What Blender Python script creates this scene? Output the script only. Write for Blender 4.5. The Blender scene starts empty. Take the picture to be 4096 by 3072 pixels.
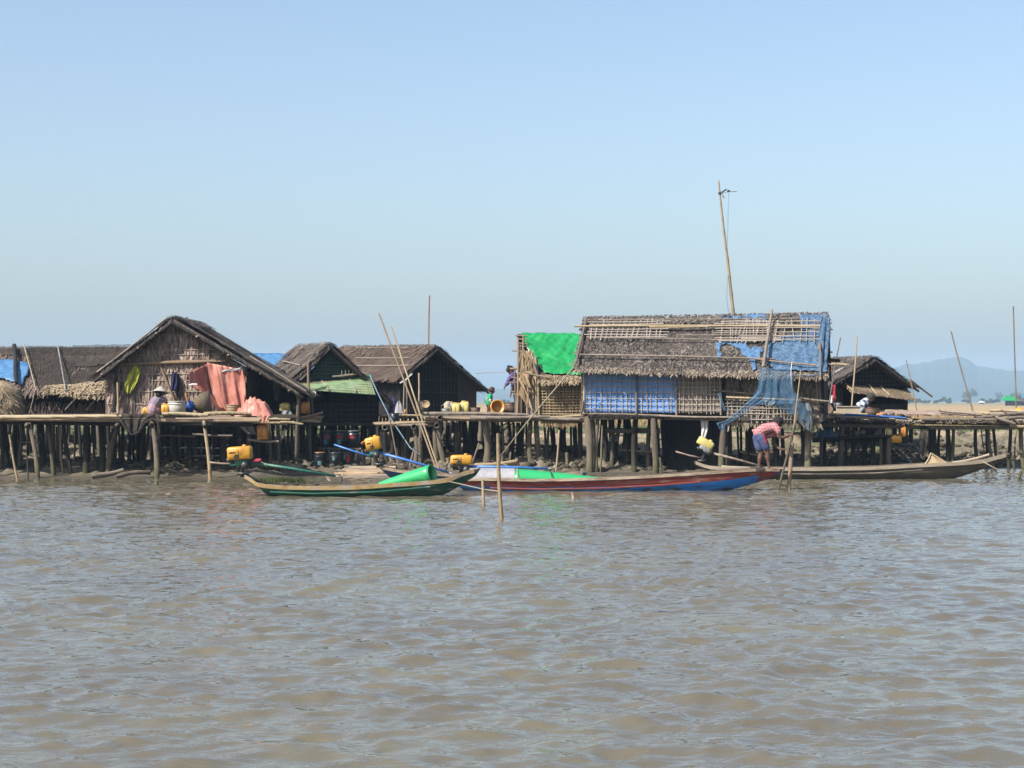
import bpy, math, random
import numpy as np
from mathutils import Vector, Matrix, noise
random.seed(11); RS = np.random.RandomState(5)
R = math.radians
scn = bpy.context.scene
col = scn.collection

# ------------------------------------------------------------------ camera, sky, sun, exposure
FPX, HZ, CH = 7200.0, 1605.0, 2.03          # focal length in photo pixels, horizon row, eye height over the water
cam_d = bpy.data.cameras.new('camera'); cam = bpy.data.objects.new('camera', cam_d); col.objects.link(cam)
cam.location = (0, 0, CH); cam.rotation_euler = (R(90), 0, 0)
cam_d.sensor_width = 36.0; cam_d.lens = 36.0 * FPX / 4096.0
cam_d.shift_y = (HZ - 1536.0) / 4096.0
cam_d.clip_start = 0.5; cam_d.clip_end = 20000
scn.camera = cam
SUN_A, SUN_E = R(48), R(44)                  # sun behind the viewer's left shoulder
world = bpy.data.worlds.new('World'); scn.world = world; world.use_nodes = True
wn = world.node_tree; bg = wn.nodes['Background']
sky = wn.nodes.new('ShaderNodeTexSky'); sky.sky_type = 'NISHITA'; sky.sun_disc = False
sky.sun_elevation = SUN_E; sky.sun_rotation = R(180) + SUN_A
sky.air_density = 1.0; sky.dust_density = 3.0; sky.ozone_density = 1.4; sky.altitude = 0
wn.links.new(sky.outputs['Color'], bg.inputs['Color']); bg.inputs['Strength'].default_value = 0.102
sl = bpy.data.lights.new('sun', 'SUN'); sl.energy = 5.0; sl.angle = R(0.53); sl.color = (1.0, 0.95, 0.87)
so = bpy.data.objects.new('sun', sl); col.objects.link(so)
sun_dir = Vector((math.sin(SUN_A) * math.cos(SUN_E), math.cos(SUN_A) * math.cos(SUN_E), -math.sin(SUN_E)))
so.rotation_euler = sun_dir.to_track_quat('-Z', 'Y').to_euler(); so.location = (-20, -10, 30)
scn.view_settings.view_transform = 'Standard'; scn.view_settings.look = 'None'
scn.view_settings.exposure = 1.0; scn.view_settings.gamma = 1.0
scn.render.engine = 'CYCLES'

# ------------------------------------------------------------------ helpers
def P(u, v, Y):
    """a point at distance Y that stands at row v, column u of the photograph"""
    return Vector(((u - 2048.0) * Y / FPX, Y, CH - (v - HZ) * Y / FPX))
def S(Y): return FPX / Y                     # photo pixels per metre at distance Y
ROOT = {}
def tag(o, label, cat, group=None, kind=None):
    if label: o['label'] = label
    if cat: o['category'] = cat
    if group: o['group'] = group
    if kind: o['kind'] = kind
    return o
def thing(name, label, cat, loc, rotz=0.0, group=None):
    o = bpy.data.objects.new(name, None); col.objects.link(o); o.empty_display_size = 0.2
    o.location = loc; o.rotation_euler = (0, 0, rotz)
    ROOT[o.name] = Vector(loc); return tag(o, label, cat, group)
def root_loc(par):
    while par is not None and par.parent is not None: par = par.parent
    return ROOT.get(par.name, Vector((0, 0, 0))) if par is not None else Vector((0, 0, 0))
def link(name, me, par=None, m=None, kind=None):
    o = bpy.data.objects.new(name, me); col.objects.link(o)
    if par is not None: o.parent = par
    if m is not None and not me.materials: me.materials.append(m)
    if kind: o['kind'] = kind
    return o
def np_mesh(name, V, Q, smooth=False):
    me = bpy.data.meshes.new(name); V = np.asarray(V, dtype=np.float32); Q = np.asarray(Q, dtype=np.int32)
    n = Q.shape[1]
    me.vertices.add(len(V)); me.vertices.foreach_set('co', V.ravel())
    me.loops.add(Q.size); me.loops.foreach_set('vertex_index', Q.ravel())
    me.polygons.add(len(Q)); me.polygons.foreach_set('loop_start', np.arange(0, Q.size, n, dtype=np.int32))
    me.polygons.foreach_set('loop_total', np.full(len(Q), n, dtype=np.int32))
    if smooth: me.polygons.foreach_set('use_smooth', np.ones(len(Q), dtype=bool))
    me.update(); me.validate(); return me
class MB:
    """collects shapes that become ONE mesh"""
    def __init__(s): s.v = []; s.f = []
    def add(s, vs, fs):
        b = len(s.v); s.v += [tuple(x) for x in vs]; s.f += [tuple(b + i for i in f) for f in fs]
    def box(s, c, size, rz=0.0, M=None):
        hx, hy, hz = size[0] / 2, size[1] / 2, size[2] / 2
        vs = [Vector((x, y, z)) for z in (-hz, hz) for y in (-hy, hy) for x in (-hx, hx)]
        T = M if M is not None else Matrix.Rotation(rz, 3, 'Z')
        s.add([T @ q + Vector(c) for q in vs], [(0, 2, 3, 1), (4, 5, 7, 6), (0, 1, 5, 4), (2, 6, 7, 3), (0, 4, 6, 2), (1, 3, 7, 5)])
    def rbox(s, c, size, r=0.03, rz=0.0, M=None):
        """box with rounded upright and top edges"""
        hx, hy, hz = size[0] / 2, size[1] / 2, size[2] / 2; T = M if M is not None else Matrix.Rotation(rz, 3, 'Z')
        rings = []
        for (z, q) in ((-hz, r * .6), (-hz + r * .6, 0), (hz - r, 0), (hz - r * .35, r * .3), (hz, r)):
            ring = []
            for k, (sx, sy) in enumerate(((1, 1), (-1, 1), (-1, -1), (1, -1))):
                for a in (0, 45, 90):
                    A = R(a + 90 * k); ring.append(Vector((sx * (hx - q - r) + math.cos(A) * r, sy * (hy - q - r) + math.sin(A) * r, z)))
            rings.append(ring)
        vs = [T @ p + Vector(c) for g in rings for p in g]; fs = []
        for i in range(4):
            for j in range(12): fs.append((i * 12 + j, i * 12 + (j + 1) % 12, (i + 1) * 12 + (j + 1) % 12, (i + 1) * 12 + j))
        fs.append(tuple(range(11, -1, -1))); fs.append(tuple(range(48, 60))); s.add(vs, fs)
    def tube(s, pts, rad, n=8, cap=True, round_ends=False):
        pts = [Vector(p) for p in pts]
        if not hasattr(rad, '__len__'): rad = [rad] * len(pts)
        rad = list(rad)
        if round_ends:
            d0 = (pts[0] - pts[1]).normalized(); d1 = (pts[-1] - pts[-2]).normalized()
            pts = [pts[0] + d0 * rad[0] * .9, pts[0] + d0 * rad[0] * .6] + pts + [pts[-1] + d1 * rad[-1] * .6, pts[-1] + d1 * rad[-1] * .9]
            rad = [rad[0] * .35, rad[0] * .8] + rad + [rad[-1] * .8, rad[-1] * .35]
        t = (pts[1] - pts[0]).normalized(); a = t.orthogonal().normalized(); vs = []
        for i, p in enumerate(pts):
            t2 = (pts[min(i + 1, len(pts) - 1)] - pts[max(i - 1, 0)]).normalized()
            a = (a - t2 * a.dot(t2)); a = a.normalized() if a.length > 1e-6 else t2.orthogonal().normalized()
            b = t2.cross(a)
            for k in range(n):
                A = 2 * math.pi * k / n; vs.append(p + (a * math.cos(A) + b * math.sin(A)) * rad[i])
        fs = [(i * n + k, i * n + (k + 1) % n, (i + 1) * n + (k + 1) % n, (i + 1) * n + k) for i in range(len(pts) - 1) for k in range(n)]
        if cap: fs += [tuple(range(n - 1, -1, -1)), tuple(range((len(pts) - 1) * n, len(pts) * n))]
        s.add(vs, fs)
    def stack(s, pts, rad, n=8):
        """level rings one above the other (for shapes that are stretched along z later)"""
        vs = [Vector((p.x + rad[i] * math.cos(2 * math.pi * k / n), p.y + rad[i] * math.sin(2 * math.pi * k / n), p.z)) for i, p in enumerate(pts) for k in range(n)]
        fs = [(i * n + k, i * n + (k + 1) % n, (i + 1) * n + (k + 1) % n, (i + 1) * n + k) for i in range(len(pts) - 1) for k in range(n)]
        s.add(vs, fs + [tuple(range(n - 1, -1, -1)), tuple(range((len(pts) - 1) * n, len(pts) * n))])
    def ball(s, c, r, nu=12, nv=8):
        c = Vector(c); r = Vector((r, r, r)) if not hasattr(r, '__len__') else Vector(r); vs = []; fs = []
        for i in range(nv + 1):
            th = math.pi * i / nv
            for k in range(nu):
                ph = 2 * math.pi * k / nu
                vs.append(c + Vector((r.x * math.sin(th) * math.cos(ph), r.y * math.sin(th) * math.sin(ph), r.z * math.cos(th))))
        for i in range(nv):
            for k in range(nu): fs.append((i * nu + k, (i + 1) * nu + k, (i + 1) * nu + (k + 1) % nu, i * nu + (k + 1) % nu))
        s.add(vs, fs)
    def lathe(s, prof, c=(0, 0, 0), n=20, M=None):
        c = Vector(c); vs = []
        for r, z in prof:
            for k in range(n):
                q = Vector((r * math.cos(2 * math.pi * k / n), r * math.sin(2 * math.pi * k / n), z))
                vs.append((M @ q if M is not None else q) + c)
        fs = [(i * n + k, i * n + (k + 1) % n, (i + 1) * n + (k + 1) % n, (i + 1) * n + k) for i in range(len(prof) - 1) for k in range(n)]
        s.add(vs, fs)
    def grid(s, fn, nu, nv):
        vs = [fn(i / nu, j / nv) for j in range(nv + 1) for i in range(nu + 1)]
        s.add(vs, [(j * (nu + 1) + i, j * (nu + 1) + i + 1, (j + 1) * (nu + 1) + i + 1, (j + 1) * (nu + 1) + i) for j in range(nv) for i in range(nu)])
    def build(s, name, m, par=None, smooth=False, world=True, kind=None, solid=0.0):
        off = root_loc(par) if (par is not None and world) else Vector((0, 0, 0))
        me = bpy.data.meshes.new(name); me.from_pydata([tuple(Vector(p) - off) for p in s.v], [], s.f); me.update()
        if smooth: me.polygons.foreach_set('use_smooth', np.ones(len(me.polygons), dtype=bool))
        o = link(name, me, par, m, kind)
        if solid:
            md = o.modifiers.new('thickness', 'SOLIDIFY'); md.thickness = solid; md.offset = 0
        return o

# ------------------------------------------------------------------ materials
MAT = {}; ALB = 0.57
def mat(name, cols, rough=0.8, scale=6.0, detail=4.0, noise_w=1.0, island=0.0, obj=0.0, bump=0.0, bscale=None, stretch=(1, 1, 1),
        spec=0.3, alpha=1.0, coat=0.0, pos=None, contrast=(0.25, 0.75), trans=0.0, metal=0.0):
    cols = [tuple(x * ALB for x in c) for c in cols]
    m = bpy.data.materials.new(name); m.use_nodes = True; nt = m.node_tree; N = nt.nodes; L = nt.links
    b = N['Principled BSDF']; b.inputs['Roughness'].default_value = rough; b.inputs['Specular IOR Level'].default_value = spec
    b.inputs['Metallic'].default_value = metal; b.inputs['Coat Weight'].default_value = coat; b.inputs['Alpha'].default_value = alpha
    g = N.new('ShaderNodeNewGeometry'); mp = N.new('ShaderNodeMapping'); mp.inputs['Scale'].default_value = stretch
    L.new(g.outputs['Position'], mp.inputs['Vector'])
    nz = N.new('ShaderNodeTexNoise'); nz.inputs['Scale'].default_value = scale; nz.inputs['Detail'].default_value = detail
    L.new(mp.outputs['Vector'], nz.inputs['Vector'])
    mr = N.new('ShaderNodeMapRange'); mr.inputs['From Min'].default_value = contrast[0]; mr.inputs['From Max'].default_value = contrast[1]
    L.new(nz.outputs['Fac'], mr.inputs['Value']); fac = mr.outputs['Result']
    tot = noise_w + island + obj
    def mulp(sock, w):
        q = N.new('ShaderNodeMath'); q.operation = 'MULTIPLY'; q.inputs[1].default_value = w; L.new(sock, q.inputs[0]); return q.outputs[0]
    fac = mulp(fac, noise_w / tot)
    for w, kind in ((island, 0), (obj, 1)):
        if w:
            if kind == 0: sk = g.outputs['Random Per Island']
            else: sk = N.new('ShaderNodeObjectInfo').outputs['Random']
            q = N.new('ShaderNodeMath'); q.operation = 'ADD'; L.new(fac, q.inputs[0]); L.new(mulp(sk, w / tot), q.inputs[1]); fac = q.outputs[0]
    rp = N.new('ShaderNodeValToRGB'); el = rp.color_ramp.elements
    while len(el) < len(cols): el.new(0.5)
    for i, c in enumerate(cols): el[i].position = i / max(1, len(cols) - 1); el[i].color = (*c, 1)
    L.new(fac, rp.inputs['Fac']); out = rp.outputs['Color']
    if pos:                                   # stain that depends on height over the water: [(z, colour, strength)]
        sx = N.new('ShaderNodeSeparateXYZ'); L.new(g.outputs['Position'], sx.inputs[0])
        for (z0, z1, c, amt) in pos:
            r2 = N.new('ShaderNodeMapRange'); r2.inputs['From Min'].default_value = z0; r2.inputs['From Max'].default_value = z1
            r2.inputs['To Min'].default_value = amt; r2.inputs['To Max'].default_value = 0.0
            ad = N.new('ShaderNodeMath'); ad.operation = 'MULTIPLY_ADD'; ad.inputs[1].default_value = 0.5; L.new(nz.outputs['Fac'], ad.inputs[0]); L.new(sx.outputs['Z'], ad.inputs[2])
            sb = N.new('ShaderNodeMath'); sb.operation = 'SUBTRACT'; sb.inputs[1].default_value = 0.25; L.new(ad.outputs[0], sb.inputs[0])
            L.new(sb.outputs[0], r2.inputs['Value'])
            mx = N.new('ShaderNodeMix'); mx.data_type = 'RGBA'; L.new(r2.outputs['Result'], mx.inputs['Factor'])
            L.new(out, mx.inputs['A']); mx.inputs['B'].default_value = (*c, 1); out = mx.outputs['Result']
    L.new(out, b.inputs['Base Color'])
    if bump:
        n2 = N.new('ShaderNodeTexNoise'); n2.inputs['Scale'].default_value = bscale or scale * 3; n2.inputs['Detail'].default_value = 4
        L.new(mp.outputs['Vector'], n2.inputs['Vector']); bp = N.new('ShaderNodeBump'); bp.inputs['Strength'].default_value = bump; bp.inputs['Distance'].default_value = 0.03
        L.new(n2.outputs['Fac'], bp.inputs['Height']); L.new(bp.outputs['Normal'], b.inputs['Normal'])
    MAT[name] = m; return m
# palm thatch, bamboo and timber
mat('thatch_grey', [(.045, .038, .035), (.14, .118, .104), (.24, .20, .175), (.36, .30, .25)], .9, 1.3, 5, noise_w=1.3, island=1.3)
mat('thatch_old', [(.012, .010, .009), (.06, .05, .045), (.145, .122, .108), (.30, .255, .22)], .9, 1.3, 5, noise_w=.9, island=2.0)
mat('thatch_fringe', [(.05, .04, .033), (.15, .12, .092), (.29, .235, .175), (.44, .37, .28)], .9, 1.3, 5, noise_w=.9, island=2.0)
mat('thatch_brown', [(.05, .036, .03), (.13, .098, .078), (.21, .155, .125), (.31, .235, .185)], .9, 1.3, 5, noise_w=1.3, island=1.3)
mat('thatch_straw', [(.12, .09, .055), (.27, .205, .13), (.40, .31, .20), (.52, .42, .29)], .9, 1.3, 5, noise_w=1.3, island=1.3)
mat('thatch_dark', [(.014, .012, .011), (.04, .034, .03), (.105, .085, .075), (.17, .135, .115)], .9, 1.3, 5, noise_w=1.3, island=1.3)
mat('wall_leaf', [(.07, .05, .042), (.24, .17, .14), (.44, .33, .27), (.70, .57, .47)], .9, 4, island=1.6)
mat('wall_leaf_straw', [(.10, .065, .035), (.25, .17, .095), (.40, .29, .17), (.55, .43, .27)], .9, 4, island=1.6)
mat('wall_dark', [(.005, .005, .006), (.014, .012, .013), (.03, .026, .026)], .9, 9, stretch=(1, 1, .25), bump=.4)  # near-black tone that puts indoor and underfloor shade into the colour
mat('strip_pale', [(.36, .31, .27), (.46, .40, .345), (.56, .49, .42)], .75, 5, obj=1.2)
mat('strip_grey', [(.26, .215, .18), (.37, .31, .26), (.48, .41, .34)], .75, 5, obj=1.2)
mat('strip_straw', [(.30, .22, .12), (.44, .34, .20), (.58, .47, .30)], .75, 5, obj=1.2)
mat('strip_dark', [(.045, .042, .042), (.08, .073, .072), (.12, .108, .105)], .8, 5, obj=1.2)
mat('bamboo', [(.27, .20, .11), (.40, .31, .185), (.52, .42, .27)], .6, 4, obj=1.4, stretch=(1, 1, 1), spec=.4,
    pos=[(-.05, .25, (.20, .085, .03), .75)])
mat('bamboo_grey', [(.13, .105, .085), (.225, .185, .15), (.33, .28, .23)], .75, 4, obj=1.4)
mat('pole_tan', [(.20, .135, .085), (.30, .215, .14), (.40, .30, .21)], .75, 4, obj=1.4)
mat('post', [(.075, .06, .045), (.16, .13, .10), (.26, .215, .165)], .85, 5, obj=1.0, stretch=(3, 3, .5), bump=.5, bscale=14,
    pos=[(.15, .85, (.085, .085, .035), .6), (.0, .3, (.035, .035, .018), .75)])
mat('post_dark', [(.008, .007, .006), (.024, .020, .017), (.06, .05, .042)], .85, 5, obj=1.0, stretch=(3, 3, .5), bump=.5, bscale=14,  # darkened copy of the post colour, standing in for shade beneath decks and eaves
    pos=[(.15, .7, (.05, .055, .022), .55)])
mat('wood', [(.10, .08, .06), (.20, .16, .12), (.31, .255, .20)], .8, 4, obj=.6, stretch=(.5, 2, 4), bump=.4, bscale=20)
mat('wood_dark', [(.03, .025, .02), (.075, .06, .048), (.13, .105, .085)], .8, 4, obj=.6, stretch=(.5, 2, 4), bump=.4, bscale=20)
mat('wood_pale', [(.28, .23, .17), (.42, .35, .265), (.55, .47, .37)], .8, 4, obj=.8, stretch=(.6, 2, 3), bump=.3, bscale=20)
# plastics and cloth
mat('tarp_green', [(.008, .25, .06), (.012, .33, .085), (.03, .40, .12)], .3, 2, bump=.7, bscale=5, spec=.6)
mat('sheet_green', [(.02, .40, .12), (.03, .48, .15), (.04, .54, .18)], .34, 1.2, spec=.8)
mat('tarp_blue', [(.045, .14, .31), (.075, .215, .43), (.12, .28, .50)], .5, 6, bump=.3, bscale=12)
mat('tarp_blue_worn', [(.03, .075, .15), (.055, .125, .24), (.095, .18, .30), (.20, .25, .29)], .7, 11, 6, bump=1.0, bscale=24, contrast=(.3, .72))
mat('sheet_blue', [(.10, .27, .66), (.15, .36, .80), (.21, .43, .88)], .55, 4, bump=.4, bscale=9)
mat('film_blue', [(.06, .16, .34), (.11, .25, .48), (.20, .34, .50)], .6, 9, 6, alpha=.72, bump=.6, bscale=20)
mat('net_blue', [(.05, .15, .30), (.09, .22, .38), (.16, .29, .42)], .9, 9, alpha=.5)
mat('net_pale', [(.16, .22, .27), (.28, .33, .36), (.38, .40, .40)], .9, 9, alpha=.75)
mat('net_black', [(.014, .012, .011), (.03, .026, .023), (.055, .047, .041)], .9, 7, alpha=.55)
mat('net_brown', [(.035, .029, .025), (.065, .053, .045), (.10, .083, .07)], .9, 5, alpha=.6)
mat('tarp_salmon', [(.46, .14, .105), (.58, .235, .18), (.68, .33, .26)], .42, 3, bump=.5, bscale=7)
mat('cloth_lime', [(.22, .25, .02), (.36, .38, .04), (.46, .47, .10)], .85, 8)
mat('cloth_navy', [(.012, .014, .05), (.025, .03, .09), (.04, .045, .13)], .9, 8)
mat('cloth_purple', [(.06, .035, .15), (.10, .06, .22), (.26, .16, .30)], .9, 24, contrast=(.4, .65))
mat('cloth_mauve', [(.32, .22, .25), (.40, .28, .31), (.47, .34, .36)], .9, 8)
mat('cloth_lilac', [(.20, .16, .21), (.26, .21, .27), (.33, .27, .33)], .9, 8)
mat('cloth_red', [(.30, .02, .05), (.42, .035, .07), (.50, .10, .14)], .9, 8)
mat('cloth_white', [(.55, .55, .55), (.66, .66, .66), (.75, .75, .75)], .85, 8)
mat('cloth_grey', [(.26, .26, .28), (.36, .36, .39), (.46, .46, .49)], .55, 3, bump=.3, bscale=10)
mat('shorts_blue', [(.04, .055, .14), (.075, .10, .22), (.11, .14, .28)], .85, 6)
mat('cloth_black', [(.01, .01, .012), (.02, .02, .024), (.035, .035, .04)], .9, 6)
mat('shirt_green', [(.01, .30, .13), (.015, .36, .16), (.02, .42, .2)], .8, 6)
mat('plastic_yellow', [(.26, .14, .03), (.66, .31, .02), (.76, .39, .035), (.80, .46, .09)], .42, 5, 7, spec=.5, contrast=(.22, .72), bump=.15, bscale=12)
mat('plastic_pale', [(.30, .25, .10), (.60, .50, .15), (.70, .60, .21), (.76, .68, .30)], .42, 6, 7, spec=.5, contrast=(.22, .72))
mat('plastic_orange', [(.22, .10, .03), (.52, .20, .025), (.60, .26, .04), (.66, .32, .08)], .45, 6, 7, spec=.5, contrast=(.22, .72))
mat('plastic_beige', [(.42, .36, .26), (.55, .47, .35), (.62, .56, .44)], .5, 3)
mat('plastic_white', [(.50, .48, .42), (.62, .60, .53), (.72, .70, .64)], .45, 3)
mat('plastic_black', [(.012, .015, .02), (.025, .03, .038), (.045, .05, .06)], .35, 4, spec=.5)
mat('plastic_blue', [(.015, .06, .33), (.025, .10, .46), (.04, .15, .55)], .4, 4)
mat('plastic_brown', [(.10, .065, .045), (.16, .105, .075), (.22, .15, .11)], .6, 4)
mat('sticker_red', [(.40, .02, .03), (.50, .04, .05)], .6, 30)
mat('sticker_teal', [(.08, .22, .22), (.16, .32, .31)], .6, 30)
mat('metal_green', [(.01, .10, .075), (.02, .16, .115), (.05, .22, .16)], .5, 8, spec=.5)
mat('metal_blue', [(.03, .14, .50), (.05, .20, .62), (.10, .28, .66)], .45, 8, spec=.5)
mat('metal_dark', [(.012, .012, .012), (.03, .028, .026), (.07, .06, .052)], .5, 20, spec=.5)
mat('metal_teal', [(.05, .20, .20), (.09, .28, .27)], .5, 10)
mat('metal_rust', [(.16, .10, .065), (.30, .22, .17), (.48, .42, .37)], .6, 9, stretch=(1, 1, 1))
mat('metal_grey', [(.14, .15, .15), (.25, .26, .26), (.36, .37, .37)], .45, 12, spec=.5)
mat('rope', [(.22, .185, .13), (.34, .29, .21), (.42, .37, .28)], .9, 20)
mat('rope_blue', [(.10, .20, .30), (.20, .30, .38), (.34, .38, .40)], .9, 14)
mat('wicker', [(.10, .075, .05), (.19, .145, .10), (.28, .22, .155)], .85, 30, bump=.6, bscale=60)
mat('wicker_pale', [(.28, .20, .11), (.42, .31, .18), (.52, .41, .26)], .85, 24, bump=.5, bscale=60)
mat('stone', [(.12, .11, .095), (.20, .185, .165), (.28, .26, .235)], .95, 14, bump=.6)
mat('skin', [(.10, .045, .028), (.14, .066, .042), (.18, .088, .058)], .55, 9, spec=.4)
mat('skin_palm', [(.36, .17, .11), (.42, .21, .14)], .6, 9)
mat('hair', [(.006, .005, .005), (.012, .010, .010), (.022, .019, .018)], .6, 40, bump=.6, bscale=120)
mat('hair_grey', [(.02, .019, .018), (.05, .047, .045), (.09, .086, .083)], .7, 40, bump=.6, bscale=120)
mat('hat', [(.34, .33, .30), (.46, .44, .39), (.55, .52, .46)], .8, 20)
mat('cap', [(.06, .022, .02), (.09, .032, .028)], .8, 12)
# boats
def hull_paint(name, base, worn, scale=5):
    return mat(name, [worn, base, base, tuple(min(1, c * 1.25) for c in base)], .6, scale, 6, contrast=(.32, .72), stretch=(.5, 1, 2.2), bump=.25, bscale=16,
               pos=[(-.05, .10, (.022, .026, .016), .85)])
hull_paint('hull_green', (.02, .115, .078), (.26, .28, .22))
hull_paint('hull_red', (.26, .05, .042), (.34, .19, .14))
hull_paint('hull_blue', (.03, .23, .70), (.06, .08, .085), 6)
hull_paint('hull_navy', (.02, .085, .23), (.07, .085, .09))
hull_paint('hull_grey', (.11, .095, .075), (.24, .21, .165))
mat('gunwale_yellow', [(.10, .08, .06), (.30, .20, .085), (.40, .28, .12), (.34, .28, .21), (.42, .36, .29)], .8, 5, 7, stretch=(.6, 1, 1), contrast=(.25, .7), bump=.3, bscale=20)
mat('gunwale_tan', [(.13, .09, .07), (.32, .24, .17), (.46, .37, .275), (.52, .44, .34)], .8, 6, 5, stretch=(.5, 2, 2), bump=.4, bscale=20)
mat('prow_wood', [(.03, .026, .022), (.12, .10, .08), (.23, .19, .15)], .8, 7, 5, stretch=(1, 1, 2), bump=.4, bscale=20)

def plaid(name, base, lines, k=26.0, w=.25, base2=None):
    m = bpy.data.materials.new(name); m.use_nodes = True; nt = m.node_tree; N = nt.nodes; L = nt.links
    b = N['Principled BSDF']; b.inputs['Roughness'].default_value = .85
    g = N.new('ShaderNodeNewGeometry'); sx = N.new('ShaderNodeSeparateXYZ'); L.new(g.outputs['Position'], sx.inputs[0]); tot = None
    for ax, kk in (('X', k), ('Z', k)):
        a = N.new('ShaderNodeMath'); a.operation = 'MULTIPLY'; a.inputs[1].default_value = kk; L.new(sx.outputs[ax], a.inputs[0])
        if ax == 'X':
            a2 = N.new('ShaderNodeMath'); a2.operation = 'MULTIPLY_ADD'; a2.inputs[1].default_value = k * .4; L.new(sx.outputs['Z'], a2.inputs[0]); L.new(a.outputs[0], a2.inputs[2]); a = a2
        f = N.new('ShaderNodeMath'); f.operation = 'FRACT'; L.new(a.outputs[0], f.inputs[0])
        c = N.new('ShaderNodeMath'); c.operation = 'LESS_THAN'; c.inputs[1].default_value = w; L.new(f.outputs[0], c.inputs[0])
        if tot is None: tot = c.outputs[0]
        else:
            q = N.new('ShaderNodeMath'); q.operation = 'ADD'; L.new(tot, q.inputs[0]); L.new(c.outputs[0], q.inputs[1]); tot = q.outputs[0]
    hf = N.new('ShaderNodeMath'); hf.operation = 'MULTIPLY'; hf.inputs[1].default_value = .5; L.new(tot, hf.inputs[0])
    mx = N.new('ShaderNodeMix'); mx.data_type = 'RGBA'; L.new(hf.outputs[0], mx.inputs['Factor']); mx.inputs['A'].default_value = (*base, 1); mx.inputs['B'].default_value = (*lines, 1)
    L.new(mx.outputs['Result'], b.inputs['Base Color']); MAT[name] = m
plaid('plaid_pink', (.31, .155, .165), (.19, .03, .04), 15, .3)
plaid('plaid_blue', (.40, .42, .44), (.02, .04, .085), 7, .5)

# ------------------------------------------------------------------ shared pole and strip meshes
PM = {}
def unit_pole(style, m):
    var = random.randrange(4); key = (style, m, var)
    if key in PM: return PM[key]
    rg = random.Random(hash((style, var)) & 255 if False else {'b': 1, 'w': 2, 'h': 3, 's': 4}[style] * 10 + var)
    mb = MB(); ph = rg.random() * 6.28; bend = rg.uniform(.2, .9) * (.6 if style == 'w' else 1)
    if style == 's':                                     # split bamboo strip
        pts = []; n = 4
        for i in range(n + 1):
            t = i / n; pts.append(Vector((bend * .8 * math.sin(t * 3.1 + ph), .6 * math.sin(t * 5 + ph), t)))
        mb.stack(pts, [1.0] * (n + 1), 5)
    elif style == 'h':                                   # bamboo with open ends
        n = 9; R0 = [(1, 0), (1.06, .03), (1, .06), (.98, .5), (1.05, .53), (.95, 1), (.62, 1), (.6, .9)]
        prof = [(.6, .06), (.62, 0)] + R0; mb.lathe(prof, n=n)
        vs = mb.v; k = len(vs); mb.add([(0, 0, .05), (0, 0, .91)], [])
        for j in range(n): mb.f.append((k, j, (j + 1) % n)); mb.f.append((k + 1, 9 * n + (j + 1) % n, 9 * n + j))
    else:
        pts = []; rad = []; seg = 8 if style == 'b' else 6
        for i in range(seg + 1):
            t = i / seg; c = Vector((bend * math.sin(t * 3.1 + ph) - bend * math.sin(ph), .5 * math.sin(t * 4 + ph), t))
            base = 1.06 - .14 * t
            if style == 'b':
                if 0 < i < seg:
                    for dz, q in ((-.006, 1.0), (0, 1.14), (.006, .99)): pts.append(c + Vector((0, 0, dz))); rad.append(base * q)
                else: pts.append(c); rad.append(base)
            else: pts.append(c); rad.append(base * rg.uniform(.88, 1.1))
        mb.stack(pts, rad, 8 if style == 'w' else 7)
    me = bpy.data.meshes.new({'b': 'bamboo_pole', 'w': 'timber_post', 'h': 'hollow_bamboo', 's': 'bamboo_strip'}[style])
    me.from_pydata(mb.v, [], mb.f); me.materials.append(MAT[m])
    if style != 's': me.polygons.foreach_set('use_smooth', np.ones(len(me.polygons), dtype=bool))
    me.update(); PM[key] = me; return me
def pole(name, p0, p1, r, par=None, m='bamboo', style='b', flat=None):
    p0 = Vector(p0); p1 = Vector(p1); d = p1 - p0
    o = link(name, unit_pole(style, m), par)
    q = d.to_track_quat('Z', 'Y') @ Matrix.Rotation(random.random() * 6.28 if style != 's' else 0, 3, 'Z').to_quaternion()
    o.rotation_mode = 'QUATERNION'; o.rotation_quaternion = q; o.location = p0 - root_loc(par); o.scale = (r, flat or r, d.length)
    return o
def post(par, u0, v0, u1, v1, w, Y, m='post', name='stilt', style='w', dY=0.0, sink=.25):
    """stilt by its photo columns and rows; it runs on into the mud"""
    a = P(u0, v0, Y + dY); b = P(u1, v1, Y); d = (b - a).normalized()
    return pole(name, b + d * sink, a, w / S(Y) / 2, par, m, style)

# ------------------------------------------------------------------ quads for roofs and walls
class Quad:
    def __init__(s, A, B, C, D):
        s.A, s.B, s.C, s.D = [Vector(x) for x in (A, B, C, D)]
        s.n = (s.C - s.A).cross(s.B - s.D).normalized()      # towards the viewer for A left-top, B right-top, C right-bottom, D left-bottom
        s.w = ((s.B - s.A).length + (s.C - s.D).length) / 2; s.h = ((s.D - s.A).length + (s.C - s.B).length) / 2
    def p(s, a, b, off=0.0): return s.A * (1 - a) * (1 - b) + s.B * a * (1 - b) + s.C * a * b + s.D * (1 - a) * b + s.n * off
    def uv(s, u, v):
        """photo pixel -> (a, b) on this surface"""
        a = b = .5
        def f(a, b):
            q = s.p(a, b); return 2048 + q.x * FPX / q.y - u, HZ + (CH - q.z) * FPX / q.y - v
        for _ in range(12):
            x, y = f(a, b); e = 1e-3; xa, ya = f(a + e, b); xb, yb = f(a, b + e)
            J = ((xa - x) / e, (xb - x) / e, (ya - y) / e, (yb - y) / e); D = J[0] * J[3] - J[1] * J[2]
            if abs(D) < 1e-9: break
            a -= (J[3] * x - J[1] * y) / D; b -= (-J[2] * x + J[0] * y) / D
        return a, b
    def px(s, u, v, off=0.0): return s.p(*s.uv(u, v), off)
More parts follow.
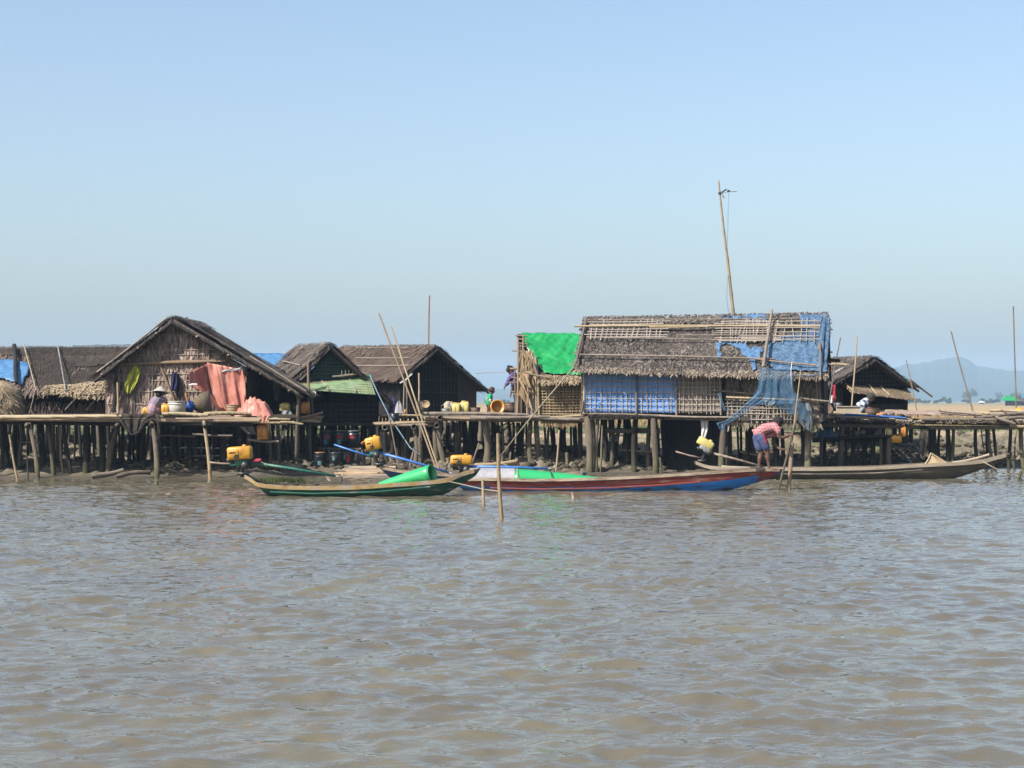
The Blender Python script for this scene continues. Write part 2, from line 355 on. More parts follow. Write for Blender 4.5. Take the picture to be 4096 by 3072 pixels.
def inside(poly, X, Yv):
    r = np.zeros(X.shape, bool); n = len(poly)
    for i in range(n):
        x0, y0 = poly[i]; x1, y1 = poly[(i + 1) % n]
        if y0 == y1: continue
        c = ((y0 > Yv) != (y1 > Yv)) & (X < (x1 - x0) * (Yv - y0) / (y1 - y0) + x0); r ^= c
    return r
def thatch(name, q, par, m, poly=None, row=.085, gap=.03, ln=.26, wd=.034, lift=.05, wild=.22, kind='stuff', sag=0.0, off=0.015):
    """rows of hanging palm leaves over the quad (leaves point down the b direction)"""
    nr = max(2, int(q.h / row)); nc = max(2, int(q.w / gap))
    a, b = np.meshgrid((np.arange(nc) + .5) / nc, np.arange(nr) / (nr - .3)); a = a.ravel(); b = b.ravel()
    a = a + RS.uniform(-.7, .7, a.shape) / nc; b = b + RS.uniform(-.45, .45, b.shape) / nr
    if poly is not None: k = inside(poly, a, b); a = a[k]; b = b[k]
    n = len(a)
    if not n: return None
    A, B, C, D = [np.array(x) for x in (q.A, q.B, q.C, q.D)]; nn = np.array(q.n)
    a1 = a[:, None]; b1 = b[:, None]
    base = A * (1 - a1) * (1 - b1) + B * a1 * (1 - b1) + C * a1 * b1 + D * (1 - a1) * b1
    if sag: base = base + nn * (sag * (np.sin(a1 * 9 + 1) * np.sin(b1 * 5 + .5) + .5 * np.sin(a1 * 23 + b1 * 7)))
    dn = (D * (1 - a1) + C * a1) - (A * (1 - a1) + B * a1); dn /= np.linalg.norm(dn, axis=1)[:, None]
    ac = (B - A) / np.linalg.norm(B - A)
    th = RS.normal(0, wild, n)[:, None]; d = dn * np.cos(th) + ac * np.sin(th); s = np.cross(nn, d)
    L = (ln * RS.uniform(.6, 1.35, n))[:, None]; W = (wd * RS.uniform(.6, 1.4, n))[:, None] / 2
    l1 = RS.uniform(.3, 1.0, n)[:, None] * lift; curl = RS.uniform(-.4, .8, n)[:, None] * lift
    p0 = base + nn * off; p1 = p0 + d * L * .55 + nn * l1; p2 = p0 + d * L + nn * (l1 + curl * .6)
    V = np.stack([p0 - s * W, p0 + s * W, p1 + s * W * 1.1, p1 - s * W * 1.1, p2 + s * W * .35, p2 - s * W * .35], 1)
    V = V.reshape(-1, 3) - np.array(root_loc(par)); i = np.arange(n)[:, None] * 6
    Q = np.concatenate([i + np.array([[0, 1, 2, 3]]), i + np.array([[3, 2, 4, 5]])])
    o = link(name, np_mesh(name, V, Q), par, MAT[m], kind); return o
def slab(name, q, par, m, thick=.07, poly=None, off=0.0, world=True):
    mb = MB()
    pts = poly or [(0, 0), (1, 0), (1, 1), (0, 1)]
    f = [q.p(a, b, off) for a, b in pts]; k = [q.p(a, b, off - thick) for a, b in pts]; n = len(pts)
    mb.add(f + k, [tuple(range(n - 1, -1, -1)), tuple(range(n, 2 * n))] + [(i, (i + 1) % n, n + (i + 1) % n, n + i) for i in range(n)])
    return mb.build(name, MAT[m], par)
def lattice(q, par, a0, a1, b0, b1, na, nb, m='strip_grey', r=.012, off=.05, jit=.006, name='bamboo_strip', poly=None):
    for i in range(na):
        a = a0 + (a1 - a0) * (i + .5) / na + random.uniform(-jit, jit); lo, hi = b0 + random.uniform(-.03, .01), b1 + random.uniform(-.01, .03)
        if poly:
            t = np.linspace(lo, hi, 60); k = inside(poly, np.full(60, a), t)
            if k.sum() < 4: continue
            lo, hi = t[k][0], t[k][-1]
        pole(name, q.p(a, lo, off), q.p(a + random.uniform(-jit, jit) * 2, hi, off), r * random.uniform(.8, 1.2), par, m, 's')
    for j in range(nb):
        b = b0 + (b1 - b0) * (j + .5) / nb + random.uniform(-jit, jit); lo, hi = a0 + random.uniform(-.02, .01), a1 + random.uniform(-.01, .02)
        if poly:
            t = np.linspace(lo, hi, 80); k = inside(poly, t, np.full(80, b))
            if k.sum() < 4: continue
            lo, hi = t[k][0], t[k][-1]
        pole(name, q.p(lo, b, off + r * 1.7), q.p(hi, b + random.uniform(-jit, jit), off + r * 1.7), r * random.uniform(.8, 1.2), par, m, 's')
def patch(name, q, poly_px, par, m, off=.06, res=.05, wrinkle=.02, wl=.35, solid=.006, ab=False):
    """sheet of cloth or plastic lying on the quad inside an outline given in photo pixels"""
    poly = poly_px if ab else [q.uv(u, v) for u, v in poly_px]
    xs = [x for x, y in poly]; ys = [y for x, y in poly]; a0, a1, b0, b1 = min(xs), max(xs), min(ys), max(ys)
    na = max(3, int((a1 - a0) * q.w / res)); nb = max(3, int((b1 - b0) * q.h / res)); mb = MB(); idx = {}
    ca, cb = np.meshgrid(a0 + (a1 - a0) * (np.arange(na) + .5) / na, b0 + (b1 - b0) * (np.arange(nb) + .5) / nb)
    ins = inside(poly, ca, cb); vs = []; fs = []
    def vid(i, j):
        if (i, j) not in idx:
            a = a0 + (a1 - a0) * i / na; b = b0 + (b1 - b0) * j / nb; p = q.p(a, b)
            w = .7 * noise.noise(p / wl) + .5 * noise.noise(p / wl * 2.3 + Vector((7, 3, 1))) - 1.6 * abs(noise.noise(Vector((p.x - p.z * 1.3, p.y * .3, p.z * .5 + p.x * .3)) / wl * 1.3)) + .7 * abs(noise.noise(Vector((p.x * 1.2 + p.z * 1.5, p.y, p.z * .4)) / wl))
            idx[(i, j)] = len(vs); vs.append(q.p(a, b, off + wrinkle * w))
        return idx[(i, j)]
    for j in range(nb):
        for i in range(na):
            if ins[j, i]: fs.append((vid(i, j), vid(i, j + 1), vid(i + 1, j + 1), vid(i + 1, j)))
    mb.add(vs, fs); return mb.build(name, MAT[m], par, smooth=True, solid=solid)
def lerp_line(L, t):
    x = t * (len(L) - 1); i = min(int(x), len(L) - 2); f = x - i
    return tuple(L[i][k] * (1 - f) + L[i + 1][k] * f for k in range(len(L[0])))
def drape(name, left, right, Y, par, m, folds=4, amp=.04, n=28, nv=18, solid=.006, tilt=0.0, seed=0, skew=0.0):
    """hanging cloth between a left and a right edge (each top to bottom, photo pixels)"""
    mb = MB()
    def fn(a, b):
        l = lerp_line(left, b); r = lerp_line(right, b); u = l[0] * (1 - a) + r[0] * a; v = l[1] * (1 - a) + r[1] * a
        w = .35 * math.sin(a * folds * 6.28 + seed + 2.2 * b) * (.35 + .65 * b) + 1.1 * noise.noise(Vector((a * folds * 1.5 + .6 * b, b * 1.1, seed))) + .9 * (.4 - 2 * abs(noise.noise(Vector((a * folds * 2.2 - .9 * b, b * 1.3 + a, seed + 5)))))
        return P(u, v, Y + tilt * b + skew * (a - .5) + amp * w)
    mb.grid(fn, n, nv); return mb.build(name, MAT[m], par, smooth=True, solid=solid)
def rope(name, pts, r, m, label=None, par=None, cat='rope', n=5):
    mb = MB(); mb.tube(pts, r, n); o = mb.build(name, MAT[m], par, smooth=True)
    if label: tag(o, label, cat)
    return o

# ------------------------------------------------------------------ the setting: ground, water, hills
def vnoise(x, y, seed=0):
    xi = np.floor(x).astype(np.int64); yi = np.floor(y).astype(np.int64); xf = x - xi; yf = y - yi
    def h(a, b):
        n = (a * 374761393 + b * 668265263 + seed * 974711) & 0x7fffffff; n = ((n ^ (n >> 13)) * 1274126177) & 0x7fffffff
        return ((n ^ (n >> 16)) & 0xffff) / 65535.0
    sx = xf * xf * (3 - 2 * xf); sy = yf * yf * (3 - 2 * yf)
    return (h(xi, yi) * (1 - sx) + h(xi + 1, yi) * sx) * (1 - sy) + (h(xi, yi + 1) * (1 - sx) + h(xi + 1, yi + 1) * sx) * sy
def shore(x): return np.interp(x, [-400, -20, -14, -6.9, -5.2, 0, 6, 9, 13, 16, 30, 400], [60, 47.6, 47.6, 47.9, 49.4, 49.8, 50.3, 52, 54.3, 55.4, 57, 80])
def ground_z(x, y, lumps=True):
    x = np.asarray(x, float); y = np.asarray(y, float); d = y - shore(x) - .5 * (vnoise(x * .7, y * .2, 3) - .5)
    z = np.interp(d, [-60, -8, -1, 0, 1.2, 3, 5, 7.2, 8.2, 12, 40], [-1.5, -1.2, -.16, .005, .09, .22, .44, .74, .93, .99, 1.0])
    if lumps:
        w = np.clip((d - .3) / 1.2, 0, 1) * np.clip((9 - d) / 2, 0.12, 1)
        c = np.abs(vnoise(x * 3.1, y * 3.1, 1) - .5) * 2; c2 = vnoise(x * 6.5, y * 6.5, 2); c3 = vnoise(x * 1.3, y * 1.3, 5)
        z = z + w * (.20 * (1 - c) * (.2 + c3) + .20 * np.clip(c2 - .5, -.12, .5) + .12 * (c3 - .5) + .09 * np.clip(vnoise(x * 12, y * 12, 9) - .45, -.15, .5))
        z = z + np.clip((d - 60) / 200, 0, 1) * .25 * (vnoise(x * .01, y * .01, 8) - .5)
    return z, d
def gz(x, y): return float(ground_z(x, y)[0])
xs = np.concatenate([[-3500, -1500, -700, -300, -120, -60, -35, -24], np.arange(-18, 20.01, .09), [24, 35, 60, 120, 300, 700, 1500, 3500]])
ys = np.concatenate([[-60, 0, 30, 42], np.arange(45.5, 66, .09), np.arange(66, 80, .5), [84, 90, 100, 115, 135, 160, 200, 260, 340, 450, 600, 800, 1100, 1500, 2200, 3400]])
X, Yg = np.meshgrid(xs, ys); Z, Dg = ground_z(X, Yg)
V = np.stack([X.ravel(), Yg.ravel(), Z.ravel()], 1); nx = len(xs); ii = np.arange(len(ys) - 1)[:, None] * nx + np.arange(nx - 1)[None, :]
Q = np.stack([ii, ii + 1, ii + 1 + nx, ii + nx], -1).reshape(-1, 4)
gme = np_mesh('ground', V, Q, True); at = gme.attributes.new('bank', 'FLOAT', 'POINT'); at.data.foreach_set('value', Dg.ravel().astype(np.float32))
gm = mat('ground', [(.10, .086, .056), (.20, .168, .118), (.31, .262, .19)], .9, 3.2, 8, bump=.9, bscale=9)
nt = gm.node_tree; N = nt.nodes; L = nt.links; pb = N['Principled BSDF']; base = pb.inputs['Base Color'].links[0].from_socket
att = N.new('ShaderNodeAttribute'); att.attribute_name = 'bank'
n1 = N.new('ShaderNodeTexNoise'); n1.inputs['Scale'].default_value = 1.1; n1.inputs['Detail'].default_value = 6
geo = N.new('ShaderNodeNewGeometry'); L.new(geo.outputs['Position'], n1.inputs['Vector'])
n2 = N.new('ShaderNodeTexNoise'); n2.inputs['Scale'].default_value = .06; n2.inputs['Detail'].default_value = 8; L.new(geo.outputs['Position'], n2.inputs['Vector'])
def mixc(a, colr, f0, f1, nz_sock, nw, amt=1.0, lo=None):
    """blend a colour in over the distance f0..f1 from the water's edge, broken up by noise"""
    ad = N.new('ShaderNodeMath'); ad.operation = 'MULTIPLY_ADD'; ad.inputs[1].default_value = nw; L.new(nz_sock, ad.inputs[0]); L.new(att.outputs['Fac'], ad.inputs[2])
    mr = N.new('ShaderNodeMapRange'); mr.inputs['From Min'].default_value = f0 + nw * .5; mr.inputs['From Max'].default_value = f1 + nw * .5; mr.inputs['To Max'].default_value = amt
    L.new(ad.outputs[0], mr.inputs['Value']); mx = N.new('ShaderNodeMix'); mx.data_type = 'RGBA'; L.new(mr.outputs['Result'], mx.inputs['Factor'])
    L.new(a, mx.inputs['A']); mx.inputs['B'].default_value = (*colr, 1); return mx.outputs['Result']
c = mixc(base, (.045, .038, .027), 1.1, .1, n1.outputs['Fac'], .8)          # wet mud at the edge
c = mixc(c, (.22, .175, .12), 6.6, 7.6, n1.outputs['Fac'], 1.6, .85)       # dry ledge of the bank
c = mixc(c, (.08, .092, .04), 8.6, 9.6, n1.outputs['Fac'], 2.0, .9)        # short green growth
c = mixc(c, (.27, .19, .10), 22, 45, n2.outputs['Fac'], 30, 1.0)         # dry grass flats
c = mixc(c, (.13, .125, .055), 250, 600, n2.outputs['Fac'], 300, .8)
nb = N.new('ShaderNodeMapRange'); nb.inputs['From Min'].default_value = .52; nb.inputs['From Max'].default_value = .66; nb.inputs['To Max'].default_value = .65; L.new(n1.outputs['Fac'], nb.inputs['Value'])
md = N.new('ShaderNodeMapRange'); md.inputs['From Min'].default_value = 2.2; md.inputs['From Max'].default_value = 3.5; L.new(att.outputs['Fac'], md.inputs['Value'])
me2 = N.new('ShaderNodeMath'); me2.operation = 'MULTIPLY'; L.new(nb.outputs[0], me2.inputs[0]); L.new(md.outputs[0], me2.inputs[1])
mx = N.new('ShaderNodeMix'); mx.data_type = 'RGBA'; L.new(me2.outputs[0], mx.inputs['Factor']); L.new(c, mx.inputs['A']); mx.inputs['B'].default_value = (.07, .085, .034, 1); 
L.new(mx.outputs['Result'], pb.inputs['Base Color'])
go = link('ground', gme, None, gm, 'structure')

# clods of dried mud along the bank
rc = np.random.RandomState(17); mbv = []; mbf = []; ico = [(0, 0, 1), (.89, 0, .45), (.28, .85, .45), (-.72, .53, .45), (-.72, -.53, .45), (.28, -.85, .45), (.72, .53, -.45), (-.28, .85, -.45), (-.89, 0, -.45), (-.28, -.85, -.45), (.72, -.53, -.45), (0, 0, -1)]
icf = [(0, 1, 2), (0, 2, 3), (0, 3, 4), (0, 4, 5), (0, 5, 1), (1, 6, 2), (2, 7, 3), (3, 8, 4), (4, 9, 5), (5, 10, 1), (2, 6, 7), (3, 7, 8), (4, 8, 9), (5, 9, 10), (1, 10, 6), (11, 7, 6), (11, 8, 7), (11, 9, 8), (11, 10, 9), (11, 6, 10)]
cx = rc.uniform(-15, 17, 5200); cd = rc.gamma(2.2, 1.25, 5200) + .35; cy = shore(cx) + cd; keep = (vnoise(cx * .7, cy * .7, 41) > .38) & (cd < 7.5); cx = cx[keep]; cy = cy[keep]; cz = ground_z(cx, cy)[0]
for k in range(len(cx)):
    r_ = .03 + .10 * rc.random_sample() ** 2.2; b_ = len(mbv)
    for p in ico: j = rc.uniform(.7, 1.25); mbv.append((cx[k] + p[0] * r_ * j * 1.25, cy[k] + p[1] * r_ * j, cz[k] + p[2] * r_ * j * .75 + r_ * .15))
    mbf += [(b_ + a, b_ + b, b_ + c) for a, b, c in icf]
link('mud_clods', np_mesh('mud_clods', np.array(mbv), np.array(mbf), True), None, gm, 'stuff'); tag(col.objects['mud_clods'], 'lumpy clods of grey brown mud along the bank', 'mud')

# water with real waves
rw = random.Random(3); waves = []
for i in range(46):
    lam = 0.17 * (5.6 ** (i / 45.0)) * rw.uniform(.9, 1.1); th = R(90 + rw.gauss(0, 36)); k = 2 * math.pi / lam
    waves.append((k * math.cos(th), k * math.sin(th), lam * rw.uniform(.5, 1.0) * .0073, rw.random() * 6.28))
def wave_z(x, y):
    wob = .9 * vnoise(x * .5, y * .5, 21); amp = .3 + .8 * vnoise(x * .23, y * .35, 22) + .6 * vnoise(x * .06, y * .12, 23); z = np.zeros_like(x)
    for kx, ky, a, ph in waves: z += a * (1.7 * np.exp(1.5 * (np.sin(kx * x + ky * y + ph + wob) - 1)) - .5)
    return z * amp
rows = [4.0]
while rows[-1] < 58: rows.append(rows[-1] + .030 + .0016 * rows[-1])
rows = np.array(rows); nc = 470; t = np.linspace(-1, 1, nc)
WX = t[None, :] * (2.2 + rows[:, None] * .40); WY = np.repeat(rows[:, None], nc, 1)
fade = np.clip((shore(WX) - WY + .3) / 4.0, .12, 1) * np.clip((1 - np.abs(t))[None, :] / .03, 0, 1)
WZ = wave_z(WX, WY) * fade
# wide calm margin round the wave field
WX = np.concatenate([np.full((len(rows), 1), -900.), WX, np.full((len(rows), 1), 900.)], 1); WY = np.concatenate([WY[:, :1], WY, WY[:, :1]], 1); WZ = np.concatenate([WZ[:, :1] * 0, WZ, WZ[:, :1] * 0], 1)
WX = np.concatenate([WX[:1], WX, WX[-1:]], 0); WY = np.concatenate([WY[:1] * 0 - 300, WY, WY[-1:] * 0 + 90], 0); WZ = np.concatenate([WZ[:1] * 0, WZ, WZ[-1:] * 0], 0)
nx = WX.shape[1]; ii = np.arange(WX.shape[0] - 1)[:, None] * nx + np.arange(nx - 1)[None, :]
wme = np_mesh('water', np.stack([WX.ravel(), WY.ravel(), WZ.ravel()], 1), np.stack([ii, ii + 1, ii + 1 + nx, ii + nx], -1).reshape(-1, 4), True)
wm = mat('water', [(.14, .122, .09), (.162, .144, .102), (.188, .17, .108)], .025, .35, 3, spec=.5)
nt = wm.node_tree; N = nt.nodes; L = nt.links; pb = N['Principled BSDF']; pb.inputs['IOR'].default_value = 1.333
geo = N.new('ShaderNodeNewGeometry'); mp = N.new('ShaderNodeMapping'); mp.inputs['Scale'].default_value = (.55, 1.15, 1); mp.inputs['Rotation'].default_value = (0, 0, R(12)); L.new(geo.outputs['Position'], mp.inputs['Vector'])
bn = N.new('ShaderNodeTexNoise'); bn.inputs['Scale'].default_value = 5.0; bn.inputs['Detail'].default_value = 3; bn.inputs['Roughness'].default_value = .55; bn.inputs['Distortion'].default_value = .6; L.new(mp.outputs['Vector'], bn.inputs['Vector'])
bp = N.new('ShaderNodeBump'); bp.inputs['Strength'].default_value = .4; bp.inputs['Distance'].default_value = .05; L.new(bn.outputs['Fac'], bp.inputs['Height']); L.new(bp.outputs['Normal'], pb.inputs['Normal'])
link('water', wme, None, wm, 'structure')

# far wooded hills
mat('hill_wood', [(.02, .035, .015), (.035, .055, .022), (.05, .075, .03)], .95, .03, 6)
HY = 2600.0
prof = [(-9000, 1560), (-3000, 1520), (-800, 1548), (300, 1560), (1000, 1568), (1900, 1580), (1990, 1566), (2040, 1558), (2100, 1562), (2600, 1570), (3200, 1540), (3450, 1500), (3560, 1478), (3620, 1458), (3700, 1452), (3760, 1440), (3805, 1430), (3850, 1434), (3880, 1446), (3910, 1468), (3990, 1480), (4040, 1488), (4120, 1486), (4300, 1500), (5000, 1535), (7000, 1570), (11000, 1520)]
def hills():
    us = np.concatenate([np.arange(-9000, 0, 90), np.arange(0, 4500, 6), np.arange(4500, 11000, 90)]).astype(float); top = np.interp(us, [p[0] for p in prof], [p[1] for p in prof])
    top = top - 9 * (vnoise(us / 26, us * 0 + 3, 4) - .3) - 5 * (vnoise(us / 9, us * 0, 6) - .3)
    Hh = (HZ - top) * HY / FPX + CH; xs = (us - 2048) * HY / FPX; rowsn = 12; V = []
    for j in range(rowsn + 1):
        f = j / rowsn; yy = HY - 420 * (1 - f) ** 1.0 ; g = f ** .8
        z = 1 + (Hh - 1) * g + (8 * (vnoise(xs / 60, xs * 0 + j * 1.7, 11) - .5) * (0 < j < rowsn)); V.append(np.stack([xs * (yy / HY), np.full_like(xs, yy), z], 1))
    V.append(np.stack([xs * 1.12, np.full_like(xs, HY + 400), np.full_like(xs, -1.5)], 1))
    n = len(us); i2 = np.arange(rowsn + 1)[:, None] * n + np.arange(n - 1)[None, :]
    me = np_mesh('hills', np.concatenate(V), np.stack([i2, i2 + 1, i2 + 1 + n, i2 + n], -1).reshape(-1, 4), True)
    return link('hills', me, None, MAT['hill_wood'], 'structure')
hills()

# air
hb = MB(); hb.box((0, 950, 35.0), (7600, 4700, 77.0)); hz = hb.build('haze', None); hz['kind'] = 'stuff'
hm = bpy.data.materials.new('haze'); hm.use_nodes = True; N = hm.node_tree.nodes; N.remove(N['Principled BSDF'])
vol = N.new('ShaderNodeVolumePrincipled'); vol.inputs['Color'].default_value = (.52, .75, 1.0, 1); vol.inputs['Density'].default_value = .00031; vol.inputs['Anisotropy'].default_value = 0.0
hm.node_tree.links.new(vol.outputs['Volume'], N['Material Output'].inputs['Volume']); hz.data.materials.append(hm)

# ------------------------------------------------------------------ grass and growth
mat('grass_green', [(.035, .05, .012), (.07, .095, .025), (.12, .14, .045)], .9, 5, island=1.2)
mat('grass_dry', [(.20, .14, .06), (.36, .26, .13), (.46, .35, .19)], .9, 5, island=1.2)
def grass(name, label, x, y, h, w, m, lean=.35, base_z=None):
    n = len(x); z = base_z if base_z is not None else ground_z(x, y)[0]
    b = np.stack([x, y, z - .02], 1); th = RS.uniform(0, 6.28, n); s = np.stack([np.cos(th), np.sin(th), 0 * th], 1) * w / 2
    hh = h * RS.uniform(.5, 1.3, n); tip = b + np.stack([RS.normal(0, lean, n) * hh, RS.normal(0, lean, n) * hh, hh], 1); mid = b * .5 + tip * .5 + np.stack([0 * hh, 0 * hh, hh * .08], 1)
    V = np.stack([b - s, b + s, mid + s * .8, mid - s * .8, tip + s * .15, tip - s * .15], 1).reshape(-1, 3); i = np.arange(n)[:, None] * 6
    o = link(name, np_mesh(name, V, np.concatenate([i + np.array([[0, 1, 2, 3]]), i + np.array([[3, 2, 4, 5]])])), None, MAT[m], 'stuff'); return tag(o, label, 'grass')
gx = RS.uniform(-16, 20, 26000); gy = RS.uniform(57, 72, 26000); dd = ground_z(gx, gy)[1]; k = (dd > 7.6) & (vnoise(gx * .6, gy * .6, 31) > .42); grass('bank_grass', 'short green grass on top of the mud bank', gx[k], gy[k], .10, .02, 'grass_green', .5)
gx = RS.uniform(-16, 20, 9000); gy = RS.uniform(51, 62, 9000); dd = ground_z(gx, gy)[1]; k = (dd > 2.4) & (dd < 7) & (vnoise(gx * .8, gy * .8, 33) > .66); grass('mud_grass', 'sparse green shoots on the wet mud', gx[k], gy[k], .08, .02, 'grass_green', .5)
gx = RS.uniform(2, 26, 26000); gy = RS.uniform(72, 118, 26000); grass('dry_field_grass', 'dry tan grass on the flats', gx, gy, .22, .035, 'grass_dry', .3)
gx = np.concatenate([RS.normal(P(1110, 1900, 43.6).x, .38, 1500), RS.normal(P(1190, 1900, 43.6).x, .22, 300)]); gy = 43.6 + RS.normal(0, .14, 1800)
mound = MB(); 
def mfn(a, b):
    x = P(1030, 1900, 43.6).x + a * 1.35; y = 43.15 + b * .9; q = max(0, 1 - (2 * a - 1) ** 2) * max(0, 1 - (2 * b - 1) ** 2)
    return Vector((x, y, -.12 + .24 * q ** .6 + .03 * noise.noise(Vector((x * 5, y * 5, 0)))))
mound.grid(mfn, 24, 14); mo = mound.build('mud_mound', gm, None, True); tag(mo, None, None, kind='structure')
k = (np.abs(gx - P(1115, 1900, 43.6).x) < .62); gx = gx[k]; gy = gy[k]
grass('marsh_grass', 'tuft of green marsh grass on a low mud mound', gx, gy, .13, .018, 'grass_green', .4, base_z=np.full(len(gx), .05))

# far flats: bushes, trees and huts in the haze
mat('leaf_far', [(.025, .045, .012), (.05, .08, .022), (.085, .115, .04)], .9, 2, island=1.4)
mat('bark', [(.05, .04, .03), (.10, .08, .06)], .9, 3)
def bush(name, label, u, v_base, Y, wpx, hpx, group=None, trunk=False):
    s = S(Y); w = wpx / s; h = hpx / s; x = (u - 2048) * Y / FPX; z0 = gz(x, Y); t = thing(name, label, 'tree' if trunk else 'bush', (x, Y, z0), 0, group)
    n = 420; mb = MB(); ctr = [(RS.uniform(-.36, .36) * w, RS.uniform(-.3, .3) * w, (RS.uniform(.3, .78) if trunk is False else RS.uniform(.45, .85)) * h, RS.uniform(.16, .3)) for _ in range(9)]
    for k in range(n):
        c = ctr[k % 9]; d = Vector(RS.normal(0, 1, 3)).normalized(); r = c[3] * min(w, h) * RS.uniform(.7, 1.05)
        p = Vector((x + c[0] + d.x * r * 1.3, Y + c[1] + d.y * r, max(.05, c[2] + d.z * r) + z0)); a = Vector(RS.normal(0, 1, 3)).normalized() * .06 * w; b = a.orthogonal().normalized() * .04 * w
        mb.add([p - a, p - b, p + a, p + b], [(0, 1, 2, 3)])
    mb.build('crown' if trunk else 'foliage', MAT['leaf_far'], t, kind='stuff'); tr = MB()
    for k in range(3): tr.tube([(x + (k - 1) * .08 * w, Y, z0 - .1), (x + (k - 1) * .05 * w, Y, z0 + .4 * h), (x + (k - 1) * .2 * w, Y, z0 + .7 * h)], [.03 * w, .02 * w, .008 * w], 6)
    tr.build('trunk' if trunk else 'stem', MAT['bark'], t); return t
FB = 'bushes along the far edge of the dry flats'
for (u, w, h) in ((3790, 60, 26), (3745, 55, 16), (3665, 60, 22), (3700, 50, 14), (3870, 60, 16), (3955, 90, 20), (4085, 110, 28), (4150, 90, 34), (2010, 70, 14), (1960, 60, 12), (3620, 70, 18), (3560, 70, 18)):
    bush('far_bush', 'low green bush on the far edge of the dry flats', u, 1615, 900, w, h, FB)
for (u, w, h) in ((3880, 60, 52), (4000, 30, 44), (4060, 60, 40), (3500, 70, 44)):
    bush('far_tree', 'hazy tree far off across the dry flats', u, 1610, 1250, w, h, 'hazy trees far across the flats', True)
def far_hut(label, u, v, Y, wpx, hpx, rm):
    s = S(Y); w = wpx / s; h = hpx / s; x = (u - 2048) * Y / FPX; z0 = gz(x, Y); t = thing('far_hut', label, 'hut', (x, Y, z0), 0)
    zb = CH - (v - HZ) / s; mb = MB(); mb.box((x + .12 * w, Y + .3 * w, (z0 + zb) / 2), (w * .7, w * .5, max(.5, zb - z0))); mb.build('wall', MAT['wall_dark'], t)
    mb = MB(); q = w * .55; mb.add([(x - q, Y, zb), (x + q, Y, zb - .1 * h), (x + q, Y + .6 * w, zb - .1 * h), (x - q, Y + .6 * w, zb), (x - .25 * w, Y + .3 * w, zb + h), (x + .2 * w, Y + .3 * w, zb + h * .8)], [(0, 1, 5, 4), (2, 3, 4, 5), (0, 4, 3), (1, 2, 5), (0, 3, 2, 1)])
    mb.build('roof', MAT[rm], t)
far_hut('tiny far hut with a bright green roof beyond the dry flats', 4045, 1602, 420, 64, 20, 'tarp_green')
far_hut('tiny far hut with a pale roof beyond the dry flats', 3928, 1610, 700, 22, 7, 'cloth_white')
far_hut('tiny far hut with a bright blue roof beyond the dry flats', 4118, 1592, 420, 46, 26, 'tarp_blue')
far_hut('tiny far hut with a dark thatched roof beyond the dry flats', 4088, 1606, 430, 60, 22, 'thatch_dark')

# ------------------------------------------------------------------ houses
UP = Vector((0, 0, 1))
def LN(u0, Y0, deg):
    m = math.tan(R(deg)); x0 = (u0 - 2048) * Y0 / FPX
    return lambda u: (Y0 - m * x0) / (1 - m * (u - 2048) / FPX)
def PQ(u0, v0, u1, v1, Yf, v0r=None, v1r=None):
    f = Yf if callable(Yf) else (lambda u: Yf)
    return Quad(P(u0, v0, f(u0)), P(u1, v0r or v0, f(u1)), P(u1, v1r or v1, f(u1)), P(u0, v1, f(u0)))
def px_poly(q, pts): return [q.uv(u, v) for u, v in pts]
def gable_roof(root, apex, le, re, deg, L, rise=0.0, m='thatch_brown', leaf=.3, hip=0.0, rows=.085, gap=.03, wild=.22, sag=.02):
    back = Vector((-math.sin(R(deg)), math.cos(R(deg)), 0)); b = back * L + UP * rise
    QL = Quad(apex + b, apex, le, le + b + back * hip); QR = Quad(apex, apex + b, re + b, re)
    out = []
    for q in (QL, QR):
        rf = slab('roof', q, root, 'thatch_dark', .07); thatch('thatch', q, rf, m, row=rows, gap=gap, ln=leaf, wild=wild, sag=sag)
        out.append(rf)
    # ridge cap of folded leaves
    tdir = Vector((math.cos(R(deg)), math.sin(R(deg)), 0))
    for sgn, ee in ((-1, le), (1, re)):
        d = (ee - apex).normalized()
        q = Quad(apex + b + UP * .06, apex + UP * .06, apex + d * .38 + UP * .05, apex + b + d * .38 + UP * .05) if sgn < 0 else Quad(apex + UP * .06, apex + b + UP * .06, apex + b + d * .38 + UP * .05, apex + d * .38 + UP * .05)
        thatch('ridge_thatch', q, out[0 if sgn < 0 else 1], m, row=.11, gap=.03, ln=.3, lift=.06, wild=.4)
    # ragged leaf ends hanging over the front edges
    for (p0, p1, rf) in ((apex, le, out[0]), (apex, re, out[1])):
        mb = MB(); n = int((p1 - p0).length / .02)
        for i in range(n):
            t = random.random(); p = p0.lerp(p1, t) + back * random.uniform(-.03, .05) - UP * random.uniform(0, .05); ln = random.uniform(.06, .2)
            d = ((p1 - p0).normalized() * random.uniform(.2, 1) - UP * random.uniform(.3, .9) - back * random.uniform(0, .5)).normalized() * ln; w = (p1 - p0).normalized() * .012
            mb.add([p - w, p + w, p + d + w * .3, p + d - w * .3], [(0, 1, 2, 3)])
        mb.build('edge_thatch', MAT[m], rf, kind='stuff')
    return QL, QR, out, back, tdir
def rake_poles(root, apex, le, re, back, m='bamboo_grey', r=.035, drop=.1, fwd=.02):
    for e in (le, re):
        d = (e - apex).normalized(); pole('rafter', apex - UP * drop - d * .02 - back * fwd, e - UP * drop + d * .12 - back * fwd, r, root, m)
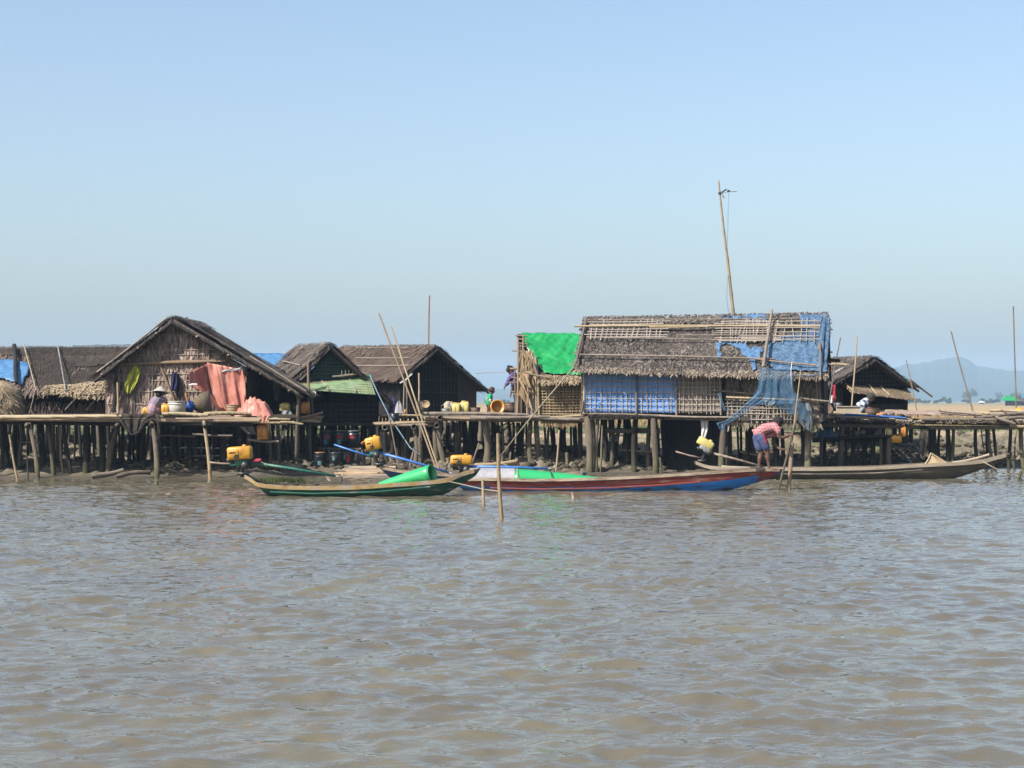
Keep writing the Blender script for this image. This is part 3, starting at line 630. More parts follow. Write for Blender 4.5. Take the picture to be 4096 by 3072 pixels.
def box_walls(root, q, back, depth, m='wall_dark', z0=None, floor=True, bh=None):
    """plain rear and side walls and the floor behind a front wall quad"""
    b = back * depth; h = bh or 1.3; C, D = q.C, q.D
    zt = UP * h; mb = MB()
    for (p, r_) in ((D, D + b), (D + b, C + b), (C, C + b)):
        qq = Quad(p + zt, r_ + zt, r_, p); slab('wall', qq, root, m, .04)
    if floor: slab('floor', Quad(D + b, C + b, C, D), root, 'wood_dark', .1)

# --- house with the salmon tarpaulin
Y1 = 49.65
h1 = thing('stilt_house', 'large gabled thatched stilt house with a salmon tarpaulin hung on its wall', 'house', P(700, 1690, 51.5), 0, 'thatched houses on stilts')
ap, le, re = P(690, 1272, 49.2), P(390, 1497, 49.2), P(1195, 1566, 49.2)
QL, QR, rfs, bk, td = gable_roof(h1, ap, le, re, 0, 4.6, m='thatch_grey', leaf=.34, wild=.3, sag=.03)
rake_poles(h1, ap, le, re, bk, 'post_dark', .05, .10, .0)
pole('rafter', ap + Vector((-.12, -.03, .03)), le + Vector((-.02, -.03, .06)), .026, h1, 'bamboo_grey')
for (t0, t1, o) in ((.08, .5, .1), (.30, .78, .12), (.52, 1.05, .10), (.60, 1.06, .16), (.2, .42, .13)): pole('bamboo_pole', ap.lerp(re, t0) + Vector((0, .1 + .3 * random.random(), o)), ap.lerp(re, t1) + Vector((0, .05, o - .02)), .025, h1, random.choice(['wood_dark', 'bamboo_grey']))
for k in range(5): y = .25 + k * .95; pole('purlin', ap.lerp(le, .96) + Vector((0, y, -.12)), ap.lerp(le, .02) + Vector((0, y, -.12)), .04, h1, 'post_dark', 'w')
for t in (.2, .45, .7, .93):
    pole('purlin', ap.lerp(re, t) + Vector((0, -.12, -.12)), ap.lerp(re, t) + Vector((0, 4.4, -.12)), .035, h1, 'pole_tan', 'w')
    pole('purlin', ap.lerp(le, t) + Vector((0, -.12, -.12)), ap.lerp(le, t) + Vector((0, 4.4, -.12)), .035, h1, 'pole_tan', 'w')
q1 = PQ(428, 1280, 988, 1657, Y1); poly1 = px_poly(q1, [(428, 1657), (428, 1490), (690, 1292), (988, 1470), (988, 1657)])
w1 = slab('wall', q1, h1, 'thatch_brown', .05, poly1); thatch('palm_leaf', q1, w1, 'wall_leaf', poly1, row=.17, gap=.032, ln=.34, wd=.048, lift=.05, wild=.12)
lattice(q1, w1, .02, .98, .12, .98, 8, 0, 'strip_grey', .011, .05, .012, poly=poly1)
for v in (1340, 1402, 1422, 1496, 1524, 1566, 1616):
    a0, a1 = max(430, 690 - (v - 1292) * 1.3), min(986, 690 + (v - 1292) * 1.65); pole('batten', q1.px(a0 + 6, v, .06), q1.px(a1 - 6, v - 3 + random.uniform(-3, 3), .06), .014, w1, 'strip_grey', 's')
pole('beam', q1.px(440, 1460, .10), q1.px(905, 1449, .10), .05, h1, 'pole_tan', 'w')
pole('beam', q1.px(596, 1352, .1), q1.px(700, 1600, .09), .04, h1, 'pole_tan', 'w')
for u, v in ((470, 1470), (510, 1440), (540, 1415), (790, 1370), (838, 1400), (612, 1335)): pole('bamboo_post', q1.px(u, 1655, .07), q1.px(u + 4, v, .07), .02, h1, 'bamboo_grey')
pole('bamboo_post', P(474, 1690, 49.3), P(474, 1530, 49.3), .03, h1, 'bamboo'); pole('post', P(455, 1650, 49.35), P(452, 1470, 49.35), .06, h1, 'post_dark', 'w')
# lean-to side with its dark recess
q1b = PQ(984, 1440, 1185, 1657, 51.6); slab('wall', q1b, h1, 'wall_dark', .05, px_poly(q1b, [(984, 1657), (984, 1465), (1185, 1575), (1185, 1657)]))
pole('post', P(984, 1690, 49.7), P(984, 1478, 49.7), .055, h1, 'post_dark', 'w'); pole('post', P(1187, 1840, 50.2), P(1190, 1580, 49.5), .055, h1, 'post', 'w')
pole('bamboo_pole', P(1000, 1610, 51.4), P(1036, 1512, 51.4), .02, h1, 'bamboo_grey')
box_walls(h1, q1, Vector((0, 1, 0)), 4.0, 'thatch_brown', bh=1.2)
slab('floor', Quad(P(984, 1657, 53.5), P(1190, 1657, 53.5), P(1190, 1657, 49.7), P(984, 1657, 49.7)), h1, 'wood_dark', .1)
# slat screens under the floor, their tone darkened to imitate deep shade
for k in range(34):
    u = 462 + k * 17.5 + random.uniform(-4, 4); o = pole('screen_slat', P(u, 1905, 50.3) - UP * .15, P(u + random.uniform(-6, 6), 1690, 50.1), random.uniform(.022, .05), h1, random.choice(['post_dark', 'strip_dark']), 'w')
for v in (1760, 1790, 1820, 1850): pole('screen_rail', P(630, v, 50.15), P(900, v + 4, 50.15), .016, h1, 'strip_dark', 's')
q = PQ(640, 1690, 1060, 1905, 51.2); slab('underfloor_backing', q, h1, 'wall_dark', .05)  # dark sheet added behind the slats to keep the underfloor black

# --- net covered house behind on the left
h0 = thing('stilt_house', 'low thatched stilt house draped with black shade net and a blue tarpaulin', 'house', P(200, 1690, 53.5), 0, 'thatched houses on stilts')
q0 = Quad(P(-260, 1393, 54.6), P(560, 1388, 54.6), P(470, 1572, 52.9), P(-260, 1572, 52.9)); r0 = slab('roof', q0, h0, 'thatch_dark', .08); thatch('thatch', q0, r0, 'thatch_brown', row=.1, gap=.035, ln=.3, sag=.02)
q0b = Quad(P(-260, 1393, 54.6), P(560, 1388, 54.6), P(560, 1572, 56.4), P(-260, 1572, 56.4)); slab('roof', Quad(q0b.B, q0b.A, q0b.D, q0b.C), h0, 'thatch_dark', .08)
patch('shade_net', q0, [(118, 1396), (430, 1390), (520, 1388), (512, 1440), (470, 1500), (452, 1548), (300, 1545), (190, 1556), (140, 1550), (122, 1450)], h0, 'net_black', .10, .08, .03, .5, solid=0)
patch('shade_net', q0, [(-250, 1394), (250, 1390), (250, 1410), (160, 1425), (-250, 1420)], h0, 'net_brown', .07, .08, .02, .5, solid=0)
patch('shade_net', q0, [(246, 1440), (410, 1437), (505, 1425), (505, 1470), (300, 1478)], h0, 'net_brown', .15, .08, .02, .5, solid=0)
patch('tarpaulin', q0, [(-250, 1455), (60, 1452), (118, 1466), (118, 1490), (100, 1535), (88, 1552), (60, 1545), (20, 1528), (-250, 1530)], h0, 'tarp_blue', .14, .07, .03, .4)
q0c = Quad(P(185, 1545, 52.95), P(470, 1500, 52.9), P(448, 1592, 52.1), P(175, 1598, 52.1)); ev = slab('eave', q0c, h0, 'thatch_straw', .04, px_poly(q0c, [(262, 1548), (300, 1540), (445, 1530), (445, 1590), (330, 1595), (250, 1580)])); thatch('thatch', q0c, ev, 'thatch_straw', px_poly(q0c, [(80, 1552), (180, 1545), (300, 1536), (455, 1520), (455, 1580), (340, 1582), (230, 1570), (150, 1565)]), row=.07, gap=.028, ln=.3, wd=.045, lift=.07, wild=.5)
for (a, b) in (((355, 1540), (262, 1640)), ((430, 1545), (345, 1640))): pole('prop', P(*b, 52.4), P(*a, 51.9), .025, h0, 'bamboo_grey')
w0 = PQ(-260, 1560, 450, 1655, 53.2); ww = slab('wall', w0, h0, 'wall_dark', .05); thatch('palm_leaf', PQ(120, 1612, 420, 1655, 53.1), ww, 'thatch_brown', row=.1, gap=.05, ln=.25)
for (a, b) in (((58, 1402), (76, 1560)),): pole('net_batten', q0.px(*a, .2), q0.px(b[0], b[1], .25), .06, h0, 'cloth_black', 'w')
pole('rope_stay', q0.px(100, 1400, .2), P(145, 1560, 52.6), .02, h0, 'rope'); pole('rope_stay', P(140, 1560, 52.6), P(118, 1655, 52.6), .015, h0, 'rope'); pole('rope_stay', q0.px(236, 1404, .2), P(262, 1560, 52.3), .02, h0, 'metal_grey')
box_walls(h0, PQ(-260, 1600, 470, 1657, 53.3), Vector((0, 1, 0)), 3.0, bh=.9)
for k in range(20):
    u = -230 + k * 36; Y = random.choice([53.4, 54.5, 55.8]); post(h0, u, 1655, u + random.uniform(-8, 8), 1838 - (Y - 53) * 22, random.uniform(14, 24), Y, random.choice(['post', 'post_dark']))
hay = thing('straw_heap', 'rounded brown straw heap beside the net covered house', 'straw', P(10, 1655, 51.3), 0)
mb = MB()
def hfn(a, b):
    A = a * 6.283; z = b; r = math.sqrt(max(0, 1 - z * z)) * .62 + .02; p = Vector((math.cos(A) * r, math.sin(A) * r * .9, z * .95)); return P(5, 1655, 51.3) + p * (1 + .12 * noise.noise(p * 4))
mb.grid(hfn, 26, 12); hb_ = mb.build('mound', MAT['thatch_straw'], hay, True)
mb = MB()
for k in range(1500):
    a = random.random(); b = random.random() ** .8; p = hfn(a, b); c0 = P(5, 1655, 51.3); n = (p - c0).normalized(); d = (n * .35 + Vector((random.gauss(0, .4), random.gauss(0, .4), -.8))).normalized() * random.uniform(.12, .28); s = d.cross(n).normalized() * .011; p = p - n * .01
    mb.add([p - s, p + s, p + d + n * .02 + s * .4, p + d + n * .02 - s * .4], [(0, 1, 2, 3)])
mb.build('straw', MAT['thatch_straw'], hay, kind='stuff')

# --- house with the green awning
h2 = thing('stilt_house', 'small gabled stilt house with a propped green lattice awning', 'house', P(1340, 1700, 53.8), 0, 'thatched houses on stilts')
f2 = LN(1195, 52.6, 25); r2f = LN(1195, 52.38, 25)
ap, le, re = P(1322, 1380, r2f(1322)), P(1158, 1530, r2f(1158)), P(1556, 1600, r2f(1556))
QL2, QR2, rfs, bk2, td2 = gable_roof(h2, ap, le, re, 25, 3.1, rise=.02, m='thatch_grey', leaf=.3, wild=.3, sag=.03)
le2 = le + (le - ap).normalized() * .5
rake_poles(h2, ap, le, re, bk2, 'post_dark', .035, .1)
pole('roof_pole', QL2.px(1138, 1455, .1), QL2.px(1210, 1470, .1), .018, rfs[0], 'strip_grey', 's'); pole('roof_pole', QL2.px(1180, 1440, .1), QL2.px(1220, 1395, .1), .016, rfs[0], 'strip_straw', 's')
q2 = PQ(1190, 1385, 1520, 1690, f2); g2 = px_poly(q2, [(1196, 1532), (1325, 1400), (1470, 1520), (1478, 1532)]); wg = slab('gable_wall', q2, h2, 'tarp_green_shade' if False else 'wall_dark', .05, g2)
mat('net_green', [(.004, .035, .03), (.008, .06, .048), (.015, .085, .065)], .85, 6); mat('net_green_bright', [(.14, .25, .11), (.24, .36, .19), (.34, .46, .28)], .8, 5)
patch('green_net', q2, [(1215, 1530), (1240, 1490), (1325, 1405), (1440, 1497), (1440, 1532)], wg, 'net_green', .03, .06, .01)
lattice(q2, wg, .05, .92, .04, .48, 17, 9, 'strip_dark', .008, .06, .006, poly=g2)
pole('shelf_pole', P(1330, 1504, f2(1330) - .15), P(1470, 1495, f2(1470) - .15), .025, h2, 'wood_pale', 's')
for k in range(7): u = 1365 + k * 14; pole('bamboo_strip', P(u, 1504, f2(u) - .12), P(u + 4, 1482, f2(u) - .12), .012, h2, 'strip_grey', 's')
awn = Quad(P(1180, 1532, f2(1180) - .05), P(1480, 1512, f2(1480) - .05), P(1502, 1578, f2(1502) - .95), P(1206, 1558, f2(1206) - .95)); aw = slab('awning', awn, h2, 'net_green_bright', .02)
lattice(awn, aw, .02, .99, .05, .97, 17, 6, 'strip_straw', .008, .015, .004)
for a in (.35, .72): pole('awning_batten', awn.p(a, 0, .04), awn.p(a + .01, 1, .04), .022, aw, 'strip_grey', 's')
patch('green_cloth', q2, [(1300, 1530), (1400, 1515), (1480, 1500), (1480, 1522), (1400, 1530), (1330, 1538)], h2, 'tarp_green', .10, .05, .03, .2)
ql2 = PQ(1245, 1608, 1505, 1688, f2); wl = slab('lower_wall', ql2, h2, 'wall_dark', .05); lattice(ql2, wl, 0, 1, 0, 1, 12, 4, 'strip_dark', .009, .02, .01)
for u in (1200, 1500): pole('post', P(u, 1860, f2(u)) - UP * .2, P(u, 1535, f2(u)), .05, h2, 'post_dark', 'w')
pole('post', P(1325, 1860, f2(1325) + .4) - UP * .2, P(1325, 1560, f2(1325) + .4), .07, h2, 'post_dark', 'w'); pole('post', P(1485, 1860, f2(1485) + .1) - UP * .2, P(1480, 1570, f2(1480) + .1), .075, h2, 'post_dark', 'w')
box_walls(h2, PQ(1196, 1600, 1515, 1690, f2), bk2, 2.8, bh=1.1); qs = PQ(1246, 1535, 1510, 1690, LN(1246, 55.0, 25)); slab('inner_wall', qs, h2, 'wall_dark', .04)
qr = Quad(P(1508, 1560, f2(1508)), P(1508, 1560, f2(1508)) + bk2 * 2.6, P(1508, 1690, f2(1508)) + bk2 * 2.6, P(1508, 1690, f2(1508))); slab('wall', qr, h2, 'wall_dark', .05)
pole('front_pole', P(1244, 1860, 51.4) - UP * .1, P(1236, 1452, 51.8), .045, h2, 'pole_tan', 'w'); pole('front_pole', P(1250, 1655, 51.6), P(1248, 1560, 51.7), .03, h2, 'bamboo_grey')
for k in range(16): u = 1215 + k * 18; Y = f2(u) + random.uniform(.3, 2.4); post(h2, u, 1700, u + random.uniform(-5, 5), 1815, random.uniform(12, 20), Y, 'post_dark')

# --- dark gabled house with the long brown roof
h3 = thing('stilt_house', 'dark walled gabled house with a long brown thatched roof', 'house', P(1700, 1680, 58.5), 0, 'thatched houses on stilts')
f3 = LN(1748, 57.0, 33); r3f = LN(1748, 56.5, 33)
ap, le, re = P(1748, 1388, r3f(1748)), P(1600, 1516, r3f(1600)), P(1950, 1560, r3f(1950))
QL3, QR3, rfs3, bk3, td3 = gable_roof(h3, ap, le, re, 33, 6.4, rise=.12, m='thatch_brown', leaf=.26, wild=.12, sag=.008, rows=.075, gap=.03)
rake_poles(h3, ap, le, re, bk3, 'post_dark', .035, .1)
for v in (1398, 1440, 1470): pole('roof_pole', QL3.px(1430, v, .09), QL3.px(1640, v + 1, .09), .014, rfs3[0], 'strip_grey', 's')
q3 = PQ(1595, 1390, 1925, 1655, f3); g3 = px_poly(q3, [(1605, 1655), (1605, 1530), (1745, 1415), (1905, 1545), (1905, 1655)]); wg3 = slab('gable_wall', q3, h3, 'wall_dark', .05, g3); lattice(q3, wg3, .05, .72, .2, .97, 16, 4, 'strip_dark', .008, .04, .006, poly=g3)
q3b = PQ(1832, 1490, 1906, 1655, LN(1832, f3(1832) - .06, 33)); mat('wall_mid', [(.05, .042, .036), (.085, .07, .06), (.12, .10, .085)], .9, 8, stretch=(3, 3, .4), bump=.4); slab('wall_panel', q3b, wg3, 'wall_mid', .03, px_poly(q3b, [(1832, 1655), (1832, 1490), (1906, 1548), (1906, 1655)]))
for u in (1832, 1868): pole('bamboo_strip', P(u, 1655, f3(u) - .1), P(u, 1500 + (u - 1832) * .8, f3(u) - .1), .014, h3, 'strip_dark', 's')
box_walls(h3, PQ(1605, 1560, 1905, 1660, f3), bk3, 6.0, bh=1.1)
for k in range(26): u = 1500 + k * 18; Y = 58 + random.uniform(0, 3); post(h3, u, 1665, u + random.uniform(-5, 5), 1770, random.uniform(12, 20), Y, 'post_dark')
pole('awning_pole', P(1600, 1533, 55.4), P(1650, 1497, 55.4), .025, h3, 'cloth_white', 's')
pole('roof_mast', P(1712, 1400, 60), P(1716, 1182, 60), .03, h3, 'pole_tan', 'b')

# --- blue roofed house far behind
hb2 = thing('stilt_house', 'half hidden house with a blue tarpaulin ridge behind the green awning house', 'house', P(1250, 1690, 64), 0, 'thatched houses on stilts')
qb = Quad(P(1010, 1420, 65.2), P(1500, 1424, 65.2), P(1500, 1560, 63.6), P(1010, 1560, 63.6)); rb = slab('roof', qb, hb2, 'thatch_dark', .08); patch('tarpaulin', qb, [(1008, 1417), (1502, 1421), (1502, 1475), (1008, 1480)], hb2, 'tarp_blue', .05, .12, .02)
qb2 = Quad(P(1500, 1424, 65.2), P(1010, 1420, 65.2), P(1010, 1560, 66.8), P(1500, 1560, 66.8)); slab('roof', qb2, hb2, 'thatch_dark', .08)
wbb = slab('wall', PQ(1020, 1540, 1490, 1680, 63.9), hb2, 'wall_dark', .05)
for k in range(9): u = 1030 + k * 56; post(hb2, u, 1670, u, 1745, 18, 64.2, 'post_dark')

# --- hut with the bright green tarpaulin roof
hg = thing('stilt_hut', 'small thatched hut with a bright green tarpaulin roof', 'hut', P(2220, 1690, 52), 0)
qg = Quad(P(2070, 1336, 53.2), P(2380, 1344, 53.2), P(2390, 1530, 51.3), P(2070, 1530, 51.3)); rg = slab('roof', qg, hg, 'thatch_dark', .06, px_poly(qg, [(2092, 1340), (2375, 1346), (2375, 1528), (2175, 1528), (2130, 1450)])); 
thatch('thatch', qg, rg, 'thatch_straw', px_poly(qg, [(2160, 1500), (2375, 1500), (2375, 1525), (2170, 1525)]), row=.06, gap=.025, ln=.28, wild=.35, lift=.07)
patch('tarpaulin', qg, [(2083, 1338), (2380, 1346), (2378, 1508), (2320, 1510), (2250, 1504), (2180, 1500), (2150, 1466), (2122, 1420), (2105, 1395)], rg, 'tarp_green', .09, .03, .04, .36)
patch('tarpaulin_underside', qg, [(2108, 1400), (2122, 1418), (2150, 1465), (2140, 1462), (2118, 1432)], rg, 'cloth_white', .12, .03, .02)
qgb = Quad(P(2380, 1344, 53.2), P(2070, 1336, 53.2), P(2070, 1530, 55), P(2390, 1530, 55)); slab('roof', qgb, hg, 'thatch_dark', .06)
qgw = PQ(2150, 1530, 2340, 1664, 51.7); wgw = slab('wall', qgw, hg, 'thatch_straw', .05); thatch('palm_leaf', qgw, wgw, 'wall_leaf_straw', row=.14, gap=.03, ln=.28, wd=.035, lift=.025, wild=.1); lattice(qgw, wgw, 0, 1, .05, .98, 14, 11, 'strip_straw', .015, .085, .006)
thatch('wall_fringe', PQ(2165, 1664, 2310, 1690, 51.65), wgw, 'wall_leaf_straw', row=.2, gap=.02, ln=.2, wd=.035, wild=.15)
qgd = PQ(2105, 1440, 2152, 1660, 51.65); dr = slab('door', qgd, hg, 'strip_grey', .03)
for u in (2108, 2146): pole('door_frame', P(u, 1662, 51.58), P(u - 2, 1440 if u < 2120 else 1500, 51.58), .022, dr, 'bamboo', 'b')
pole('corner_pole', P(2158, 1668, 51.55), P(2156, 1525, 51.55), .032, hg, 'bamboo'); pole('corner_pole', P(2326, 1664, 51.5), P(2328, 1520, 51.5), .025, hg, 'bamboo_grey')
pole('sill_pole', P(2120, 1668, 51.5), P(2345, 1664, 51.5), .035, hg, 'bamboo'); pole('brace', P(2158, 1530, 51.3), P(2132, 1445, 51.6), .03, hg, 'bamboo_grey'); pole('beam', P(2100, 1490, 51.3), P(2200, 1510, 51.3), .03, hg, 'pole_tan', 'w')
thatch('palm_leaf', PQ(2088, 1400, 2135, 1560, 51.62), hg, 'wall_leaf_straw', row=.14, gap=.035, ln=.4, wd=.05, lift=.06, wild=.3)
thatch('palm_leaf', PQ(2072, 1500, 2112, 1600, 51.5), hg, 'wall_leaf_straw', row=.25, gap=.05, ln=.5, wd=.06, lift=.12, wild=.35)
qgs = Quad(P(2078, 1345, 54.8), P(2078, 1345, 51.7), P(2078, 1655, 51.7), P(2078, 1655, 54.8)); slab('wall', qgs, hg, 'thatch_dark', .05, [(0, .55), (.35, .05), (1, .4), (1, 1), (0, 1)])
slab('wall', PQ(2090, 1520, 2345, 1660, 54.3), hg, 'wall_dark', .05); slab('floor', Quad(P(2078, 1668, 54.4), P(2345, 1668, 54.4), P(2345, 1668, 51.6), P(2078, 1668, 51.6)), hg, 'wood_dark', .08)
for v, u0 in ((1342, 2062), (1356, 2068), (1372, 2075), (1402, 2048), (1385, 2078)): pole('roof_stick', P(u0, v, 52.6), P(2110, v + 3, 52.5), .022, hg, 'bamboo_grey', 'w')
# rack of sticks on the hut's side
for (a, b, r_) in (((2040, 1475), (2105, 1470), .035), ((2045, 1510), (2100, 1515), .02), ((2035, 1531), (2100, 1530), .022), ((2046, 1566), (2098, 1569), .02), ((2050, 1576), (2098, 1580), .02), ((2062, 1656), (2062, 1480), .03), ((2070, 1660), (2072, 1350), .035), ((2086, 1660), (2090, 1345), .035)): pole('rack_stick', P(*a, 51.75), P(*b, 51.75), r_, hg, random.choice(['bamboo_grey', 'pole_tan']), 'w')
slab('rack_panel', PQ(2058, 1525, 2100, 1660, 51.78), hg, 'thatch_dark', .04)
for (u, v1, w, Y) in ((2125, 1856, 20, 51.7), (2151, 1845, 21, 51.9)): post(hg, u + 1, 1672, u, v1, w, Y)
for (u, v1, w, Y, m) in ((2180, 1800, 9, 53.5, 'bamboo_grey'), (2192, 1806, 10, 53.2, 'bamboo_grey'), (2215, 1800, 20, 54, 'post_dark'), (2242, 1810, 20, 53.6, 'post_dark'), (2262, 1815, 26, 53.2, 'post_dark'), (2282, 1800, 10, 54, 'bamboo_grey'), (2304, 1810, 18, 53, 'post_dark'), (2326, 1810, 20, 53, 'post')): post(hg, u, 1680, u + random.uniform(-4, 4), v1, w, Y, m)

# --- big house with the blue wall
H = thing('stilt_house', 'wide thatched stilt house with a blue tarpaulin wall behind bamboo lattice', 'house', P(2800, 1690, 51.5), 0, 'thatched houses on stilts')
fB = LN(2330, 50.5, -12); BKH = Vector((math.sin(R(12)), math.cos(R(12)), 0)); TD = Vector((math.cos(R(12)), -math.sin(R(12)), 0))
eA, eB = P(2296, 1478, fB(2296) - .44), P(3306, 1508, fB(3306) - .42); rA, rB = P(2338, 1284, fB(2338) + 1.45), P(3316, 1268, fB(3316) + 1.45)
qR = Quad(rA, rB, eB, eA); rf = slab('roof', qR, H, 'thatch_dark', .09); thatch('thatch', qR, rf, 'thatch_old', row=.07, gap=.026, ln=.2, wd=.04, lift=.04, wild=.42, sag=.012)
thatch('eave_fringe', Quad(qR.p(0, .93), qR.p(1, .93), qR.p(1, 1.01), qR.p(0, 1.01)), rf, 'thatch_fringe', row=.05, gap=.022, ln=.24, wd=.035, lift=.05, wild=.35)
thatch('ridge_thatch', Quad(qR.p(-.005, -.05, .05), qR.p(1.0, -.05, .05), qR.p(1.0, .10, .03), qR.p(-.005, .10, .03)), rf, 'thatch_old', row=.07, gap=.03, ln=.14, wd=.05, lift=.03, wild=.4, sag=.02)
bA, bB = eA + BKH * 4.0, eB + BKH * 4.0; slab('roof', Quad(rB, rA, bA, bB), H, 'thatch_dark', .09)
for (t0, t1, b_, r_, mm) in ((.0, 1, .03, .022, 'bamboo_grey'), (-.03, 1.0, .22, .028, 'bamboo'), (.28, .52, .235, .024, 'bamboo'), (.1, .80, .455, .02, 'bamboo_grey'), (0, .80, .80, .024, 'bamboo_grey'), (.0, .3, .13, .014, 'strip_grey'), (.70, .96, .80, .024, 'pole_tan'), (.40, .99, .40, .018, 'bamboo_grey')):
    pole('roof_pole', qR.p(t0, b_, .18 if b_ > .1 else .07), qR.p(t1, b_ + (.10 if t0 == .70 else .015), .18 if b_ > .1 else .09), r_, rf, mm, 'b')
lattice(qR, rf, .03, .345, .09, .45, 14, 7, 'strip_pale', .013, .135, .004)
lattice(qR, rf, .56, .80, .12, .50, 14, 9, 'strip_pale', .013, .135, .008); lattice(qR, rf, .66, .98, .12, .50, 12, 6, 'strip_pale', .013, .155, .009)
pole('roof_pole', P(2304, 1448, fB(2304) - .5), P(2345, 1272, fB(2345) + 1.25), .035, rf, 'bamboo_grey', 'w'); pole('roof_pole', P(3052, 1466, fB(3052) - .68), P(3084, 1240, fB(3084) + 1.1), .045, rf, 'bamboo_grey', 'w'); pole('roof_pole', P(3276, 1395, fB(3276) - .1), P(3298, 1264, fB(3298) + 1.2), .045, rf, 'bamboo_grey', 'w')
pole('roof_pole', P(3282, 1520, fB(3282) - .66), P(3280, 1390, fB(3280) - .1), .022, rf, 'bamboo_grey', 'w')
patch('tarpaulin', qR, [(3060, 1372), (3180, 1345), (3300, 1330), (3312, 1400), (3308, 1500), (3260, 1495), (3180, 1492), (3100, 1488), (3070, 1470), (3062, 1420)], rf, 'tarp_blue_worn', .105, .045, .03, .2)
patch('tarpaulin', qR, [(3200, 1270), (3316, 1266), (3318, 1345), (3260, 1340), (3205, 1330)], rf, 'tarp_blue_worn', .105, .045, .03, .2)
patch('tarpaulin', qR, [(2862, 1380), (2900, 1372), (2918, 1376), (2950, 1366), (2966, 1378), (2985, 1380), (3000, 1404), (3024, 1392), (3044, 1398), (3056, 1414), (3040, 1422), (3044, 1440), (3022, 1448), (3024, 1486), (3010, 1490), (3004, 1452), (2986, 1436), (2968, 1424), (2962, 1404), (2940, 1396), (2912, 1382), (2884, 1390), (2880, 1412), (2888, 1424), (2878, 1444), (2866, 1440), (2870, 1410)], rf, 'film_blue', .085, .03, .03, .15)
patch('tarpaulin', qR, [(2880, 1272), (2960, 1270), (3060, 1266), (3070, 1276), (3055, 1300), (3040, 1285), (2960, 1285), (2900, 1282)], rf, 'film_blue', .09, .03, .03, .15)
# front wall
WB = lambda u0, v0, u1, v1, d=0.0, **k: PQ(u0, v0, u1, v1, LN(2330, 50.5 + d, -12), **k)
qw = WB(2335, 1440, 2700, 1652, v1r=1655); wl = slab('wall', qw, H, 'wall_mid', .05); patch('wall_sheet', qw, [(2338, 1445), (2716, 1445), (2712, 1652), (2338, 1648)], wl, 'sheet_blue', .04, .05, .014, .25); lattice(qw, wl, 0, 1, .03, .97, 18, 9, 'strip_pale', .012, .075, .008)
pole('wall_post', qw.px(2548, 1655, .12), qw.px(2546, 1450, .1), .03, H, 'bamboo_grey', 'w')
qw2 = WB(2700, 1440, 2892, 1658); wl2 = slab('wall', qw2, H, 'wall_mid', .05); mat('wall_paper', [(.20, .165, .14), (.27, .22, .185), (.33, .275, .235)], .9, 2.5, bump=.3, bscale=6); patch('wall_sheet', qw2, [(2712, 1450), (2886, 1450), (2884, 1652), (2706, 1650)], wl2, 'wall_paper', .04, .06, .015, .3); lattice(qw2, wl2, .05, .98, .05, .97, 10, 9, 'strip_pale', .012, .075, .010)
for u in (2706, 2886): pole('wall_post', qw2.px(u, 1660, .11), qw2.px(u - 2, 1450, .11), .03, H, 'bamboo_grey', 'w')
q3w = WB(2896, 1440, 3280, 1690, .1, v0r=1450, v1r=1695); w3 = slab('wall', q3w, H, 'thatch_dark', .05, [(0, 0), (1, 0), (1, .86), (.5, 1), (.1, .9), (0, .88)]); thatch('palm_leaf', q3w, w3, 'thatch_fringe', row=.10, gap=.03, ln=.24, wd=.04, lift=.04, wild=.25)
lattice(q3w, w3, .03, .42, .56, .88, 12, 6, 'strip_pale', .014, .11, .008); lattice(q3w, w3, .28, .72, .72, .98, 12, 3, 'strip_pale', .013, .11, .008)
pole('wall_pole', P(2845, 1560, fB(2845) - .16), P(3100, 1578, fB(3100) - .16), .026, H, 'bamboo_grey'); pole('wall_pole', P(2905, 1588, fB(2905) - .2), P(3300, 1606, fB(3300) - .2), .028, H, 'strip_straw', 'w'); pole('wall_pole', P(3200, 1592, fB(3200) - .25), P(3318, 1608, fB(3318) - .25), .03, H, 'bamboo_grey')
for u in (3272, 3284): pole('wall_post', P(u, 1610, fB(u) - .1), P(u - 6, 1490, fB(u) - .15), .025, H, 'bamboo_grey', 'w')
for k, u in enumerate((2900, 2960, 3040, 3110, 3190)): pole('wall_post', P(u, 1690, fB(u) + .02), P(u + 2, 1450, fB(u) + .02), .025, H, 'post_dark', 'w')
pole('sill_pole', qw.px(2332, 1655, .12), qw.px(2690, 1662, .12), .028, H, 'bamboo_grey'); pole('sill_pole', WB(2600, 1600, 2960, 1700).px(2640, 1661, .13), WB(2600, 1600, 2960, 1700).px(2940, 1672, .13), .03, H, 'bamboo_grey'); pole('floor_beam', P(2320, 1672, fB(2320) - .02), P(2960, 1678, fB(2960) - .02), .055, H, 'post', 'w')
for k in range(60): u = 2345 + k * 10.2; pole('joist_end', P(u, 1667 + k * .08, fB(u) - .12), P(u, 1667 + k * .08, fB(u) + .2), .026, H, 'post_dark', 'w')
pole('wall_post', P(2333, 1655, fB(2333) - .1), P(2336, 1475, fB(2336) - .1), .03, H, 'bamboo', 'b'); pole('wall_post', P(2323, 1655, fB(2323) - .12), P(2334, 1602, fB(2334) - .12), .03, H, 'bamboo_grey'); pole('beam_end', P(2286, 1482, fB(2300) - .4), P(2336, 1485, fB(2336) - .2), .03, H, 'pole_tan', 'w')
qwa = WB(2330, 1450, 3290, 1660, v1r=1672); box_walls(H, qwa, BKH, 3.2, 'thatch_dark', bh=1.25)
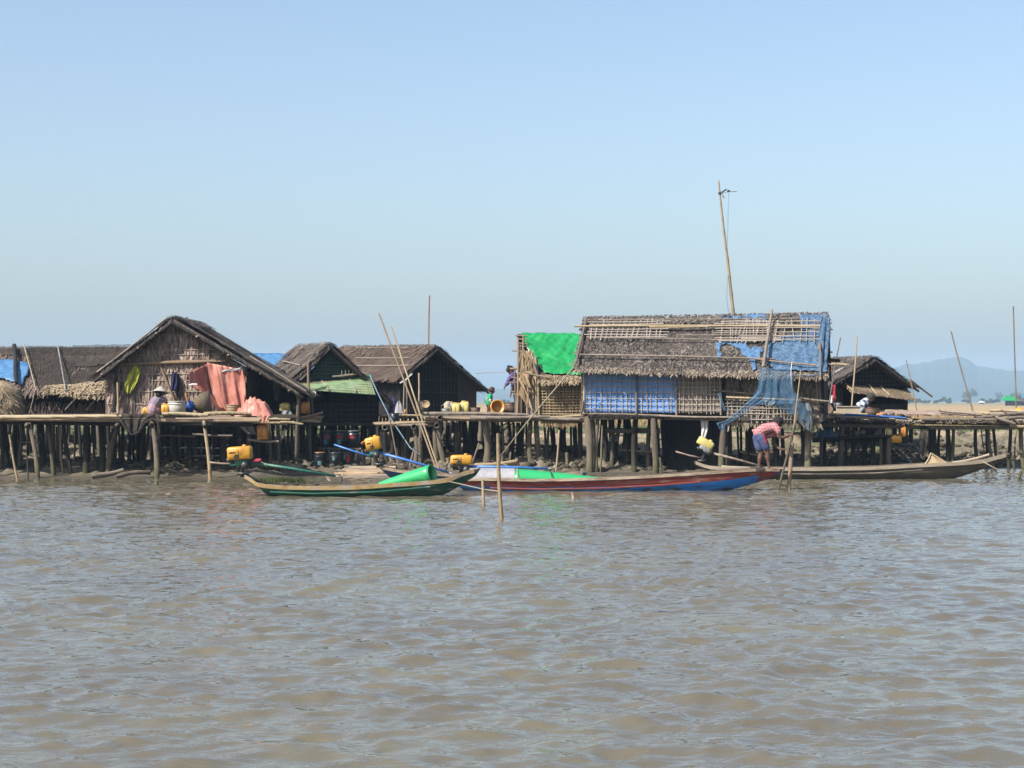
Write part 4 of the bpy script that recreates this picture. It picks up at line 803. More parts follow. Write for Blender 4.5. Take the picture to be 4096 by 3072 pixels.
# right gable end
gA = eB - TD * .15; slab('gable_wall', Quad(rB - TD * .12 + UP * -.15, rB - TD * .12 - UP * .1 + BKH * .05, bB - TD * .15 - UP * .1, gA - UP * .1), H, 'wall_dark', .05)
slab('gable_wall', Quad(P(3296, 1455, fB(3296)), P(3296, 1455, fB(3296)) + BKH * 3, P(3296, 1665, fB(3296)) + BKH * 3, P(3296, 1665, fB(3296))), H, 'wall_dark', .05)
for (u, v, du) in ((3310, 1317, 22), (3305, 1408, 26), (3300, 1437, 60), (3316, 1290, 12)): pole('purlin', P(u - 60, v, fB(u) + .6), P(u + du, v + 2, fB(u) + .55), .05 if du > 40 else .022, H, 'post_dark' if du > 40 else 'bamboo_grey', 'w')
drape('gable_tarpaulin', [(3285, 1268), (3275, 1345), (3280, 1420), (3282, 1480)], [(3320, 1270), (3322, 1345), (3312, 1420), (3296, 1490)], fB(3300) + .3, H, 'tarp_blue_worn', 2, .05, tilt=-.5)
# stilts
for (u0, v0, u1, v1, w, dY, m) in ((2347, 1665, 2357, 1893, 30, 0, 'post'), (2371, 1670, 2375, 1885, 17, .5, 'post'), (2390, 1672, 2386, 1884, 17, .1, 'post'), (2412, 1700, 2404, 1882, 9, .1, 'post'), (2442, 1700, 2442, 1842, 22, 1.6, 'post'), (2540, 1672, 2536, 1878, 20, .3, 'post_dark'), (2625, 1672, 2620, 1893, 27, 0, 'post'), (2885, 1672, 2889, 1870, 26, .2, 'post'), (2912, 1672, 2912, 1862, 28, .6, 'post_dark'), (3233, 1690, 3233, 1876, 28, .5, 'post'), (3102, 1690, 3102, 1862, 20, 1.2, 'post_dark'), (3133, 1690, 3135, 1860, 17, 1.4, 'post_dark'), (2984, 1680, 2984, 1842, 20, 2, 'post'), (3004, 1680, 3006, 1838, 18, 2.3, 'post'), (3208, 1690, 3210, 1850, 18, 1.5, 'post_dark'), (2640, 1830, 2644, 1888, 9, -.2, 'post')): post(H, u0, v0, u1, v1, w, fB(u0) + dY, m)
for k in range(46):
    u = 2400 + random.random() * 880
    if 2640 < u < 2890: continue
    dY = random.uniform(1.2, 3.2); post(H, u, 1675, u + random.uniform(-12, 12), 1872 - dY * 15, random.uniform(8, 22), fB(u) + dY, random.choice(['post', 'post_dark', 'post_dark', 'bamboo_grey']))
slab('underfloor_backing', WB(2655, 1672, 2885, 1892, 1.1), H, 'wall_dark', .05); slab('underfloor_backing', Quad(P(2655, 1672, 51.2), P(2640, 1672, 49.9), P(2640, 1700, 49.9), P(2655, 1890, 51.2)), H, 'wall_dark', .03)
slab('underfloor_shelf', Quad(P(2420, 1712, 52.6), P(2640, 1712, 52.4), P(2640, 1716, 50.6), P(2420, 1716, 50.8)), H, 'wood_dark', .12)
drape('hanging_sack', [(2802, 1672), (2806, 1720), (2804, 1755)], [(2834, 1672), (2832, 1720), (2818, 1758)], fB(2815) + .1, H, 'cloth_white', 2, .03)
pole('cross_rail', P(2480, 1800, 51.5), P(2640, 1806, 51.3), .02, H, 'bamboo'); pole('cross_rail', P(2960, 1808, 51.2), P(3070, 1832, 51.0), .03, H, 'bamboo')
# torn blue fishing net over the wall
Hn = thing('fishing_net', 'torn blue fishing net draped from the eave of the wide thatched house', 'net', P(3060, 1700, 49.0))
YN = fB(3080) - .75
drape('net_sheet', [(3036, 1466), (3034, 1520), (3028, 1560), (3012, 1590), (2990, 1622)], [(3178, 1486), (3172, 1530), (3178, 1565), (3200, 1590), (3196, 1612)], YN, Hn, 'net_blue', 5, .03, 50, 30, solid=0)
drape('net_tail', [(3030, 1556), (2990, 1606), (2945, 1646), (2905, 1682), (2866, 1692), (2880, 1722)], [(3060, 1606), (3012, 1632), (2965, 1664), (2925, 1690), (2905, 1706), (2902, 1722)], YN - .05, Hn, 'net_blue', 3, .05, 24, 30, solid=0)
drape('net_edge', [(3172, 1500), (3240, 1500), (3290, 1490)], [(3176, 1506), (3240, 1506), (3290, 1498)], YN, Hn, 'net_blue', 2, .02, 12, 6, solid=0)
drape('net_strip', [(2868, 1575), (2880, 1600), (2895, 1645)], [(2884, 1570), (2890, 1600), (2905, 1640)], fB(2880) - .3, Hn, 'net_blue', 2, .03, 8, 12, solid=0)
drape('net_skirt', [(3060, 1604), (3090, 1622), (3125, 1640)], [(3200, 1600), (3230, 1640), (3240, 1690)], fB(3180) - .45, Hn, 'net_blue', 4, .05, 36, 20, solid=0)
drape('net_bundle', [(3162, 1610), (3158, 1640), (3190, 1680), (3215, 1710)], [(3238, 1612), (3250, 1650), (3252, 1690), (3242, 1726)], fB(3210) - .25, Hn, 'net_pale', 2, .08, 22, 18, solid=0)
drape('net_rag', [(3050, 1600), (3060, 1620)], [(3110, 1608), (3085, 1628)], YN - .02, Hn, 'net_pale', 3, .04, 14, 10, solid=0)
rope('hem_cord', [P(3168, 1450, YN + .1), P(3164, 1480, YN - .05), P(3166, 1560, YN - .06)], .012, 'cloth_white', par=Hn)
# mast with the television aerial
M = thing('aerial_mast', 'tall bamboo mast with a television aerial rising above the thatched ridge', 'mast', P(2938, 1290, 51.3))
pts = [P(2938, 1300, 51.3), P(2925, 1180, 51.3), P(2910, 1040, 51.3), P(2896, 930, 51.3), P(2884, 820, 51.3), P(2874, 722, 51.3)]
mb = MB(); fine = []; rr = []
for i in range(41):
    t = i / 40; p = Vector(lerp_line([tuple(x) for x in pts], t)); fine.append(p); rr.append((.05 - .028 * t) * (1.18 if i % 4 == 0 else 1))
mb.tube(fine, rr, 7); mb.build('mast', MAT['bamboo'], M, True)
mb = MB(); c = P(2878, 772, 51.3); mb.tube([c, P(2946, 765, 51.3)], .006, 5); mb.build('boom', MAT['metal_grey'], M)
for (a, b) in (((2886, 770), (2906, 757)), ((2886, 770), (2896, 792))): mb = MB(); mb.tube([P(*a, 51.28), P(*b, 51.2)], .02, 6); mb.build('reflector', MAT['metal_dark'], M)
mb = MB(); mb.rbox(P(2914, 764, 51.28), (.07, .07, .06), .012); mb.build('connector_box', MAT['metal_dark'], M)
for u in (2924, 2936, 2942): mb = MB(); mb.tube([P(u - 4, 766, 51.0), P(u + 4, 766, 51.6)], .012, 5); mb.build('element', MAT['metal_grey'], M)
rope('cable', [P(2915, 768, 51.25), P(2912, 850, 51.2), P(2911, 930, 51.2), P(2907, 985, 51.22), P(2904, 1000, 51.24)], .008, 'rope_blue', par=M); rope('cable', [P(2912, 1100, 51.25), P(2908, 1140, 51.2), P(2907, 1200, 51.2), P(2914, 1245, 51.2), P(2922, 1262, 51.2), P(2916, 1275, 51.2)], .008, 'rope_blue', par=M)
mb = MB(); mb.lathe([(.03, -.03), (.045, -.03), (.045, .03), (.03, .03)], P(2879, 773, 51.3), 10); mb.build('clamp', MAT['metal_dark'], M)

# --- house at the right end
h5 = thing('stilt_house', 'gabled thatched house with a straw awning beside the bamboo platform', 'house', P(3480, 1670, 58), 0, 'thatched houses on stilts')
f5 = LN(3497, 57.0, 22); r5f = LN(3497, 56.5, 22)
ap, le, re = P(3497, 1432, r5f(3497)), P(3292, 1560, r5f(3292)), P(3662, 1545, r5f(3662))
QL5, QR5, rfs5, bk5, td5 = gable_roof(h5, ap, le, re, 22, 4.5, m='thatch_grey', leaf=.32, wild=.3, sag=.02); rake_poles(h5, ap, le, re, bk5, 'post_dark', .035, .1)
pole('rafter', P(3640, 1520, r5f(3640)), P(3728, 1586, r5f(3728)), .03, h5, 'pole_tan', 'w'); pole('roof_pole', P(3300, 1457, 57.2), P(3420, 1460, 56.9), .04, h5, 'bamboo')
patch('roof_rag', QL5, [(3312, 1490), (3335, 1482), (3330, 1498), (3310, 1510)], h5, 'tarp_salmon', .08, .04, .02); patch('roof_rag', QL5, [(3340, 1492), (3382, 1475), (3376, 1484), (3335, 1503)], h5, 'cloth_grey', .08, .04, .02); patch('roof_rag', QL5, [(3308, 1514), (3332, 1506), (3330, 1518), (3308, 1524)], h5, 'metal_teal', .08, .04, .02)
q5 = PQ(3360, 1440, 3630, 1655, f5); g5 = px_poly(q5, [(3366, 1655), (3366, 1545), (3495, 1452), (3622, 1545), (3625, 1655)]); w5 = slab('gable_wall', q5, h5, 'wall_dark', .05, px_poly(q5, [(3366, 1560), (3366, 1535), (3495, 1452), (3622, 1540), (3622, 1575)])); lattice(q5, w5, .1, .95, .1, .5, 16, 5, 'strip_dark', .007, .03, .006, poly=g5)
slab('lower_wall', PQ(3480, 1615, 3626, 1655, f5), h5, 'wall_mid', .05); pole('wall_post', P(3624, 1660, f5(3624) - .04), P(3622, 1550, f5(3622) - .04), .05, h5, 'wall_mid', 'w'); slab('inner_wall', PQ(3360, 1540, 3630, 1655, LN(3497, 59.0, 22)), h5, 'wall_dark', .05)
slab('door_panel', PQ(3345, 1548, 3372, 1632, f5), h5, 'wall_mid', .04)
aw5 = Quad(P(3374, 1537, f5(3374) - .1), P(3634, 1563, f5(3634) - .1), P(3658, 1600, f5(3658) - .9), P(3406, 1568, f5(3406) - .9)); a5 = slab('awning', aw5, h5, 'thatch_straw', .03); thatch('palm_leaf', aw5, a5, 'thatch_straw', row=.08, gap=.03, ln=.22, lift=.03, wild=.15)
for a in (0, .38, .57): pole('awning_batten', aw5.p(a, -.02, .05), aw5.p(a + .02, 1, .05), .024, a5, 'bamboo')
box_walls(h5, PQ(3366, 1600, 3622, 1660, f5), bk5, 4.2, bh=1.1)
for k in range(22): u = 3300 + k * 16; Y = 57 + random.uniform(0, 3); post(h5, u, 1665, u + random.uniform(-5, 5), 1780, random.uniform(12, 18), Y, 'post_dark')

# ------------------------------------------------------------------ piers
def deck_rows(root, u0, u1, Yf, Yb, z, step=.10, r=.045, m='bamboo_grey', jit=40, name='deck_pole', style='b'):
    y = Yf; k = 0
    while y < Yb:
        a = (u0 + random.uniform(-jit, jit) - 2048) * Yf / FPX; b = (u1 + random.uniform(-jit, jit) - 2048) * Yf / FPX
        pole(name, (a, y, z - r + random.uniform(-.008, .008)), (b, y + random.uniform(-.02, .02), z - r + random.uniform(-.008, .008)), r * random.uniform(.85, 1.1), root, m if not isinstance(m, list) else random.choice(m), style); y += step; k += 1
YA = 47.6
pa = thing('pier', 'bamboo pier on timber stilts before the house with the salmon tarpaulin', 'pier', P(500, 1900, 48.6))
zA = 1.60
deck_rows(pa, -300, 1010, YA + .12, 49.5, zA, .105, .05, ['bamboo_grey', 'pole_tan', 'pole_tan'])
pole('edge_pole', P(-260, 1667, YA - .02), P(486, 1669, YA - .02), .062, pa, 'bamboo'); pole('edge_pole', P(648, 1658, YA - .06), P(832, 1657, YA - .06), .05, pa, 'bamboo'); pole('edge_pole', P(815, 1656, YA), P(1006, 1660, YA), .055, pa, 'bamboo'); pole('edge_pole', P(440, 1662, YA), P(700, 1660, YA), .05, pa, 'bamboo_grey')
for (a, b, z_, r_) in ((960, 1178, 1684, .035), (985, 1160, 1676, .03), (1000, 1150, 1690, .03), (940, 1110, 1670, .035), (1120, 1212, 1690, .03)): pole('deck_pole', P(a, z_, YA + .3), P(b, z_ + 4, YA + .4), r_, pa, 'bamboo')
for Y in (YA + .3, 48.5, 49.4): pole('beam', (P(-280, 0, Y).x, Y, zA - .16), (P(1010, 0, Y).x, Y, zA - .16), .06, pa, 'post_dark', 'w')  # dark tone paints in the shade below the deck
for u in (110, 470, 605, 822): pole('cross_beam', (P(u, 0, YA - .12).x, YA - .12, zA - .2), (P(u, 0, 49.6).x, 49.6, zA - .2), .07, pa, 'post', 'w')
slab('mat', Quad(P(120, 1661, 49.6), P(460, 1659, 49.6), P(470, 1664, 47.8), P(130, 1664, 47.8)), pa, 'plastic_brown', .012, off=.03)
for (u0, v0, u1, v1, w, dY, m) in ((115, 1690, 150, 1914, 20, 0, 'post'), (190, 1685, 213, 1893, 17, .6, 'post'), (256, 1685, 277, 1889, 16, .7, 'post_dark'), (239, 1690, 252, 1884, 9, .8, 'bamboo'), (347, 1685, 347, 1890, 26, .8, 'post_dark'), (375, 1690, 384, 1886, 11, .9, 'post_dark'), (412, 1685, 412, 1882, 22, 1.0, 'post_dark'), (476, 1680, 433, 1880, 24, .9, 'post'), (606, 1680, 626, 1914, 24, 0, 'post'), (26, 1690, 28, 1874, 20, 1.2, 'post_dark'), (56, 1690, 58, 1876, 18, 1.6, 'post_dark'), (84, 1690, 80, 1876, 16, 1.4, 'post'), (168, 1690, 170, 1866, 27, 1.9, 'post_dark'), (212, 1700, 218, 1862, 16, 2.2, 'post'), (232, 1700, 232, 1862, 14, 2.3, 'post'), (6, 1690, 4, 1880, 16, 1.0, 'post_dark'), (-40, 1690, -50, 1912, 18, .2, 'post'), (-120, 1690, -110, 1912, 18, .2, 'post'), (820, 1682, 837, 1909, 15, -.02, 'bamboo'), (700, 1690, 705, 1880, 22, 1.8, 'post_dark'), (760, 1690, 764, 1880, 22, 1.6, 'post_dark'), (900, 1690, 905, 1880, 22, 1.6, 'post_dark'), (960, 1690, 955, 1880, 18, 1.2, 'post_dark'), (990, 1690, 990, 1878, 17, 1.4, 'post'), (1035, 1690, 1030, 1872, 16, 1.6, 'post_dark'), (1075, 1690, 1080, 1868, 14, 1.8, 'post')): post(pa, u0, v0, u1, v1, w, YA + dY, m, style='b' if m == 'bamboo' else 'w')
for k in range(52):
    u = -120 + k * 22 + random.uniform(-9, 9); Y = random.uniform(49.6, 52.4); post(pa, u, 1686, u + random.uniform(-12, 12), 1880 - (Y - 49.6) * 14, random.uniform(9, 22), Y, random.choice(['post', 'post_dark', 'post_dark', 'post_dark']))
for (a, b) in (((5, 1733, ), (60, 1733)), ((90, 1770), (160, 1769)), ((600, 1742), (780, 1746))): pole('cross_rail', P(*a, 48.9), P(*b, 48.9), .022, pa, 'bamboo_grey', 'w')
pole('shelf_pole', P(770, 1736, 48.4), P(930, 1742, 48.4), .03, pa, 'bamboo_grey', 'w'); pole('shelf_pole', P(990, 1758, 48.2), P(1115, 1765, 48.2), .035, pa, 'bamboo_grey', 'w')
# part before the house with the green awning
pb_ = thing('pier', 'short bamboo landing beside the house with the green awning', 'pier', P(1190, 1850, 51))
deck_rows(pb_, 1110, 1262, 50.3, 51.9, 1.58, .10, .045, ['bamboo_grey', 'bamboo'], 14)
for (a, b) in (((1195, 1672), (1292, 1652)), ((1205, 1672), (1282, 1663)), ((1210, 1682), (1270, 1676)), ((1195, 1688), (1280, 1684))): pole('deck_pole', P(*a, 50.1), P(*b, 50.2), .032, pb_, random.choice(['bamboo', 'pole_tan']))
for (u0, v0, u1, v1, w, Y, m) in ((1114, 1690, 1116, 1856, 15, 50.3, 'post'), (1138, 1690, 1136, 1846, 14, 51, 'post_dark'), (1155, 1690, 1151, 1834, 12, 51.4, 'post'), (1170, 1690, 1167, 1830, 13, 51.6, 'post'), (1186, 1690, 1186, 1836, 18, 51.2, 'post'), (1212, 1690, 1230, 1842, 12, 51, 'post_dark'), (1090, 1690, 1094, 1850, 14, 50.6, 'post_dark'), (1222, 1700, 1238, 1838, 8, 51.2, 'post')): post(pb_, u0, v0, u1, v1, w, Y, m)
# middle pier
pc = thing('pier', 'bamboo pier with buckets and yellow jerrycans between the dark house and the green hut', 'pier', P(1930, 1850, 52.2))
zC = 1.59
deck_rows(pc, 1690, 2110, 51.35, 54.2, zC, .105, .05, ['bamboo_grey', 'pole_tan'], 14)
pole('edge_pole', P(1690, 1655, 51.2), P(2115, 1664, 51.2), .055, pc, 'bamboo_grey'); pole('edge_pole', P(1882, 1672, 51.0), P(2340, 1675, 51.3), .062, pc, 'bamboo_grey'); pole('edge_pole', P(1884, 1666, 51.1), P(2200, 1670, 51.1), .045, pc, 'bamboo_grey')
pole('beam', P(1690, 1672, 51.5), P(2350, 1682, 51.6), .06, pc, 'post', 'w'); pole('beam', P(1690, 1676, 53.5), P(2340, 1678, 53.5), .06, pc, 'post', 'w')
deck_rows(pc, 1500, 1752, 51.6, 53.2, 1.42, .1, .04, ['bamboo_grey', 'pole_tan'], 12); pole('edge_pole', P(1498, 1697, 51.4), P(1756, 1692, 51.4), .03, pc, 'bamboo')
deck_rows(pc, 1530, 1720, 53.4, 55.0, 1.62, .1, .04, ['bamboo_grey', 'pole_tan'], 12); pole('edge_pole', P(1530, 1662, 53.3), P(1735, 1655, 53.3), .035, pc, 'bamboo')
for (u, v) in ((1540, 1710), (1655, 1708), (1748, 1702), (1760, 1672)): pole('beam_end', P(u, v, 51.15), P(u, v - 3, 53.6), .085, pc, 'post', 'h')
for (u0, v0, u1, v1, w, Y, m) in ((1758, 1665, 1773, 1828, 22, 51.5, 'post'), (1743, 1705, 1750, 1824, 19, 51.6, 'post'), (1656, 1710, 1661, 1822, 20, 51.7, 'post'), (1540, 1712, 1545, 1826, 19, 51.7, 'post_dark'), (1941, 1682, 1946, 1834, 30, 51.5, 'post'), (1823, 1690, 1826, 1826, 14, 52.4, 'post'), (1836, 1690, 1846, 1822, 12, 52.6, 'post'), (1862, 1685, 1864, 1820, 25, 53, 'post_dark'), (1886, 1685, 1888, 1822, 16, 52.6, 'post_dark'), (1904, 1685, 1906, 1816, 18, 53, 'post_dark'), (1977, 1690, 1980, 1818, 20, 52.8, 'post_dark'), (2008, 1690, 2013, 1836, 12, 51.9, 'post'), (2034, 1690, 2034, 1812, 10, 53.4, 'bamboo_grey'), (2052, 1690, 2050, 1816, 12, 53.2, 'post_dark'), (2068, 1690, 2068, 1815, 18, 53, 'post_dark'), (2092, 1690, 2090, 1818, 20, 52.8, 'post_dark'), (1600, 1706, 1600, 1822, 20, 52.8, 'post_dark'), (1625, 1706, 1622, 1820, 14, 52.6, 'post'), (1700, 1706, 1702, 1818, 22, 53, 'post_dark'), (1722, 1706, 1720, 1818, 16, 52.8, 'post_dark'), (1515, 1706, 1512, 1822, 18, 52.6, 'post_dark'), (1570, 1706, 1572, 1820, 20, 53.2, 'post_dark'), (1790, 1690, 1794, 1812, 16, 54, 'post_dark')): post(pc, u0, v0, u1, v1, w, Y, m)
for k in range(44): u = 1490 + random.random() * 660; Y = random.uniform(52.6, 57); post(pc, u, 1685, u + random.uniform(-6, 6), 1815 - (Y - 54) * 12, random.uniform(9, 20), Y, random.choice(['post', 'post_dark', 'post_dark']))
pole('cross_rail', P(1770, 1760, 54.5), P(2310, 1792, 54.3), .05, pc, 'bamboo_grey', 'w'); pole('cross_rail', P(1770, 1742, 55.5), P(1880, 1758, 55.4), .04, pc, 'bamboo_grey', 'w')
for (a, b) in (((1990, 1712), (2050, 1680)), ((2000, 1735), (2056, 1690))): pole('brace', P(*a, 51.8), P(*b, 51.8), .022, pc, 'post_dark', 'w')
# right platform of bamboo laid end-on
pd = thing('pier', 'weathered bamboo platform of round poles beside the grey longtail boat', 'pier', P(3680, 1860, 53))
YD = 52.6
for k in range(88):
    u = 3268 + k * 12.4; v = 1674 + 14 * min(1, k / 30) + random.uniform(-4, 4) - max(0, k - 50) * .12; x = P(u, v, YD).x; z = P(u, v, YD).z
    if 3990 < u < 4030 and random.random() < .4: continue
    pole('platform_pole', (x, YD + random.uniform(-.12, .1), z), (x + random.uniform(-.05, .05), 55.6, z + random.uniform(-.02, .04)), .042 * random.uniform(.85, 1.15), pd, random.choice(['bamboo_grey', 'strip_grey', 'pole_tan', 'bamboo']), 'h')
for (a, b, Y, r_, m) in (((3268, 1665), (3440, 1676), 52.9, .03, 'bamboo'), ((3290, 1656), (3470, 1664), 53.4, .035, 'bamboo'), ((3345, 1668), (3720, 1688), 52.7, .035, 'bamboo_grey'), ((3690, 1674), (4060, 1684), 52.6, .05, 'bamboo_grey'), ((3760, 1640), (3910, 1668), 53.0, .05, 'wood_pale'), ((3800, 1648), (3930, 1664), 53.4, .045, 'bamboo'), ((3900, 1668), (4160, 1650), 53.2, .05, 'bamboo_grey'), ((3960, 1644), (4160, 1646), 54.2, .045, 'bamboo'), ((3870, 1654), (4030, 1648), 54.6, .05, 'bamboo'), ((4000, 1678), (4160, 1672), 52.6, .05, 'bamboo_grey'), ((3980, 1668), (4060, 1700), 52.45, .05, 'bamboo_grey'), ((4040, 1699), (4110, 1702), 52.5, .05, 'bamboo'), ((3540, 1645), (3612, 1636), 54.6, .045, 'wood_pale'), ((3590, 1650), (3726, 1648), 54.8, .05, 'bamboo'), ((3270, 1644), (3350, 1642), 53.8, .05, 'bamboo'), ((3960, 1658), (4140, 1662), 53.6, .04, 'bamboo_grey'), ((4005, 1640), (4035, 1668), 53.0, .03, 'bamboo_grey')): pole('loose_pole', P(*a, Y), P(*b, Y), r_, pd, m)
pole('loose_pole', P(3380, 1657, 52.8), P(3625, 1674, 52.75), .028, pd, 'metal_blue', 'w')
for Y, v in ((52.95, 1702), (54.4, 1694)): pole('beam', P(3280, v - 2, Y), P(4170, v + 4, Y), .06, pd, 'post', 'w')
mb = MB(); mb.grid(lambda a, b: P(3520 + a * 380, 1668 - 14 * b - 4 * math.sin(a * 3), 53.0 + 1.6 * b) + UP * (.03 + .05 * noise.noise(Vector((a * 9, b * 4, 0))) + .05 * math.sin(b * 3.1)), 30, 8); mb.build('palm_mat', MAT['wall_leaf'], pd, True, solid=.02)
q = Quad(P(3520, 1650, 54.8), P(3900, 1654, 54.6), P(3900, 1672, 52.9), P(3520, 1666, 52.9)); thatch('drying_leaves', q, pd, 'wall_leaf', row=.2, gap=.06, ln=.25, wd=.05, lift=.02, wild=.8, off=.06)
for (u0, v0, u1, v1, w, Y, m) in ((3366, 1702, 3360, 1862, 24, 53, 'post'), (3385, 1700, 3390, 1850, 12, 54, 'post_dark'), (3413, 1700, 3414, 1860, 18, 53.4, 'post_dark'), (3462, 1700, 3458, 1858, 22, 53.6, 'post_dark'), (3482, 1700, 3488, 1858, 20, 53.2, 'post_dark'), (3521, 1702, 3521, 1865, 13, 53, 'post'), (3530, 1702, 3540, 1855, 26, 54.2, 'post_dark'), (3556, 1745, 3560, 1862, 22, 52.9, 'post'), (3619, 1700, 3619, 1740, 22, 54.6, 'post'), (3905, 1704, 3911, 1842, 15, 53.6, 'post_dark'), (3943, 1704, 3946, 1840, 13, 53.8, 'post_dark'), (3954, 1704, 3970, 1838, 15, 53.6, 'post'), (3975, 1704, 3985, 1836, 12, 53.8, 'post_dark'), (4038, 1704, 4038, 1872, 14, 53.4, 'post_dark'), (4086, 1690, 4096, 1872, 17, 53.2, 'post'), (4066, 1704, 4060, 1800, 7, 56, 'bamboo'), (3715, 1704, 3722, 1846, 15, 53.8, 'post_dark'), (3730, 1704, 3734, 1840, 14, 54.6, 'post'), (3742, 1704, 3750, 1846, 14, 53.6, 'post_dark'), (3758, 1704, 3756, 1842, 12, 54.2, 'post_dark'), (3785, 1704, 3785, 1850, 16, 53.4, 'post_dark'), (3798, 1704, 3800, 1848, 14, 54, 'post_dark'), (3810, 1704, 3808, 1850, 15, 53.4, 'post'), (3310, 1700, 3300, 1866, 16, 53.2, 'post_dark'), (3288, 1700, 3285, 1864, 14, 52.8, 'post'), (4130, 1700, 4134, 1866, 15, 53.4, 'post'), (3925, 1720, 3938, 1800, 6, 55.5, 'bamboo_grey'), (3440, 1704, 3432, 1820, 8, 54.6, 'bamboo_grey')): post(pd, u0, v0, u1, v1, w, Y, m)
pole('shelf_beam', P(3250, 1760, 52.9), P(3600, 1748, 52.8), .055, pd, 'post_dark', 'w'); pole('shelf_beam', P(3250, 1766, 54), P(3600, 1756, 54), .05, pd, 'post_dark', 'w')
for k in range(7): y = 52.95 + k * .15; pole('shelf_slat', P(3260, 1758, y), P(3590, 1749, y), .03, pd, 'post_dark', 'w')

# ------------------------------------------------------------------ loose poles and stakes
def stick(label, a, b, Y, r, m='bamboo', style='b', name='bamboo_pole', Yb=None, cat='pole', into=0.0):
    p0, p1 = P(*b, Y), P(*a, Yb or Y); d = (p0 - p1).normalized(); return tag(pole(name, p0 + d * into, p1, r, None, m, style), label, cat)
stick('tall slender dark tan pole crossing a paler pole before the dark walled house', (1518, 1253), (1737, 1858), 50.6, .026, 'pole_tan', into=.2, Yb=51.2)
stick('pale yellow bamboo pole leaning beside the darker tall pole', (1563, 1307), (1752, 1862), 50.4, .024, 'bamboo', into=.2, Yb=51.2)
stick('slender twiggy pole leaning on the roof edge left of the straw awning', (3362, 1350), (3318, 1612), 54.2, .019, 'bamboo_grey', into=.3)
stick('upright pole with a knotted top before the straw awning', (3425, 1345), (3408, 1622), 54.2, .023, 'bamboo', into=.3)
stick('crooked thin branch pole beside the right end of the straw awning', (3622, 1440), (3668, 1642), 54.6, .017, 'pole_tan', into=.2)
stick('long knotty branch pole leaning over the bamboo platform', (3808, 1325), (3893, 1655), 54.8, .024, 'bamboo_grey', into=.2)
stick('tallest thin pole at the end of the bamboo platform', (4053, 1225), (4065, 1642), 54.8, .022, 'bamboo_grey', into=.3)
stick('pale thin pole standing before the torn blue net', (3205, 1480), (3160, 1830), 48.6, .02, 'bamboo', into=.35)
stick('long bamboo stake standing alone in the river before the boats', (1994, 1733), (2011, 2081), 30.8, .034, 'bamboo', into=.4, name='mooring_stake', cat='stake')
stick('short bamboo mooring stake tied to the green boat', (1928, 1920), (1936, 2030), 34.4, .031, 'bamboo', into=.4, name='mooring_stake', cat='stake')
stick('stout crooked stake beside the red prow', (3170, 1772), (3152, 1964), 40.9, .05, 'pole_tan', 'w', 'mooring_stake', cat='stake', into=.4)
stick('rusty brown stump in the water before the red boat', (2293, 1968), (2296, 2000), 37, .035, 'metal_rust', 'w', 'stake_stump', cat='stake', into=.3)
stick('dark broken stump in the water before the left pier', (632, 1925), (634, 1946), 42.9, .03, 'post_dark', 'w', 'stake_stump', cat='stake', into=.3)
stick('pale thin stake leaning at the water edge by the left pier', (40, 1738), (73, 1922), 46.0, .03, 'bamboo', into=.3, name='bamboo_stake', cat='stake')
stick('thin dark stake at the water edge by the left pier', (108, 1815), (111, 1924), 45.8, .022, 'post_dark', 'w', 'bamboo_stake', cat='stake', into=.3)
stick('leaning brown stump off the grey prow', (4082, 1885), (4070, 1922), 46.1, .04, 'post', 'w', 'stake_stump', cat='stake', into=.3)
stick('short stump behind the grey prow at the waterline', (4052, 1845), (4058, 1882), 52, .03, 'post', 'w', 'stake_stump', cat='stake', into=.3)
stick('bent bamboo cane in the mud before the thatched green hut', (2238, 1720), (2222, 1884), 50.2, .028, 'bamboo', into=.2, name='bamboo_stake', cat='stake')
stick('short fat timber stump in the mud under the middle pier', (1680, 1752), (1682, 1838), 51.0, .062, 'post', 'w', 'stake_stump', cat='stake', into=.3)
stick('leaning split stick in the mud below the middle pier', (1918, 1772), (1890, 1852), 50.6, .024, 'bamboo_grey', 'w', 'bamboo_stake', cat='stake', into=.2)
stick('tilted grey stub of a stake in the mud under the leaning poles', (1656, 1790), (1644, 1842), 51, .03, 'bamboo_grey', 'w', 'bamboo_stake', cat='stake', into=.2)
stick('thin bent sapling stake beside the blue motor', (1555, 1660), (1592, 1858), 50.8, .022, 'bamboo_grey', 'w', 'bamboo_stake', cat='stake', into=.2)
G = 'short stake stubs stuck in the mud'
for k in range(22):
    u = 1290 + k * 11 + random.uniform(-4, 4); Y = random.uniform(51.0, 51.8); x = P(u, 0, Y).x; z = gz(x, Y); h = random.uniform(.12, .42)
    tag(pole('stake_stub', (x, Y, z - .15), (x + random.uniform(-.04, .04), Y, z + h), random.uniform(.02, .038), None, random.choice(['bamboo_grey', 'post', 'bamboo']), 'w'), 'short stake stub in the mud behind the black buckets', 'stake', G)
for (u, Y, h, w) in ((2068, 51, .3, 18), (2268, 51.2, .34, 14), (2250, 51.0, .15, 6), (2100, 50.6, .16, 6), (2036, 50.8, .42, 10), (2012, 50.9, .3, 8)):
    x = P(u, 0, Y).x; z = gz(x, Y); tag(pole('stake_stub', (x, Y, z - .15), (x + random.uniform(-.04, .06), Y, z + h), w / S(Y) / 2, None, 'post', 'w'), 'short stake stub in the mud before the green hut stilts', 'stake', 'stake stubs before the green hut')
